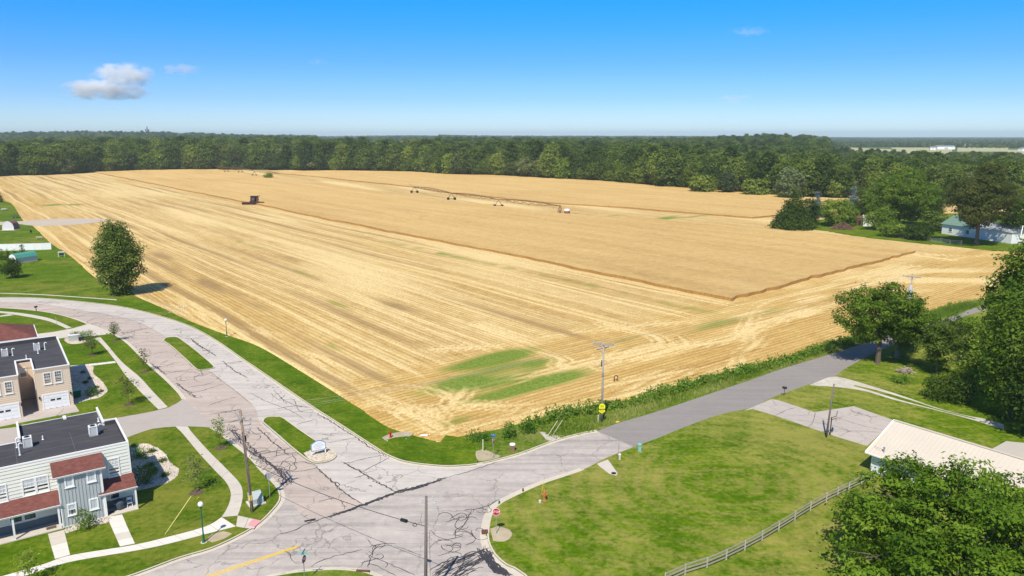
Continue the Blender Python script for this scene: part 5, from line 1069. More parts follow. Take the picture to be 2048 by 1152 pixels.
ac_unit((56, 893), ZR, 'white air conditioner near the two tall pipes on the grey townhouse roof', RZ1); ac_unit((187, 870), ZR, 'white air conditioner near the stepped parapet on the grey townhouse roof', RZ1)
for p_, h, lab in (((40, 910), 1.15, 'tall white vent pipe on the grey townhouse roof, nearest the front edge'), ((34, 895), .95, 'white vent pipe beside the back wing parapet on the grey townhouse roof'), ((86, 879), .42, 'short white vent stub alone on the middle of the grey townhouse roof'), ((197, 843), .45, 'short white vent stub beside the right parapet of the grey townhouse roof'), ((198, 864), .8, 'white curved pipe right of the air conditioner by the stepped parapet')):
    roof_pipe(p_, ZR, h, lab, h > .7)
# chimney-like scupper end at the back edge
sx, sy = G(108, 832, ZR); o = MB().box(-.16, .16, -.5, .5, 0, .16).build('scupper', M['trim'], A); o.location = (-4.6, 13.05, HT - .60)
# ---------------- beige townhouse
OB = (-62.7, 101.9); B = thing('townhouse', 'beige two storey townhouse with white garage doors and flat dark roof', 'house', (OB[0], OB[1], .1), RZ1); HB = 6.1
wb = MB(); wb.box(-4.25, 0, 0, 18, 0, HB - .5); wb.box(-30, -6.2, -1.5, 18, 0, HB - .5); wb.box(-6.2, -4.25, 6.6, 18, 0, HB - .5); wb.build('wall', M['siding_beige'], B)
sb = MB(); lap(sb, -4.2, -.05, -.001, .2, HB - .6, .26, .04); lap(sb, -30, -6.25, -1.501, .2, HB - .6, .26, .04); lap(sb, -6.2, -4.25, 6.599, .2, HB - .5); lap_side(sb, -4.251, .05, 6.6, .2, HB - .5, -1); lap_side(sb, -6.199, -1.45, 6.6, .2, HB - .5, 1); lap_side(sb, .001, .05, 18, .2, HB - .5, 1); sb.build('siding', M['siding_beige'], B)
fb = MB(); fb.box(-4.2, .0, -.04, -.002, HB - .58, HB - .12); fb.box(-30, -6.2, -1.54, -1.502, HB - .58, HB - .12); fb.build('frieze', simple('tan_frieze', (.50, .40, .31), .7, .05), B)
fdn = MB(); fdn.box(-4.22, .03, -.05, 0, 0, .2); fdn.box(-30, -6.18, -1.55, -1.5, 0, .2); fdn.box(0, .04, -.04, 18, 0, .2); fdn.build('foundation', M['walk'], B)
rb = MB(); rb.box(-4.15, -.1, .1, 17.9, HB - .499, HB - .36); rb.box(-30, -6.3, -1.4, 17.9, HB - .499, HB - .36); rb.box(-6.3, -4.15, 6.7, 17.9, HB - .4985, HB - .3605); rb.build('roof', M['membrane'], B)
pq = MB()
for a in ((-4.3, .05, -.06, .14), (-30, -6.15, -1.56, -1.36)): pq.box(a[0], a[1], a[2], a[3], HB - .12, HB)
pq.box(-.14, .05, .141, 18, HB - .121, HB - .001); pq.box(-4.4, -4.2, .141, 6.6, HB - .122, HB - .002); pq.box(-6.3, -6.1, -1.359, 6.6, HB - .122, HB - .002); pq.box(-6.1, -4.4, 6.5, 6.68, HB - .123, HB - .003); pq.box(-30, -.14, 17.85, 18.05, HB - .124, HB + .25)
pq.box(-.12, .0, .14, 17.9, HB - .5, HB - .125); pq.box(-4.25, 0, 0, .12, HB - .5, HB - .125); pq.box(-30, -6.2, -1.5, -1.38, HB - .5, HB - .125); pq.box(-4.249, -4.15, .12, 6.6, HB - .5, HB - .126); pq.box(-6.3, -6.201, -1.38, 6.6, HB - .5, HB - .126); pq.box(-30, -.15, 17.9, 18, HB - .5, HB - .13)
pq.build('parapet', M['trim'], B); MB().box(-30, -.2, 17.83, 17.848, HB - .36, HB + .2).build('parapet_flashing', M['membrane'], B)
sm = MB()
for q in (3, 6, 9, 12, 15): sm.box(-30 if q > 0 else -4, -.2, q, q + .04, HB - .3595, HB - .352)
sm.build('roof_seam', bpy.data.materials['seam_tape'], B)
P1 = Plane(OB); P2 = Plane(OB, -1.5)
def rB(pl, k, tl, br): a0, a1, z0, z1 = pl.rect(K(k, tl)[0], K(k, br)[0]); return a0, a1, zA(z0), zA(z1)
for pl, yy, tl, br in ((P1, -.03, (655, 815), (800, 975)), (P1, -.03, (820, 783), (965, 950)), (P2, -1.53, (55, 952), (210, 1120)), (P2, -1.53, (-130, 985), (20, 1155))):
    a = rB(pl, 10, tl, br); window(B, *a, yy, blind=False)
a = (-5.9, -4.95, 3.4, 4.9); window(B, *a, 6.57, blind=True)
def garage(pl, yy, tl, br, ):
    x0, x1, _, z1 = rB(pl, 11, tl, br); z1 = max(2.3, z1); g_ = MB(); f = .16; g_.box(x0, x0 + f, yy - .06, yy - .001, 0, z1); g_.box(x1 - f, x1, yy - .06, yy - .001, 0, z1); g_.box(x0 + f, x1 - f, yy - .06, yy - .001, z1 - f, z1)
    d = g_.build('garage_door', M['trim'], B); n = 4; h = (z1 - f) / n
    for i in range(n):
        s = MB(); s.box(x0 + f, x1 - f, yy - .02, yy - .0015, i * h + .012, (i + 1) * h - .012); w_ = (x1 - x0 - 2 * f) / 4
        for j in range(4):
            if not (i == 2 and j in (1, 2)): s.box(x0 + f + j * w_ + .08, x0 + f + (j + 1) * w_ - .08, yy - .032, yy - .0201, i * h + .1, (i + 1) * h - .1)
        s.build('door_section', M['garage_white'], d)
    for j in (1, 2): MB().box(x0 + f + j * w_ + .1, x0 + f + (j + 1) * w_ - .1, yy - .034, yy - .0203, 2 * h + .14, 3 * h - .14).build('pane', M['black'], d)
    for x in (x0 - .28, x1 + .22): lm = MB(); lm.box(x - .07, x + .07, yy - .2, yy - .001, z1 - .55, z1 - .2); lm.build('wall_lamp', M['black'], B)
garage(P1, -.03, (640, 105), (1085, 290)); garage(P2, -1.53, (-180, 300), (330, 470))
MB().tube([(-4.32, .3, .2), (-4.32, .3, HB - .5)], .04, n=5).build('downpipe', M['trim'], B)
ap = [on for on in ()]
apron = MB().prism([tuple(np.array(OB) + a * E1 + b * N1) for a, b in ((-4.0, -.05), (.1, -.05), (.3, -3.4), (-30, -4.6), (-30, -1.55), (-6.3, -1.55), (-6.3, 6.5), (-4.3, 6.5))], .05, .16); struct(apron.build('garage_apron', M['drive']))
ZB = HB + .1 - .355
ac_unit((10, 712), ZB, 'white air conditioner left of its twin on the beige townhouse roof', RZ1); ac_unit((74, 700), ZB, 'white air conditioner right of its twin on the beige townhouse roof', RZ1)
for p_, h, lab in (((25.5, 711), 1.0, 'white hooked pipe beside the left air conditioner on the beige townhouse roof'), ((90, 699), 1.0, 'white hooked pipe beside the right air conditioner on the beige townhouse roof'), ((76.5, 707), .7, 'white vent pipe in front of the right air conditioner, beige townhouse roof'), ((53, 717), .55, 'white vent stub near the notch in the beige townhouse roof')):
    roof_pipe(p_, ZB, h, lab, 'hooked' in lab)
# ---------------- red hip roofed house at the left edge
xc, yc = G(75, 674, 5.4); Cc = thing('house', 'house with a plain red hip roof behind the beige townhouse', 'house', (xc, yc, .1), RZ1)
MB().box(-22, -.5, .5, 9.5, 0, 5.3).build('wall', M['siding_beige'], Cc)
hr = MB(); z0, z1 = 5.3, 7.4; hr.add([(-22.5, 0, z0), (0, 0, z0), (0, 10, z0), (-22.5, 10, z0), (-5, 5, z1), (-17.5, 5, z1)], [(0, 1, 4, 5), (1, 2, 4), (2, 3, 5, 4), (3, 0, 5), (3, 2, 1, 0)]); hr.build('roof', M['shingle'], Cc)
fs = MB(); fs.box(0.001, .12, 0, 10, z0 - .25, z0 + .03); fs.box(-22.5, 0, -.12, -.001, z0 - .25, z0 + .03); fs.build('fascia', M['trim'], Cc); MB().bar((-5, 5, z1 + .02), (-.1, .1, z0 + .05), .2, .05).build('ridge_cap', simple('ridge_cap_red', (.17, .055, .045), .9, .2), Cc)
# ---------------- ranch house with cream metal roof
RZ2 = R(-54); QE = np.array([math.cos(RZ2), math.sin(RZ2)]); QN = np.array([-math.sin(RZ2), math.cos(RZ2)])     # E along the ridge, N away from the camera
c0 = np.array(G(1732, 904, 2.6)); D = thing('ranch_house', 'pale blue single storey house with long cream metal roof', 'house', (c0[0], c0[1], .1), RZ2)
RW, RL = 5.8, 30.0; ze, zr = 2.5, 5.0
wd = MB(); wd.box(.35, RL - .4, .7, 2 * RW - .7, 0, ze - .05); wd.add([(.35, .7, ze - .05), (.35, 2 * RW - .7, ze - .05), (.35, RW, zr - .25)], [(0, 1, 2)]); wd.build('wall', M['siding_blue'], D); sg = MB(); lap(sg, .4, RL - .4, .699, .2, ze - .1, .2); lap_side(sg, .349, .75, 2 * RW - .7, .2, ze - .1, -1, .2); sg.build('siding', M['siding_blue'], D)
rt = MB()
for s, (ya, yb) in ((1, (0, RW)), (-1, (2 * RW, RW))):
    rt.add([(0, ya, ze), (RL, ya, ze), (RL, yb, zr), (0, yb, zr), (0, ya, ze - .1), (RL, ya, ze - .1), (RL, yb, zr - .1), (0, yb, zr - .1)], [(0, 1, 2, 3) if s > 0 else (3, 2, 1, 0), (7, 6, 5, 4), (0, 4, 5, 1), (0, 3, 7, 4), (1, 5, 6, 2)])
rt.build('roof', M['roof_beige'], D)
rs = MB(); k = .3
while k < RL: rs.add([(k, .0, ze + .002), (k + .06, .0, ze + .002), (k + .06, RW, zr + .002), (k, RW, zr + .002), (k, 0, ze + .03), (k + .06, 0, ze + .03), (k + .06, RW, zr + .03), (k, RW, zr + .03)], [(4, 5, 6, 7), (0, 1, 5, 4), (1, 2, 6, 5), (3, 0, 4, 7)]); k += .46
rs.build('roof_rib', simple('roof_rib_cream', (.56, .495, .42), .5, .05), D)
MB().box(-.08, RL, -.12, -.002, ze - .12, ze + .02).build('gutter', M['trim'], D); rk = MB(); rk.bar((-.06, -.02, ze - .02), (-.06, RW, zr - .02), .1, .2); rk.bar((-.06, RW, zr - .02), (-.06, 2 * RW, ze - .02), .1, .2); rk.build('rake_board', M['trim'], D); MB().bar((0, RW, zr + .03), (RL, RW, zr + .03), .35, .05).build('ridge_cap', M['roof_beige'], D)
PD = Plane(c0, .68, QE, QN); a = PD.rect(K(5, (1310, 322))[0], K(5, (1386, 372))[0]); zt_ = min(a[3] - .1, ze - .2); window(D, a[0] + .55, a[1] + .35, zt_ - 1.0, zt_, .67, grid=False, blind=True); MB().box(a[0] - .0, a[0] + .5, .62, .668, zt_ - 1.0, zt_).build('shutter', M['siding_dark'], D); window(D, 8, 9.4, .9, 2.1, .67, grid=False); window(D, 12, 13.4, .9, 2.1, .67, grid=False)
MB().box(.36, .5, .66, .68, 0, ze - .1).build('downpipe', M['trim'], D)
vp_ = MB(); vp_.tube([(0, 0, -.1), (0, 0, .5)], .08, n=8); vp_.lathe([(.14, 0), (.14, .1), (.02, .16)], (0, 0, .5), 8); o = vp_.build('roof_vent', M['metal'], D); pv = np.array(G(1768, 902, 3.1)) - c0; o.location = (float(pv @ QE), float(pv @ QN), ze + float(pv @ QN) * (zr - ze) / RW)
hd = MB(); hd.tube([(0, 0, .3), (-.6, -.1, .35), (-1.2, .2, .3)], .015, n=4); o = hd.build('roof_cable', M['black'], D); o.location = bpy.data.objects['roof_vent'].location
# rear ell with its own gable
ell = MB(); x0, x1, y0, y1, ze2, zr2 = 17.0, 25.0, 13.2, 24, 2.5, 3.9; xm = (x0 + x1) / 2
cE = np.array(G(1979, 899, 2.8)); LE = cE - c0; xe, ye = float(LE @ QE), float(LE @ QN)
ell.add([(xe, ye - 3, 2.6), (xe, ye + 4.5, 2.6), (xe + 5, ye + 4.5, 3.7), (xe + 5, ye - 3, 3.7), (xe + 10, ye + 4.5, 2.6), (xe + 10, ye - 3, 2.6), (xe, ye - 3, 2.5), (xe, ye + 4.5, 2.5), (xe + 10, ye + 4.5, 2.5), (xe + 10, ye - 3, 2.5)], [(3, 2, 1, 0), (5, 4, 2, 3), (0, 1, 7, 6), (5, 9, 8, 4), (1, 2, 4, 8, 7)])
ell.build('ell_roof', M['roof_beige'], D); MB().box(xe + .4, xe + 9.6, ye - 2.8, ye + 4.2, 0, 2.5).build('ell_wall', M['siding_blue'], D)
# ---------------- white house with green roof in the farmyard
f0 = np.array(G(*K(13, (1430, 850))[0])); f1 = np.array(G(*K(13, (1800, 905))[0])); d = f1 - f0; RZ3 = math.atan2(d[1], d[0]); Hh = thing('farmhouse', 'long white farm building with pale green roof behind the oak', 'house', (f0[0], f0[1], .05), RZ3); Lf = float(np.hypot(*d))
MB().box(0, Lf + 8, 0, 12, 0, 4.0).build('wall', M['white'], Hh)
gr_ = MB(); gr_.add([(-.5, -.6, 3.9), (Lf * .62, -.6, 3.9), (Lf * .62, 6, 7.2), (-.5, 6, 7.2), (-.5, 12.6, 3.9), (Lf * .62, 12.6, 3.9)], [(0, 1, 2, 3), (3, 2, 5, 4), (0, 3, 4), (1, 5, 2)]); gr_.build('roof', M['roof_green'], Hh)
g2 = MB(); g2.add([(Lf * .62, -.3, 4.01), (Lf + 8.4, -.3, 4.01), (Lf + 8.4, 6, 6.2), (Lf * .62, 6, 6.2), (Lf * .62, 12.4, 4.01), (Lf + 8.4, 12.4, 4.01)], [(0, 1, 2, 3), (3, 2, 5, 4), (1, 5, 2)]); g2.build('roof', simple('grey_farm_roof', (.42, .44, .44), .7, .08), Hh)
for x in (3.2, Lf * .5): window(Hh, x, x + 1.6, 1.2, 2.8, -.03, grid=False)
MB().box(Lf * .75, Lf * .75 + 3, -.06, -.002, 0, 2.7).build('garage_door', M['garage_white'], Hh)
def small_house(name, label, cat, p0, p1, depth, hw, hr_, wall, roof, door=None):
    a = np.array(p0); d = np.array(p1) - a; L_ = float(np.hypot(*d)); o = thing(name, label, cat, (a[0], a[1], .1), math.atan2(d[1], d[0])); MB().box(0, L_, 0, depth, 0, hw).build('wall', wall, o)
    q = MB(); q.add([(-.15, -.2, hw - .05), (L_ + .15, -.2, hw - .05), (L_ + .15, depth / 2, hr_), (-.15, depth / 2, hr_), (-.15, depth + .2, hw - .05), (L_ + .15, depth + .2, hw - .05)], [(0, 1, 2, 3), (3, 2, 5, 4), (0, 3, 4), (1, 5, 2), (0, 4, 5, 1)]); q.build('roof', roof, o)
    if door: MB().box(L_ * door[0], L_ * door[1], -.05, -.002, 0, hw * .85).build('door', door[2], o)
    return o
small_house('garden_shed', 'small white shed under trees in the farmyard', 'shed', GK(13, (845, 795))[0], GK(13, (928, 797))[0], 4, 3.2, 4.6, M['white'], simple('pale_shed_roof', (.55, .58, .62), .7, .06), (.3, .55, M['grey_box']))
small_house('garden_shed', 'rusty brown shed left of the small white shed in the farmyard', 'shed', GK(13, (795, 790))[0], GK(13, (840, 792))[0], 3, 3.2, 4.2, M['rust'], M['rust'], (.3, .7, M['black']))
# sheds on the left lawn: gambrel with green roof, arched one by the lane
p0 = np.array(GK(8, (150, 748))[0]); p1 = np.array(GK(8, (335, 718))[0]); d = p1 - p0; Ls = float(np.hypot(*d)); S = thing('garden_shed', 'white shed with teal green roof on the lawn by the fence', 'shed', (p0[0], p0[1], .12), math.atan2(d[1], d[0]))
dw, zh = 3.2, 1.75; MB().box(0, Ls, 0, dw, 0, zh).build('wall', simple('cream_shed_wall', (.62, .58, .54), .6, .05), S)
gp = [(0, -.12, zh - .1), (0, .55, zh + .85), (0, dw / 2, zh + 1.25), (0, dw - .55, zh + .85), (0, dw + .12, zh - .1)]; rmb = MB()
rmb.add([(-.15, y, z) for _, y, z in gp] + [(Ls + .15, y, z) for _, y, z in gp], [(i, i + 5, i + 6, i + 1) for i in range(4)]); rmb.build('roof', simple('teal_green_roof', (.08, .30, .24), .5, .08), S)
ge = MB(); ge.add([(-.03, y, z) for _, y, z in gp], [(0, 1, 2, 3, 4)]); ge.box(-.04, -.001, 0, dw, 0, zh - .1); ge.build('gable', M['white'], S); dr_ = MB(); dr_.box(-.09, -.045, .9, dw - .9, .05, 1.9); dr_.build('door', M['white'], S)
stp = MB()
for y in (.08, .86, dw / 2, dw - .86, dw - .08): stp.box(-.11, -.05, y - .03, y + .03, .02, 1.95)
stp.build('door_trim', M['siding_dark'], S)
p0 = np.array(GK(8, (22, 448))[0]); p1 = np.array(GK(8, (125, 446))[0]); d = p1 - p0; Ls = float(np.hypot(*d)); S2 = thing('garden_shed', 'pale arched roof shed with brown top beside the lane end', 'shed', (p0[0], p0[1], .12), math.atan2(d[1], d[0]))
prof = [(0, 0), (0, 1.4), (.25 * Ls * .4, 2.6), (.3 * Ls, 3.4), (.5 * Ls, 3.7), (.7 * Ls, 3.4), (Ls - .1 * Ls, 2.6), (Ls, 1.4), (Ls, 0)]; am = MB(); n = len(prof)
am.add([(x, 0, z) for x, z in prof] + [(x, 5, z) for x, z in prof], [tuple(range(n)), tuple(range(2 * n - 1, n - 1, -1))]); am.build('end_wall', simple('lilac_white_wall', (.66, .64, .66), .5, .04), S2); ar2 = MB(); ar2.add([(x, -.02, z + .03) for x, z in prof] + [(x, 5.02, z + .03) for x, z in prof], [(i, i + 1, n + i + 1, n + i) for i in range(n - 1)]); ar2.build('roof', simple('brown_arch_roof', (.22, .12, .09), .7, .1), S2)
MB().box(-.4, Ls + .6, -.9, 5.4, -.08, .06).build('pad', M['walk'], S2)
# ---------------- far-off farms and the mast
def far_house(px, d, w_, h_, dep, label, name='farm_building', wall='white', roof='metal'):
    x = (px - 1024) / FPX * d; z = float(hill_z(x, d)); o = thing(name, label, 'building', (x, d, z), random.Random(px).uniform(-.3, .3)); MB().box(-w_ / 2, w_ / 2, 0, dep, -2, h_).build('wall', M[wall], o)
    q = MB(); q.add([(-w_ / 2 - .4, -.4, h_), (w_ / 2 + .4, -.4, h_), (w_ / 2 + .4, dep / 2, h_ * 1.45), (-w_ / 2 - .4, dep / 2, h_ * 1.45), (-w_ / 2 - .4, dep + .4, h_), (w_ / 2 + .4, dep + .4, h_)], [(0, 1, 2, 3), (3, 2, 5, 4), (0, 3, 4), (1, 5, 2)]); q.build('roof', M[roof], o); MB().box(-w_ * .1, w_ * .1, -.3, -.02, 0, h_ * .7).build('door', M['grey_box'], o)
for px, d_, w_, h_, dp, lab in ((660, 1960, 16, 10, 12, 'white farmhouse leftmost of the far cluster above the left wood'), (715, 2050, 20, 15, 14, 'tall white silo like building in the far clearing'), (700, 2180, 12, 20, 12, 'narrow white tower building rising in the far clearing'), (793, 2100, 28, 9, 14, 'long low white barn in the far clearing'), (808, 2220, 12, 13, 12, 'white gabled barn just right of the long low one'), (835, 2250, 34, 9, 14, 'pale grey barn rightmost in the far clearing'),
                              (1878, 1950, 46, 7, 16, 'long white farm building in the pale field at the far right'), (1852, 1850, 12, 6, 10, 'small white outbuilding beside the long white far farm building'), (1920, 2250, 22, 7, 12, 'white house between trees beyond the long far farm building'), (2036, 1750, 22, 6, 12, 'white building at the far right horizon edge'), (58, 3300, 26, 9, 14, 'small white building on the far left horizon'), (382, 2700, 16, 13, 16, 'white domed building at the end of the pale far field'), (265, 2450, 16, 9, 12, 'white house half hidden in the far wood below the mast')):
    far_house(px, d_, w_, h_, dp, lab)
xm = (310 - 1024) / FPX * 1500; mz = float(hill_z(xm, 1500)); mast = thing('cell_mast', 'tall grey mobile phone mast standing above the far left wood', 'mast', (xm, 1500, mz)); top_z = CAMH + (HZ - 254) / FPX * 1500 
MB().tube([(0, 0, -1), (0, 0, top_z - mz)], 1.5, .9, 8).build('pole', M['siding_dark'], mast)
for dz, rr_ in ((-6.5, 3.2), (-9.5, 2.6)):
    for k in range(6): a = k * 1.047; x, y = rr_ * math.cos(a), rr_ * math.sin(a); MB().box(x - .55, x + .55, y - .55, y + .55, top_z - mz + dz - 1.6, top_z - mz + dz + 1.6).build('antenna', M['siding_dark'], mast)
    MB().lathe([(rr_, 0), (rr_, .5), (rr_ - .4, .5)], (0, 0, top_z - mz + dz - .2), 10).build('platform', M['siding_dark'], mast)
# ================================================================== POLES, WIRES, SIGNS, STREET FURNITURE
def g3(p, z=0): x, y = G(*p); return (x, y, z)
def pole(name, label, base, h, mat, top=(0, 0), r=.15, cat='utility pole'):
    o = thing(name, label, cat, g3(base, .05)); MB().tube([(0, 0, -.2), (top[0] * .5, top[1] * .5, h * .5), (top[0], top[1], h)], r, r * .66, 9).build('pole', M[mat], o, True); o['h'] = h; return o
def crossarm(o, z, d, L, mat, off=0.0, pins=(-.95, -.35, .95), twin=True, th=.11):
    d = Vector((*d, 0)).normalized(); n = Vector((-d.y, d.x, 0)); mb = MB()
    for s in ((-1, 1) if twin else (1,)):
        c = Vector((0, 0, z)) + n * (.17 * s); mb.bar(c + d * (off - L / 2), c + d * (off + L / 2), th, th * 1.2)
    mb.build('crossarm', M[mat], o); br = MB(); br.bar(n * .12 + Vector((0, 0, z - .75)), n * .12 + d * (off + L * .28) + Vector((0, 0, z - .06)), .04); br.bar(n * .12 + Vector((0, 0, z - .75)), n * .12 + d * (off - L * .28) + Vector((0, 0, z - .06)), .04); br.build('brace', M['metal'], o)
    out = []
    for p in pins:
        c = d * (off + p * L / 2) + Vector((0, 0, z + .08)); MB().lathe([(.03, 0), (.03, .12), (.07, .13), (.075, .2), (.05, .22), (.065, .26), (.02, .31)], tuple(c), 8).build('insulator', M['glassy'], o); out.append(c + Vector((0, 0, .3)))
    return out
P1o = pole('utility_pole', 'tall brown wooden utility pole on the verge left of the entrance road', (505, 1026), 11.0, 'wood_pole', (-.5, .15), .17)
p1 = [Vector(P1o.location) + Vector((-.5, .15, 0)) + q for q in crossarm(P1o, 10.3, (-.535, .845), 2.6, 'wood_pole_grey', .5)]
for ch_ in P1o.children:
    if ch_.name.split('.')[0] in ('crossarm', 'insulator', 'brace'): ch_.location = (-.48, .14, 0)
eq = MB(); 
for z, a in ((9.4, .5), (9.0, -.2), (8.5, .9), (9.9, .3)): eq.bar((-.45, .1, z), (-.45 + .9 * math.cos(a), .1 + .5 * math.sin(a), z + .05), .05); eq.lathe([(.05, 0), (.09, .1), (.05, .2), (.09, .3), (.03, .4)], (-.45 + .9 * math.cos(a), .1 + .5 * math.sin(a), z), 7)
eq.build('cutout_bracket', M['metal'], P1o); rs_ = MB(); rs_.tube([(.05, -.2, 0), (-.2, -.12, 4.5), (-.42, -.05, 8.8)], .045, n=6); rs_.build('riser_conduit', M['wood_pole_dark'], P1o)
MB().lathe([(.2, 0), (.19, .55)], (-.07, .0, 1.4), 9).build('marker_band', M['yellow_line'], P1o)
tb_ = MB(); tb_.tube([(-.4, .35, 8.0), (-.45, .7, 7.9)], .06); tb_.lathe([(.12, 0), (.14, .1), (.14, .5), (.06, .58)], (-.45, .7, 7.5), 9); tb_.build('arrester', M['black'], P1o)
P2o = pole('utility_pole', 'tall grey wooden utility pole in the roadside weeds carrying the yellow sign', (1203, 846), 11.3, 'wood_pole_grey', (.05, 0), .16)
p2 = [Vector(P2o.location) + q for q in crossarm(P2o, 10.9, (.95, -.31), 2.7, 'wood_pole_grey')]; crossarm(P2o, 10.35, (.80, .6), 2.2, 'wood_pole_grey', pins=(-.9, .9), twin=False)
e2 = MB(); e2.bar((0, -.1, 8.7), (.45, -.2, 8.75), .06); e2.lathe([(.05, 0), (.1, .15), (.05, .3), (.09, .5)], (-.25, -.1, 8.0), 8); e2.box(-.16, .1, -.25, -.14, 6.7, 7.1); e2.build('arrester', M['metal'], P2o); MB().lathe([(.06, 0), (.06, .9)], (-.2, -.15, 7.9), 7).build('cutout', M['black'], P2o)
sg_ = MB(); pent = lambda cx, cz, s: [(cx - s, cz - s * .75), (cx + s, cz - s * .75), (cx + s, cz + s * .35), (cx + s * .45, cz + s), (cx - s * .45, cz + s), (cx - s, cz + s * .35)]
def plate(name, pts, y, mat, parent, th=.012): return MB().add([(x, y, z) for x, z in pts] + [(x, y + th, z) for x, z in pts], [tuple(range(len(pts))), tuple(range(2 * len(pts) - 1, len(pts) - 1, -1))] + [(i, i + len(pts), (i + 1) % len(pts) + len(pts), (i + 1) % len(pts)) for i in range(len(pts))]).build(name, mat, parent)
SG = thing('school_sign', 'bright yellow school crossing sign plates fixed low on the grey utility pole', 'sign', (P2o.location.x, P2o.location.y - .2, 1.3), R(4)); SG.scale = (.88, 1, .88)
plate('upper_plate', pent(0, 1.25, .46), 0, M['yellow'], SG); plate('lower_plate', [(-.46, .72), (.46, .72), (.46, .42), (.2, .3), (0, .05), (-.2, .3), (-.46, .42)], 0, M['yellow'], SG)
fg = MB()
for cx, s in ((-.15, 1), (.13, .85)): fg.lathe([(.001, -.05), (.05, 0), (.001, .05)], (cx, -.012, 1.25 + .24 * s), 8); fg.box(cx - .05, cx + .05, -.012, -.002, 1.18, 1.25 + .17 * s); fg.bar((cx - .02, -.007, 1.19), (cx - .1, -.007, 1.0), .035, .01); fg.bar((cx + .02, -.007, 1.19), (cx + .09, -.007, 1.0), .035, .01); fg.bar((cx, -.007, 1.34), (cx + .12, -.007, 1.24), .03, .01)
fg.build('pictogram', M['black'], SG); pm_ = MB()
for x in (-.3, -.16, -.02, .12, .26): pm_.box(x - .04, x + .04, -.012, -.002, .5, .62)
pm_.box(-.05, .05, -.012, -.002, .16, .32); pm_.build('plaque_marks', M['black'], SG)
P3o = pole('utility_pole', 'grey wooden utility pole rising from the bottom edge of the intersection', (851, 1212), hgt(851, 1212, 994), 'wood_pole_dark', (.28, 0), .16)
h3 = P3o['h']; e3 = MB(); 
for z, l in ((h3 - .25, .55), (h3 - .6, .75), (h3 - .5, -.3)): e3.bar((.27, 0, z), (.27 + l, -.1, z + .1), .05); e3.lathe([(.04, 0), (.08, .08), (.04, .16), (.07, .26)], (.27 + l, -.1, z), 7)
e3.build('cutout_bracket', M['glassy'], P3o); MB().tube([(-.1, -.18, h3 - 2.4), (-.2, -.25, h3 - 1.9), (-.05, -.2, h3 - 1.3)], .02, n=4).build('riser_conduit', M['metal'], P3o); MB().tube([(.5, -.1, h3 - 3), (.45, -.1, 2), (.2, -.1, .3)], .015, n=4).build('ground_wire', M['black'], P3o)
P4o = pole('utility_pole', 'short leaning wooden pole beside the basketball hoop', (1652, 876), 7.1, 'wood_pole_dark', (.55, .3), .13)
P5o = pole('utility_pole', 'distant grey utility pole behind the round roadside maples', (1812, 660), hgt(1812, 660, 548), 'wood_pole_grey', (.1, 0), .2)
p5 = [Vector(P5o.location) + q for q in crossarm(P5o, P5o['h'] - .6, (.80, -.6), 3.2, 'wood_pole_grey')]
MB().lathe([(.45, 0), (.45, 3), (.2, 3.8)], (0, 0, P5o['h'] - 6), 9).build('pole_sleeve', M['glassy'], P5o)
P6o = pole('utility_pole', 'pale pole leaning over the tree at the right frame edge', (2034, 506), 9.0, 'globe', (.9, .2), .16)
def wire(name, label, a, b, sag, r=.018, cat='overhead wire', group=None):
    a, b = Vector(a), Vector(b); pts = [a.lerp(b, t) - Vector((0, 0, sag * 4 * t * (1 - t))) for t in [i / 16 for i in range(17)]]
    return tag(MB().tube(pts, r, n=4).build(name, M['metal'] if r < .03 else M['black']), label, cat, group)
for i in range(3):
    wire('overhead_wire', ('upper end wire', 'middle wire', 'outer end wire')[i] + ' strung from the brown entrance pole to the tall grey roadside pole', p1[i], p2[i], .9, .010, group='wires from the entrance pole to the roadside pole')
    wire('overhead_wire', ('left end wire', 'middle wire', 'right end wire')[i] + ' strung from the tall grey roadside pole to the distant pole', p2[i], p5[i], 1.4, .010, group='wires from the roadside pole to the distant pole')
ca = Vector(P1o.location) + Vector((-.25, .05, 5.7)); cb_ = Vector(P3o.location) + Vector((.2, 0, h3 - 2.6))
cab = thing('overhead_cable', 'black overhead cable with a fat splice case near the bottom pole', 'cable', (0, 0, 0)); pts = [ca.lerp(cb_, t) - Vector((0, 0, .55 * 4 * t * (1 - t))) for t in [i / 20 for i in range(21)]]
MB().tube(pts, .026, n=5).build('strand', M['black'], cab); d = (pts[19] - pts[18]).normalized(); MB().tube([pts[18] - d * .32, pts[18] - d * .28, pts[18] + d * .28, pts[18] + d * .32], .15, n=9).build('splice_case', M['black'], cab)
lp = MB(); lp.tube([pts[19] + Vector((.16 * math.cos(a), 0, -.12 + .16 * math.sin(a))) for a in [i * .5 for i in range(14)]], .025, n=5); lp.tube([pts[12] + Vector((.25 * math.cos(a), 0, -.25 + .25 * math.sin(a))) for a in [i * .5 for i in range(13)]], .012, n=4); lp.build('cable_loop', M['black'], cab)
M['guard'] = simple('faded_yellow_guard', (.72, .62, .22), .7, .1)
def guy(label, gnd, topv, guard=2.4, col='yellow_line'):
    a = Vector(g3(gnd, .1)); b = Vector(topv); o = thing('guy_wire', label, 'guy wire', tuple(a)); d = (b - a); MB().tube([(0, 0, 0), d], .008, n=4).build('strand', M['siding_dark'], o); MB().tube([(0, 0, -.05), d.normalized() * guard], .035, n=6).build('guard', M[col], o)
guy('guy wire with long yellow guard on the lawn by the townhouse', (329, 1071), Vector(P1o.location) + Vector((-.45, .1, 9.6)), 4.2, 'guard'); guy('upper guy wire of the brown entrance pole ending on the walk side lawn', (393, 1000), Vector(P1o.location) + Vector((-.3, .1, 6.2)), .5)
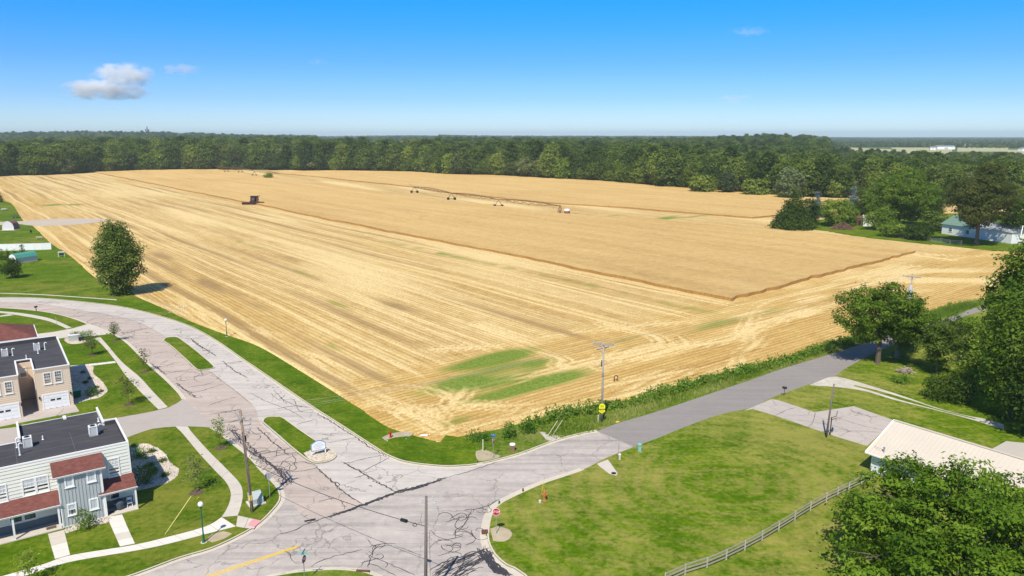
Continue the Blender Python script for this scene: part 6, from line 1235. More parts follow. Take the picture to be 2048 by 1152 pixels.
guy('left of two pale guarded guy wires on the gravel patch by the weeds', (1093, 876), Vector(P2o.location) + Vector((0, 0, 9.9)), 2.6, 'kerb'); guy('right of two pale guarded guy wires on the gravel patch by the weeds', (1104, 873), Vector(P2o.location) + Vector((0, 0, 8.9)), 2.4, 'kerb')
def lamp(label, base, top):
    h = hgt(base[0], base[1], top); o = thing('lamp_post', label, 'street lamp', g3(base, .13), 0, 'green lamp posts with white globes'); h -= .13
    MB().lathe([(.17, 0), (.17, .1), (.11, .2), (.09, .75), (.11, .8), (.065, .9), (.055, h - .62), (.1, h - .6), (.07, h - .52), (.13, h - .48)], n=10).build('post', M['green_paint'], o, False); MB().ball((0, 0, h - .22), .25, 10).build('globe', M['globe'], o, True); MB().lathe([(.3, -.1), (.3, .02)], n=12).build('footing', M['walk'], o)
lamp('dark green lamp post with white globe on the verge below the townhouse', (408, 1087), 1004); lamp('dark green lamp post with white globe between verge and stubble', (454, 674), 637.5)
# ---- signs
def octagon(r): return [(r * math.cos(math.pi / 8 + k * math.pi / 4), r * math.sin(math.pi / 8 + k * math.pi / 4)) for k in range(8)]
def text_mesh(body, size, mat, parent, loc, name='lettering'):
    cu = bpy.data.curves.new(name, 'FONT'); cu.body = body; cu.size = size; cu.align_x = 'CENTER'; cu.align_y = 'CENTER'; cu.extrude = .004; t = bpy.data.objects.new('t', cu); COL.objects.link(t)
    dg = bpy.context.evaluated_depsgraph_get(); me = bpy.data.meshes.new_from_object(t.evaluated_get(dg)); bpy.data.objects.remove(t); me.materials.clear(); me.materials.append(mat); me.name = name
    o = link(name, me, parent); o.location = loc; o.rotation_euler = (math.pi / 2, 0, 0); return o
def stop_sign(label, base, top, rz, r=.38, blades=None):
    h = hgt(base[0], base[1], top) - .1; o = thing('stop_sign', label, 'stop sign', g3(base, .1), rz); zc = h - r if not blades else h - r - .45
    MB().box(-.03, .03, 0, .05, -.1, h - (.02 if not blades else 0)).build('post', M['metal'], o); plate('sign_plate', [(x, z + zc) for x, z in octagon(r)], -.016, M['white'], o); plate('red_face', [(x, z + zc) for x, z in octagon(r * .92)], -.021, M['red'], o, .004)
    text_mesh('STOP', r * .78, M['white'], o, (0, -.026, zc)); return o, h
stop_sign('red stop sign facing the camera at the inside corner of the kerb', (992.5, 1070), 1016, R(-4), .40)
o, _ = stop_sign('stop sign seen from its grey back at the left corner of the entrance road', (540, 996), 945, R(196), .40)
back = M['metal']; plate('grey_back', [(x, z + _ - .40) for x, z in octagon(.40)], .0, simple('grey_sign_back', (.33, .33, .33), .6, .06), o, .004)
o, h = stop_sign('stop sign turned edgewise under blue street name blades at the field corner', (987, 918), 868, R(68), .36, True)
for k, rz in enumerate((0, 1.5)): q = MB().box(-.32, .32, -.012, .012, h - .38 + k * .17, h - .22 + k * .17).build('name_blade', M['blue'], o); q.rotation_euler = (0, 0, rz)
o, h = stop_sign('stop sign with teal street name blades at the bottom edge of the frame', (610.5, 1170), 1101, R(72), .36, True)
for k, rz in enumerate((-1.2, .25)): q = MB().box(-.45, .45, -.012, .012, h - .40 + k * .2, h - .21 + k * .2).build('name_blade', M['teal'], o); q.rotation_euler = (0, 0, rz)
a = np.array(G(623, 914)); b = np.array(G(652, 908)); d = b - a; Ls = float(np.hypot(*d)); TS = thing('entrance_sign', 'white arched estate sign with blue border on the stone end of the island', 'sign', (a[0], a[1], .15), math.atan2(d[1], d[0]))
def arch(x0, x1, z0, z1, rise, n=10): return [(x0, z0), (x1, z0), (x1, z1 - .12), (x1 - .12, z1 - .02)] + [(x1 - .12 - (x1 - x0 - .24) * k / n, z1 + rise * math.sin(math.pi * k / n)) for k in range(n + 1)][1:] + [(x0, z1 - .12)]
for x in (.06, Ls - .06): MB().box(x - .06, x + .06, -.06, .06, -.1, 1.45).build('post', M['white'], TS)
plate('border', arch(0, Ls, .55, 1.55, .28), -.075, simple('blue_border', (.10, .22, .42), .5, .08), TS, .05); plate('panel', arch(.07, Ls - .07, .62, 1.48, .26), -.09, M['white'], TS, .012)
sq = MB(); srn = random.Random(4)
for z, x0, x1 in ((1.42, .45, Ls - .45), (1.22, .25, Ls - .25), (1.05, .35, Ls - .3), (.85, .5, Ls - .5)):
    n = 26; sq.tube([(x0 + (x1 - x0) * i / n, -.095, z + .10 * (i / n - .5) + .055 * math.sin(i * 1.9 + srn.random())) for i in range(n + 1)], .012, n=4)
sq.build('script_lettering', simple('sign_script', (.25, .38, .52), .6, .1), TS)
# ---- hydrants and utility boxes
def hydrant(label, base, top, mat, cap):
    h = hgt(base[0], base[1], top); s = h / .8; o = thing('fire_hydrant', label, 'fire hydrant', g3(base, .13)); o.scale = (s * .75, s * .75, s)
    MB().lathe([(.17, -.1), (.17, .05), (.12, .07), (.11, .5), (.14, .52), (.14, .56), (.12, .6), (.08, .7), (.03, .74)], n=10).build('barrel', M[mat], o); 
    for v in ((.2, 0), (-.2, 0), (0, -.22)): MB().tube([(0, 0, .42), (v[0] * .9, v[1] * .9, .42), (v[0], v[1], .42)], .065, n=8).build('nozzle', M[cap], o)
    MB().lathe([(.035, .74), (.035, .8)], n=5).build('operating_nut', M[mat], o)
hydrant('red fire hydrant on the sandy patch by the stubble corner', (781, 877), 862, 'hyd_red', 'hyd_red'); hydrant('orange fire hydrant with pale valve behind the stop sign lawn', (1089, 1004), 980, 'orange', 'orange')
o = MB().bar((0, 0, 0), (.25, .1, 1.7), .03).build('marker_rod', M['yellow_line']); o.location = g3((1083, 990), .1); tag(o, 'thin yellow marker rod leaning beside the orange hydrant', 'marker')
o = MB().lathe([(.16, 0), (.16, .25), (.1, .32)], n=9).build('valve_box', M['walk']); o.location = g3((1080, 1007), .1); tag(o, 'pale concrete valve box at the foot of the orange hydrant', 'valve box')
T = thing('transformer_box', 'sloped grey pad mounted transformer box behind the brown utility pole', 'utility box', g3((512, 1008), .15), R(35)); 
MB().box(-.85, .85, -.75, .75, -.05, .08).build('pad', M['walk'], T); q = MB(); q.add([(-.65, -.55, .08), (.65, -.55, .08), (.65, .55, .08), (-.65, .55, .08), (-.65, -.55, .65), (.65, -.55, .65), (.65, .25, 1.1), (-.65, .25, 1.1), (.65, .55, 1.1), (-.65, .55, 1.1)], [(0, 1, 5, 4), (4, 5, 6, 7), (7, 6, 8, 9), (1, 2, 8, 6, 5), (0, 4, 7, 9, 3), (2, 3, 9, 8)]); q.build('cabinet', M['grey_box'], T); MB().box(-.02, .02, -.575, -.551, .12, .6).build('door_seam', M['siding_dark'], T)
def pedestal(label, base, h, w_, mat, cap, name='utility_pedestal', rod=0):
    o = thing(name, label, 'pedestal', g3(base, .1)); MB().box(-w_ / 2, w_ / 2, -w_ / 2, w_ / 2, -.1, h * .82).build('body', M[mat], o); MB().lathe([(w_ * .75, 0), (w_ * .75, h * .14), (w_ * .45, h * .2)], (0, 0, h * .821), 8).build('cap', M[cap], o)
    if rod: MB().box(-.15, -.11, 0, .03, -.1, rod).build('marker_rod', M['wood_pole_dark'], o)
pedestal('teal utility pedestal at the road edge where concrete meets asphalt', (1279, 904), 1.0, .38, 'teal', 'teal'); pedestal('white utility pedestal with thin rod near the storm drain', (1239, 921), .75, .22, 'kerb', 'white', rod=2.1)
pedestal('brown utility pedestal with white cap in the rough grass at the field corner', (1025, 903), .95, .5, 'plywood', 'white')
for b_, h, lab in (((966, 904), 1.5, 'white marker post on the bare soil left of the blue street sign'), ((1196, 848), 1.15, 'white marker post at the foot of the grey utility pole')):
    o = MB().lathe([(.07, -.1), (.07, h - .1), (.085, h - .1), (.085, h), (.02, h + .03)], n=8).build('marker_post', M['kerb']); o.location = g3(b_, .1); tag(o, lab, 'marker post')
for b_, h, lab in (((998.5, 1009), .35, 'short green stub at the kerb above the stop sign'), ((1046, 985), .4, 'short dark stub on the kerb halfway along the lawn corner')):
    o = MB().lathe([(.1, -.1), (.1, h - .08), (.05, h)], n=7).build('stub_post', M['green_paint' if 'green' in lab else 'rust']); o.location = g3(b_, .1); tag(o, lab, 'marker')
U = thing('utility_cabinet', 'grey utility cabinet on pale stones in front of two round shrubs', 'utility box', g3((150, 682), .15), R(25)); MB().box(-1.0, 1.0, -.35, .35, 0, 1.0).build('cabinet', M['grey_box'], U); MB().box(-1.05, 1.05, -.4, .4, 1.001, 1.1).build('lid', M['globe'], U)
U = thing('utility_cabinet', 'small black box beside the grey utility cabinet', 'utility box', g3((163, 683), .15), R(25)); MB().box(-.4, .4, -.35, .35, 0, .75).build('cabinet', M['black'], U); MB().box(-.44, .44, -.39, .39, .751, .82).build('lid', M['siding_dark'], U)
for b_, lab in (((153, 797), 'dark green wheeled bin with teal lid beside the beige townhouse'),):
    U = thing('waste_bin', lab, 'bin', g3(b_, .15), RZ1); MB().add([(-.55, -.3, .05), (.55, -.3, .05), (.55, .3, .05), (-.55, .3, .05), (-.65, -.4, 1.15), (.65, -.4, 1.15), (.65, .4, 1.15), (-.65, .4, 1.15)], [(0, 1, 5, 4), (1, 2, 6, 5), (2, 3, 7, 6), (3, 0, 4, 7)]).build('body', M['green_paint'], U); MB().box(-.7, .7, -.46, .44, 1.151, 1.25).build('lid', M['teal'], U)
# ---- drains
def slab_at(name, label, p, sx_, sy_, rz, mat, z=.05, cat='drain'):
    o = MB().box(-sx_, sx_, -sy_, sy_, -.05, .03).build(name, M[mat]); o.location = g3(p, z); o.rotation_euler = (0, 0, rz); return tag(o, label, cat)
slab_at('drain_slot', 'black slot drain in the pale apron of the intersection', (620, 1041), .55, .13, R(25), 'black', .025)
slab_at('storm_drain', 'rusty iron storm drain set in the kerb by the stop sign', (969.5, 1066), .32, .36, R(5), 'rust', .15); slab_at('storm_drain', 'rusty iron storm drain in the kerb at the bottom edge', (726, 1145), .6, .16, R(-6), 'rust', .16)
o = MB().lathe([(.3, -.05), (.3, .02), (.01, .03)], n=12).build('drain_grate', M['black']); o.location = g3((1227.5, 949), .155); tag(o, 'round dark drain grate on the pale concrete apron beside the lawn', 'drain')
# ---- mailboxes
def mailbox(label, base, h, rz):
    o = thing('mailbox', label, 'mailbox', g3(base, .1), rz); MB().box(-.06, .06, -.06, .06, -.1, h - .3).build('post', M['plywood'], o); n = 8; pr_ = [(-.14, 0)] + [(.14 * -math.cos(math.pi * k / n), .18 + .14 * math.sin(math.pi * k / n)) for k in range(n + 1)] + [(.14, 0)]; b_ = MB(); k = len(pr_)
    b_.add([(x, -.32, z + h - .32) for x, z in pr_] + [(x, .32, z + h - .32) for x, z in pr_], [tuple(range(k)), tuple(range(2 * k - 1, k - 1, -1))] + [(i, i + k, (i + 1) % k + k, (i + 1) % k) for i in range(k)]); b_.build('box', M['black'], o)
mailbox('black mailbox on a brown post where the driveway meets the asphalt road', (1568, 793), 1.45, R(60)); mailbox('dark mailbox on the verge beside the curved entrance road', (73, 625), 1.35, R(-20))
o = MB().bar((0, 0, 0), (0, 0, 1.6), .05).build('thin_post', M['grey_box']); o.location = g3((113.5, 650), .13); tag(o, 'thin pale post standing between kerb and sidewalk', 'post')
# ---- basketball hoop
Bk = thing('basketball_hoop', 'basketball hoop on a black post at the edge of the driveway', 'basketball hoop', g3((1660, 872), .14), R(-30)); hb = hgt(1660, 872, 829)
MB().bar((0, 0, -.1), (.0, 0, hb - .5), .12).build('post', M['black'], Bk); ex = MB(); ex.bar((0, 0, hb - .6), (.55, 0, hb - .2), .06); ex.bar((0, 0, hb - .9), (.55, 0, hb - .5), .06); ex.build('bracket', M['black'], Bk)
MB().box(.56, .6, -.8, .8, hb - .75, hb + .25).build('backboard', simple('cloudy_backboard', (.66, .70, .70), .2, .1), Bk); fr_ = MB(); 
for s in ((-.8, .8, hb + .21, hb + .25), (-.8, .8, hb - .75, hb - .71), (-.8, -.76, hb - .71, hb + .21), (.76, .8, hb - .71, hb + .21)): fr_.box(.555, .605, s[0], s[1], s[2], s[3])
fr_.build('backboard_frame', M['metal'], Bk); MB().tube([(.85 + .23 * math.cos(a), .23 * math.sin(a), hb - .55) for a in [i * .5236 for i in range(13)]], .02, n=5).build('rim', M['orange'], Bk)
# ---- fences
def post_fence(name, label, pts, h, rails, pm, rm, pw=.11, z=.12):
    o = thing(name, label, 'fence', (pts[0][0], pts[0][1], z)); Q = [Vector((p[0] - pts[0][0], p[1] - pts[0][1], 0)) for p in pts]; fr = random.Random(len(pts))
    for p in Q: q = MB().box(-pw / 2, pw / 2, -pw / 2, pw / 2, -.3, h + fr.uniform(-.03, .05)).build('post', pm, o); q.location = p; q.rotation_euler = (fr.uniform(-.03, .03), fr.uniform(-.03, .03), fr.uniform(0, 1))
    for p, q in zip(Q[:-1], Q[1:]):
        for rz in rails: up = Vector((0, 0, 1)); MB().bar(p + up * (rz * h + fr.uniform(-.03, .03)), q + up * (rz * h + fr.uniform(-.03, .03)), .05, .11).build('rail', rm, o)
    return o
fpx = [(1330, 1170), (1370, 1152), (1414, 1138), (1452, 1122), (1489, 1103), (1524, 1084), (1557, 1064), (1589, 1044), (1620, 1024), (1652, 1006), (1675, 995), (1697, 984), (1722, 972), (1745, 961)]
post_fence('rail_fence', 'weathered pale three rail wooden fence crossing the lawn to the maple', GP(fpx), 1.05, (.28, .60, .92), simple('pale_fence_wood', (.44, .41, .36), .9, .2, 4), simple('fence_rail_wood', (.34, .31, .265), .9, .25, 4))
wf = GK(8, (-90, 632), (-20, 631), (60, 629), (145, 627), (215, 625), (305, 623), (375, 621), (455, 618)); hw_ = hgt(50, 501, 488); WFo = thing('panel_fence', 'white solid panel fence across the lawn behind the arborvitae', 'fence', (wf[0][0], wf[0][1], .12)); Q = [Vector((p[0] - wf[0][0], p[1] - wf[0][1], 0)) for p in wf]
for p in Q: q = MB().box(-.08, .08, -.08, .08, -.2, hw_ + .12).build('post', M['white'], WFo); q.location = p
for p, q in zip(Q[:-1], Q[1:]): MB().bar(p + Vector((0, 0, hw_ / 2)), q + Vector((0, 0, hw_ / 2)), .05, hw_).build('panel', M['white'], WFo); MB().bar(p + Vector((0, 0, hw_ + .02)), q + Vector((0, 0, hw_ + .02)), .1, .08).build('rail', M['white'], WFo)
cf = GK(13, (1020, 870), (1085, 878), (1150, 884), (1215, 890), (1285, 899), (1355, 914), (1425, 920), (1495, 929), (1580, 936)); CFo = thing('wire_fence', 'thin grey wire fence along the farmyard lawn in front of the bushes', 'fence', (cf[0][0], cf[0][1], .09)); Q = [Vector((p[0] - cf[0][0], p[1] - cf[0][1], 0)) for p in cf]
for p in Q: q = MB().lathe([(.07, -.2), (.07, 1.55)], n=6).build('post', M['metal'], CFo); q.location = p
for p, q in zip(Q[:-1], Q[1:]):
    m_ = MB(); n = 14; up = Vector((0, 0, 1.4))
    for k in range(n): m_.bar(p.lerp(q, k / n), p.lerp(q, min(1, (k + 2) / n)) + up, .02); m_.bar(p.lerp(q, k / n) + up, p.lerp(q, min(1, (k + 2) / n)), .02)
    m_.build('wire_mesh', M['metal'], CFo); MB().bar(p + Vector((0, 0, 1.45)), q + Vector((0, 0, 1.45)), .05).build('rail', M['metal'], CFo)
# ---- piles and lawn things
def stick_pile(name, label, base, rx, h, n, seed, mat, L=1.4, r=.05, cat='brush pile'):
    g = random.Random(seed); mb = MB()
    for i in range(n):
        a = g.uniform(0, 6.28); q = g.random() ** .6; x, y = rx * q * math.cos(a), rx * .7 * q * math.sin(a); z = h * (1 - q) * g.uniform(.3, 1) + .1; b_ = g.uniform(0, 6.28); t = g.uniform(-.3, .4); l = L * g.uniform(.5, 1.2); mb.tube([(x - l * .5 * math.cos(b_), y - l * .5 * math.sin(b_), max(.03, z - t)), (x + l * .5 * math.cos(b_), y + l * .5 * math.sin(b_), max(.03, z + t))], r, r * .6, 4)
    o = mb.build(name, mat); o.location = g3(base, .1); return tag(o, label, cat)
stick_pile('brush_pile', 'heap of brown cut branches on the farmyard lawn', (1685, 458), 4.2, 3.0, 260, 5, simple('brush_brown', (.20, .12, .08), .9, .3), 3.2, .12)
stick_pile('log_pile', 'small heap of logs on the grass above the low round shrub', (1810, 746), 1.0, .7, 36, 6, M['bark_pale'], 1.6, .12)
tr2 = thing('trampoline', 'black round trampoline on the far left lawn', 'trampoline', g3(K(8, (140, 338))[0], .12)); MB().lathe([(1.9, .85), (1.9, .95), (1.5, .97), (.01, .93)], n=16).build('mat', M['black'], tr2)
for k in range(6): MB().bar((1.8 * math.cos(k * 1.047), 1.8 * math.sin(k * 1.047), -.05), (1.85 * math.cos(k * 1.047), 1.85 * math.sin(k * 1.047), .88), .07).build('leg', M['metal'], tr2)
def picnic(label, p, rz, mat, s=1.0):
    o = thing('picnic_table', label, 'picnic table', g3(p, .12), rz); o.scale = (s, s, s); MB().box(-.9, .9, -.38, .38, .70, .75).build('tabletop', mat, o)
    for y in (-.72, .72): MB().box(-.9, .9, y - .14, y + .14, .42, .46).build('bench', mat, o)
    for x in (-.65, .65): l_ = MB(); l_.bar((x, -.7, -.05), (x, .25, .7), .08); l_.bar((x, .7, -.05), (x, -.25, .7), .08); l_.bar((x, -.75, .4), (x, .75, .4), .07); l_.build('trestle', mat, o)
picnic('pale picnic table at the lawn edge near the arched shed', K(8, (350, 526))[0], .4, M['kerb'], 1.2); picnic('white picnic table on the far left lawn beyond the trampoline', K(8, (40, 272))[0], .1, M['white'], 1.4)
sw = thing('garden_swing', 'small white canopy swing on the lawn right of the green roofed shed', 'garden swing', g3(K(8, (548, 684))[0], .12), .3); MB().box(-.9, .9, -.5, .5, 1.5, 1.6).build('canopy', M['white'], sw); MB().box(-.75, .75, -.3, .25, .45, .55).build('seat', M['siding_dark'], sw); MB().box(-.75, .75, .25, .32, .55, 1.1).build('backrest', M['siding_dark'], sw)
for x in (-.85, .85): f_ = MB(); f_.bar((x, -.55, -.05), (x, 0, 1.5), .06); f_.bar((x, .55, -.05), (x, 0, 1.5), .06); f_.build('frame', M['white'], sw)
o = MB().lathe([(.3, 0), (.36, .9), (.3, .98)], n=10).build('barrel', M['black']); o.location = g3(K(8, (275, 468))[0], .12); tag(o, 'black barrel alone on the lawn in front of the arched shed', 'barrel')
lt = MB(); lr = random.Random(9)
for k in range(60): px, py = K(1, (lr.uniform(1300, 1480), lr.uniform(205, 262)))[0]; x, y = G(px, py); s = lr.uniform(.05, .16); lt.add([(x - s, y, .14), (x, y - s, .18), (x + s, y, .15), (x, y + s, .2)], [(0, 1, 2, 3)])
for k in range(14): px, py = K(3, (lr.uniform(1280, 1600), lr.uniform(160, 330)))[0]; x, y = G(px, py); s = lr.uniform(.05, .13); lt.add([(x - s, y, .14), (x, y - s, .18), (x + s, y, .15), (x, y + s, .2)], [(0, 1, 2, 3)])
tag(lt.build('litter', M['white']), 'scraps of white litter along the edge of the stubble', 'litter', kind='stuff')
o = MB().tube([(-.45, 0, .12), (.45, .1, .12)], .13, n=8).build('pipe_end', M['white']); o.location = g3((848, 873), .0); tag(o, 'short white pipe lying at the stubble corner near the hydrant', 'pipe')
o = MB().tube([(-.28, 0, -.05), (-.28, 0, .7), (-.15, 0, .95), (.15, 0, .95), (.28, 0, .7), (.22, 0, .35), (.0, 0, .3)], .09, n=7).build('field_standpipe', M['rust']); o.location = g3((1232, 763), .02); tag(o, 'dark hooked standpipe in the stubble right of the grey utility pole', 'standpipe')
o = MB().box(-.35, .35, -.2, .2, 0, .06).build('marker_pad', M['yellow_line']); o.location = g3((1234, 845), .05); o.rotation_euler = (0, 0, R(38)); tag(o, 'yellow scrap lying at the road edge near the school sign', 'debris')
# ---- irrigation booms
GALV = simple('rusty_galvanised', (.15, .09, .06), .8, .25, 1, .0)
def boom(label, nodes, towers, h, seed, hub=None):
    P = [Vector((*G(*p), 0)) for p in nodes]; o = thing('irrigation_boom', label, 'irrigation boom', tuple(P[-1])); P = [p - P[-1] for p in P]; g = random.Random(seed)
    for i, (a, b) in enumerate(zip(P[:-1], P[1:])):
        d = (b - a); L = d.length; t = d.normalized(); n = Vector((-t.y, t.x, 0)); N = max(6, int(L / 5.5)); top = [a + d * (k / N) + Vector((0, 0, h + .9 * math.sin(math.pi * k / N))) for k in range(N + 1)]; low = [a + d * (k / N) + Vector((0, 0, h - 1.1 * math.sin(math.pi * k / N) + .1)) for k in range(N + 1)]
        s = MB(); s.tube(top, .18, n=5); s.tube(low, .08, n=4)
        for k in range(N): s.bar(top[k], low[k + 1], .13); s.bar(top[k + 1] + n * .4, low[k], .13); s.bar(top[k], top[k] + n * .5 - Vector((0, 0, .7)), .05)
        sp_ = s.build('span', GALV, o); dr_ = MB()
        for k in range(1, N): dr_.bar(top[k] + t * 1.0, top[k] + t * 1.0 - Vector((0, 0, 2.0 + g.random() * .5)), .09)
        dr_.build('sprinkler_drop', GALV, sp_)
    for k in towers:
        p = P[k]; a, b = (P[k], P[k + 1]) if k + 1 < len(P) else (P[k - 1], P[k]); t = (b - a).normalized(); t = Vector((1, -.12, 0)).normalized(); tw = MB(); ft = [p + t * s for s in (-2.0, 2.0)]
        for f in ft: tw.bar(f + Vector((0, 0, .9)), p + Vector((0, 0, h)), .24); tw.bar(f + Vector((0, 0, .9)), p + Vector((0, 1.0, h)), .10)
        tw.bar(ft[0] + Vector((0, 0, .85)), ft[1] + Vector((0, 0, .85)), .22); tw_ = tw.build('tower', GALV, o)
        for f in ft: w_ = MB(); w_.tube([f + Vector((0, -.25, .85)), f + Vector((0, -.2, .85)), f + Vector((0, .2, .85)), f + Vector((0, .25, .85))], .85, n=12); w_.build('wheel', M['rubber'], tw_)
    return o
ib = boom('rusty irrigation boom on wheeled towers between the two wheat blocks', [(829, 386), (903, 400), (997, 415), (1120, 429)], (0, 1, 2), 4.2, 1)
hub = MB()
for sx in (-1.3, 1.3):
    for sy in (-1.3, 1.3): hub.bar((sx, sy, 0), (sx * .2, sy * .2, 4.3), .14)
hub.tube([(0, 0, 0), (0, 0, 4.6)], .16, n=7); hub.box(-.5, .4, -1.0, -.6, 1.0, 2.2); hub.build('pivot_stand', GALV, ib); stub = MB(); p = Vector((*G(829, 386), 0)) - Vector(ib.location); stub.tube([p + Vector((0, 0, 4.2)), p + Vector((-2.5, .6, 5.0)), p + Vector((-3.3, .8, 6.2))], .12, n=5); stub.build('end_boom', GALV, ib)
boom('far irrigation boom with sagging spans at the foot of the left wood', [(430, 342), (453, 345), (481, 346), (509, 352.5), (560, 358)], (1, 2, 3), 5.0, 2)
tk = thing('water_tank', 'rust brown round tank with white lid beside the irrigation pivot', 'tank', g3((1134, 430), .05)); MB().lathe([(1.35, 0), (1.4, .3), (1.4, 2.0)], n=14).build('drum', simple('rusty_tank', (.25, .10, .075), .7, .2, 1), tk); MB().lathe([(1.46, 0), (1.46, .5), (1.2, .85), (.3, 1.0)], (0, 0, 2.005), 14).build('lid', M['white'], tk)
g = np.random.default_rng(3); c = np.array(G(1118, 430)); pt = c + g.normal(0, 1, (700, 2)) * np.array([5.5, 2.2]); C = np.concatenate([pt, .15 + .5 * g.random((700, 1))], 1); V, F = leaf_quads(C, g.normal(size=(700, 3)) + np.array([0, 0, 1]), g.uniform(.2, .4, 700), g); tag(link('pivot_weeds', fast_mesh('pivot_weeds', V, F, M['leaf_weed'], {'tint': np.repeat(g.random(700), 4)})), 'green weeds growing round the irrigation pivot', 'weeds', kind='stuff')
# ---- combine harvester
CR = simple('dark_red_enamel', (.10, .020, .022), .4, .15, 1); CG = simple('combine_dark', (.045, .03, .032), .6, .2)
cx, cy = G(507, 408.5); CH = thing('combine_harvester', 'dark red combine harvester cutting along the edge of the standing wheat', 'combine harvester', (cx, cy, .05), R(8))
bd = MB(); bd.add([(-1.7, .6, 1.3), (1.7, .6, 1.3), (1.7, 7.5, 1.5), (-1.7, 7.5, 1.5), (-1.7, .6, 3.4), (1.7, .6, 3.4), (1.7, 7.0, 3.3), (-1.7, 7.0, 3.3)], [(3, 2, 1, 0), (4, 5, 6, 7), (0, 1, 5, 4), (1, 2, 6, 5), (2, 3, 7, 6), (3, 0, 4, 7)]); bd.build('body', CR, CH)
gt = MB(); gt.add([(-1.5, 1.2, 3.401), (1.5, 1.2, 3.401), (1.5, 4.6, 3.401), (-1.5, 4.6, 3.401), (-1.9, .9, 4.3), (1.9, .9, 4.3), (1.9, 4.9, 4.3), (-1.9, 4.9, 4.3)], [(0, 1, 5, 4), (1, 2, 6, 5), (2, 3, 7, 6), (3, 0, 4, 7)]); gt.build('grain_tank', CG, CH)
cbn = MB(); cbn.box(-1.0, 1.0, -1.2, .59, 1.9, 3.75); cab_ = cbn.build('cab', CR, CH); wg = MB(); wg.box(-.88, .88, -1.225, -1.201, 2.2, 3.5); wg.build('windscreen', M['glass'], cab_); MB().box(-1.15, 1.15, -1.35, .55, 3.751, 3.9).build('roof', CG, cab_); MB().box(1.001, 1.02, -1.0, .4, 2.3, 3.5).build('side_window', M['glass'], cab_)
fh = MB(); fh.add([(-.7, -2.6, .7), (.7, -2.6, .7), (.7, -.6, 1.4), (-.7, -.6, 1.4), (-.7, -2.6, 1.4), (.7, -2.6, 1.4), (.7, -.6, 2.1), (-.7, -.6, 2.1)], [(3, 2, 1, 0), (4, 5, 6, 7), (0, 1, 5, 4), (1, 2, 6, 5), (2, 3, 7, 6), (3, 0, 4, 7)]); fh.build('feeder_house', CG, CH)
hdr = MB(); hdr.box(-5.2, 6.4, -3.0, -2.65, .3, 1.35); hdr.box(-5.2, 6.4, -4.0, -3.0, .25, .4); hdr.box(-5.35, -5.2, -4.5, -2.65, .2, 1.3); hdr.box(6.4, 6.55, -4.5, -2.65, .2, 1.3); hd_ = hdr.build('header', CR, CH)
rl = MB()
for k in range(6): a = k * 1.047; rl.bar((-5.1, -3.9 + .55 * math.cos(a), 1.2 + .55 * math.sin(a)), (6.3, -3.9 + .55 * math.cos(a), 1.2 + .55 * math.sin(a)), .07)
for x in (-5.0, -1, 3, 6.2):
    for k in range(3): a = k * 1.047; rl.bar((x, -3.9 + .55 * math.cos(a), 1.2 + .55 * math.sin(a)), (x, -3.9 - .55 * math.cos(a), 1.2 - .55 * math.sin(a)), .06)
rl.build('reel', CG, hd_)
for sx in (-1, 1):
    w_ = MB(); w_.tube([(sx * 1.25, .4, .95), (sx * 1.3, .4, .95), (sx * 1.95, .4, .95), (sx * 2.0, .4, .95)], .95, n=14); wh = w_.build('wheel', M['rubber'], CH); MB().tube([(sx * 1.9, .4, .95), (sx * 2.03, .4, .95)], .45, n=10).build('rim', M['kerb'], wh)
    w_ = MB(); w_.tube([(sx * 1.3, 5.9, .6), (sx * 1.75, 5.9, .6)], .6, n=12); w_.build('wheel', M['rubber'], CH)
MB().tube([(1.6, 4.4, 3.6), (1.9, 6.0, 4.0), (1.9, 9.0, 4.1)], .22, n=7).build('unloading_auger', CR, CH); MB().tube([(-1.2, 5.5, 3.2), (-1.2, 5.5, 4.4)], .1, n=6).build('exhaust', CG, CH); ld = MB(); ld.bar((1.2, -.3, .4), (1.6, .2, 2.0), .08); ld.bar((1.5, -.6, .4), (1.9, -.1, 2.0), .08); ld.build('ladder', M['kerb'], CH)
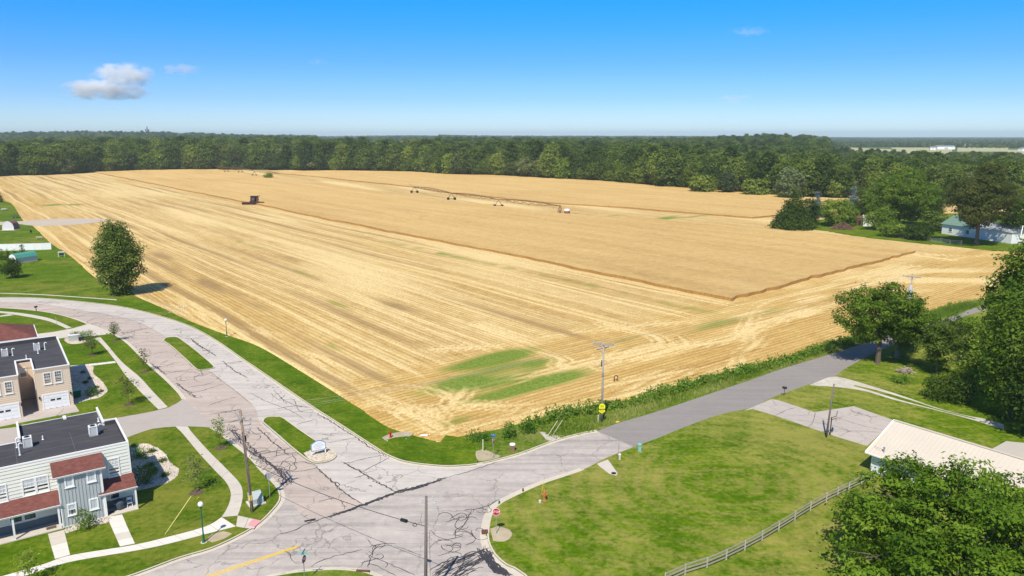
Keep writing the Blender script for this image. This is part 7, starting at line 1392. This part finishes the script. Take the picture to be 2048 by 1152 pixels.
# ================================================================== CLOUDS AND HAZE
def cloud_obj(label, px, py, wpx, hpx, dens, seed, D0=16000):
    x = (px - 1024) / FPX; r = ray(px, py); k = D0 / r[1]; c = Vector((r[0] * k, D0, CAMH + r[2] * k)); W_ = wpx / FPX * D0 / 2; H_ = hpx / FPX * D0 / 2
    mb = MB(); mb.ball((0, 0, 0), 1.0, 14); t = bpy.data.materials.new('cloud_vapour'); t.use_nodes = True; nt = t.node_tree; nt.nodes.clear(); out = nt.nodes.new('ShaderNodeOutputMaterial'); pv = nt.nodes.new('ShaderNodeVolumePrincipled'); pv.inputs['Color'].default_value = (1, 1, 1, 1); pv.inputs['Anisotropy'].default_value = -.5
    tcn = nt.nodes.new('ShaderNodeTexCoord'); ln = nt.nodes.new('ShaderNodeVectorMath'); ln.operation = 'LENGTH'; nt.links.new(tcn.outputs['Object'], ln.inputs[0]); nz = nt.nodes.new('ShaderNodeTexNoise'); nz.inputs['Scale'].default_value = 1.7; nz.inputs['Detail'].default_value = 5; nz.inputs['Roughness'].default_value = .55
    mp = nt.nodes.new('ShaderNodeMapping'); mp.inputs['Location'].default_value = (seed, seed * 2, 0); mp.inputs['Scale'].default_value = (1.6, 1, 1.0); nt.links.new(tcn.outputs['Object'], mp.inputs[0]); nt.links.new(mp.outputs[0], nz.inputs['Vector'])
    def m(op, a, b):
        q = nt.nodes.new('ShaderNodeMath'); q.operation = op
        for i, v in enumerate((a, b)):
            if hasattr(v, 'links'): nt.links.new(v, q.inputs[i])
            else: q.inputs[i].default_value = v
        return q.outputs[0]
    f = m('SUBTRACT', 1.05, ln.outputs['Value']); f = m('ADD', m('MULTIPLY', f, .62), m('MULTIPLY', m('SUBTRACT', nz.outputs['Fac'], .55), 2.3)); f = m('MINIMUM', m('MAXIMUM', f, 0), 1); f = m('MULTIPLY', f, m('MINIMUM', m('MAXIMUM', m('MULTIPLY', m('SUBTRACT', 1.0, ln.outputs['Value']), 4), 0), 1)); f = m('MULTIPLY', f, dens); nt.links.new(f, pv.inputs['Density']); nt.links.new(pv.outputs[0], out.inputs['Volume'])
    o = mb.build('cloud', t); o.location = c; o.scale = (W_, W_ * .6, H_); tag(o, label, 'cloud')
cloud_obj('small white cloud uppermost of the pair in the left sky', 246, 150, 140, 54, .013, 1.3); cloud_obj('small white flat cloud lowest of the pair in the left sky', 214, 180, 195, 48, .012, 4.1)
cloud_obj('faint wisp of cloud right of the white pair', 362, 139, 90, 26, .005, 7.7); cloud_obj('very faint wisp of cloud in the right half of the sky', 1466, 197, 90, 22, .002, 2.2); cloud_obj('very faint wisp of cloud high at the right', 1500, 63, 90, 22, .002, 9.2); cloud_obj('very faint wisp of cloud in the middle of the sky', 634, 124, 50, 14, .002, 5.2)
hz_ = MB().box(-15500, 15500, -15000, 15000, -1.2, 96).build('haze', None); hz_.data.materials.clear()
hm = bpy.data.materials.new('haze_air'); hm.use_nodes = True; nt = hm.node_tree; nt.nodes.clear(); out = nt.nodes.new('ShaderNodeOutputMaterial'); pv = nt.nodes.new('ShaderNodeVolumePrincipled'); pv.inputs['Color'].default_value = (.70, .86, 1, 1); pv.inputs['Density'].default_value = .000085; nt.links.new(pv.outputs[0], out.inputs['Volume']); hz_.data.materials.append(hm)
tag(hz_, 'thin summer haze over the land', 'haze', kind='stuff')
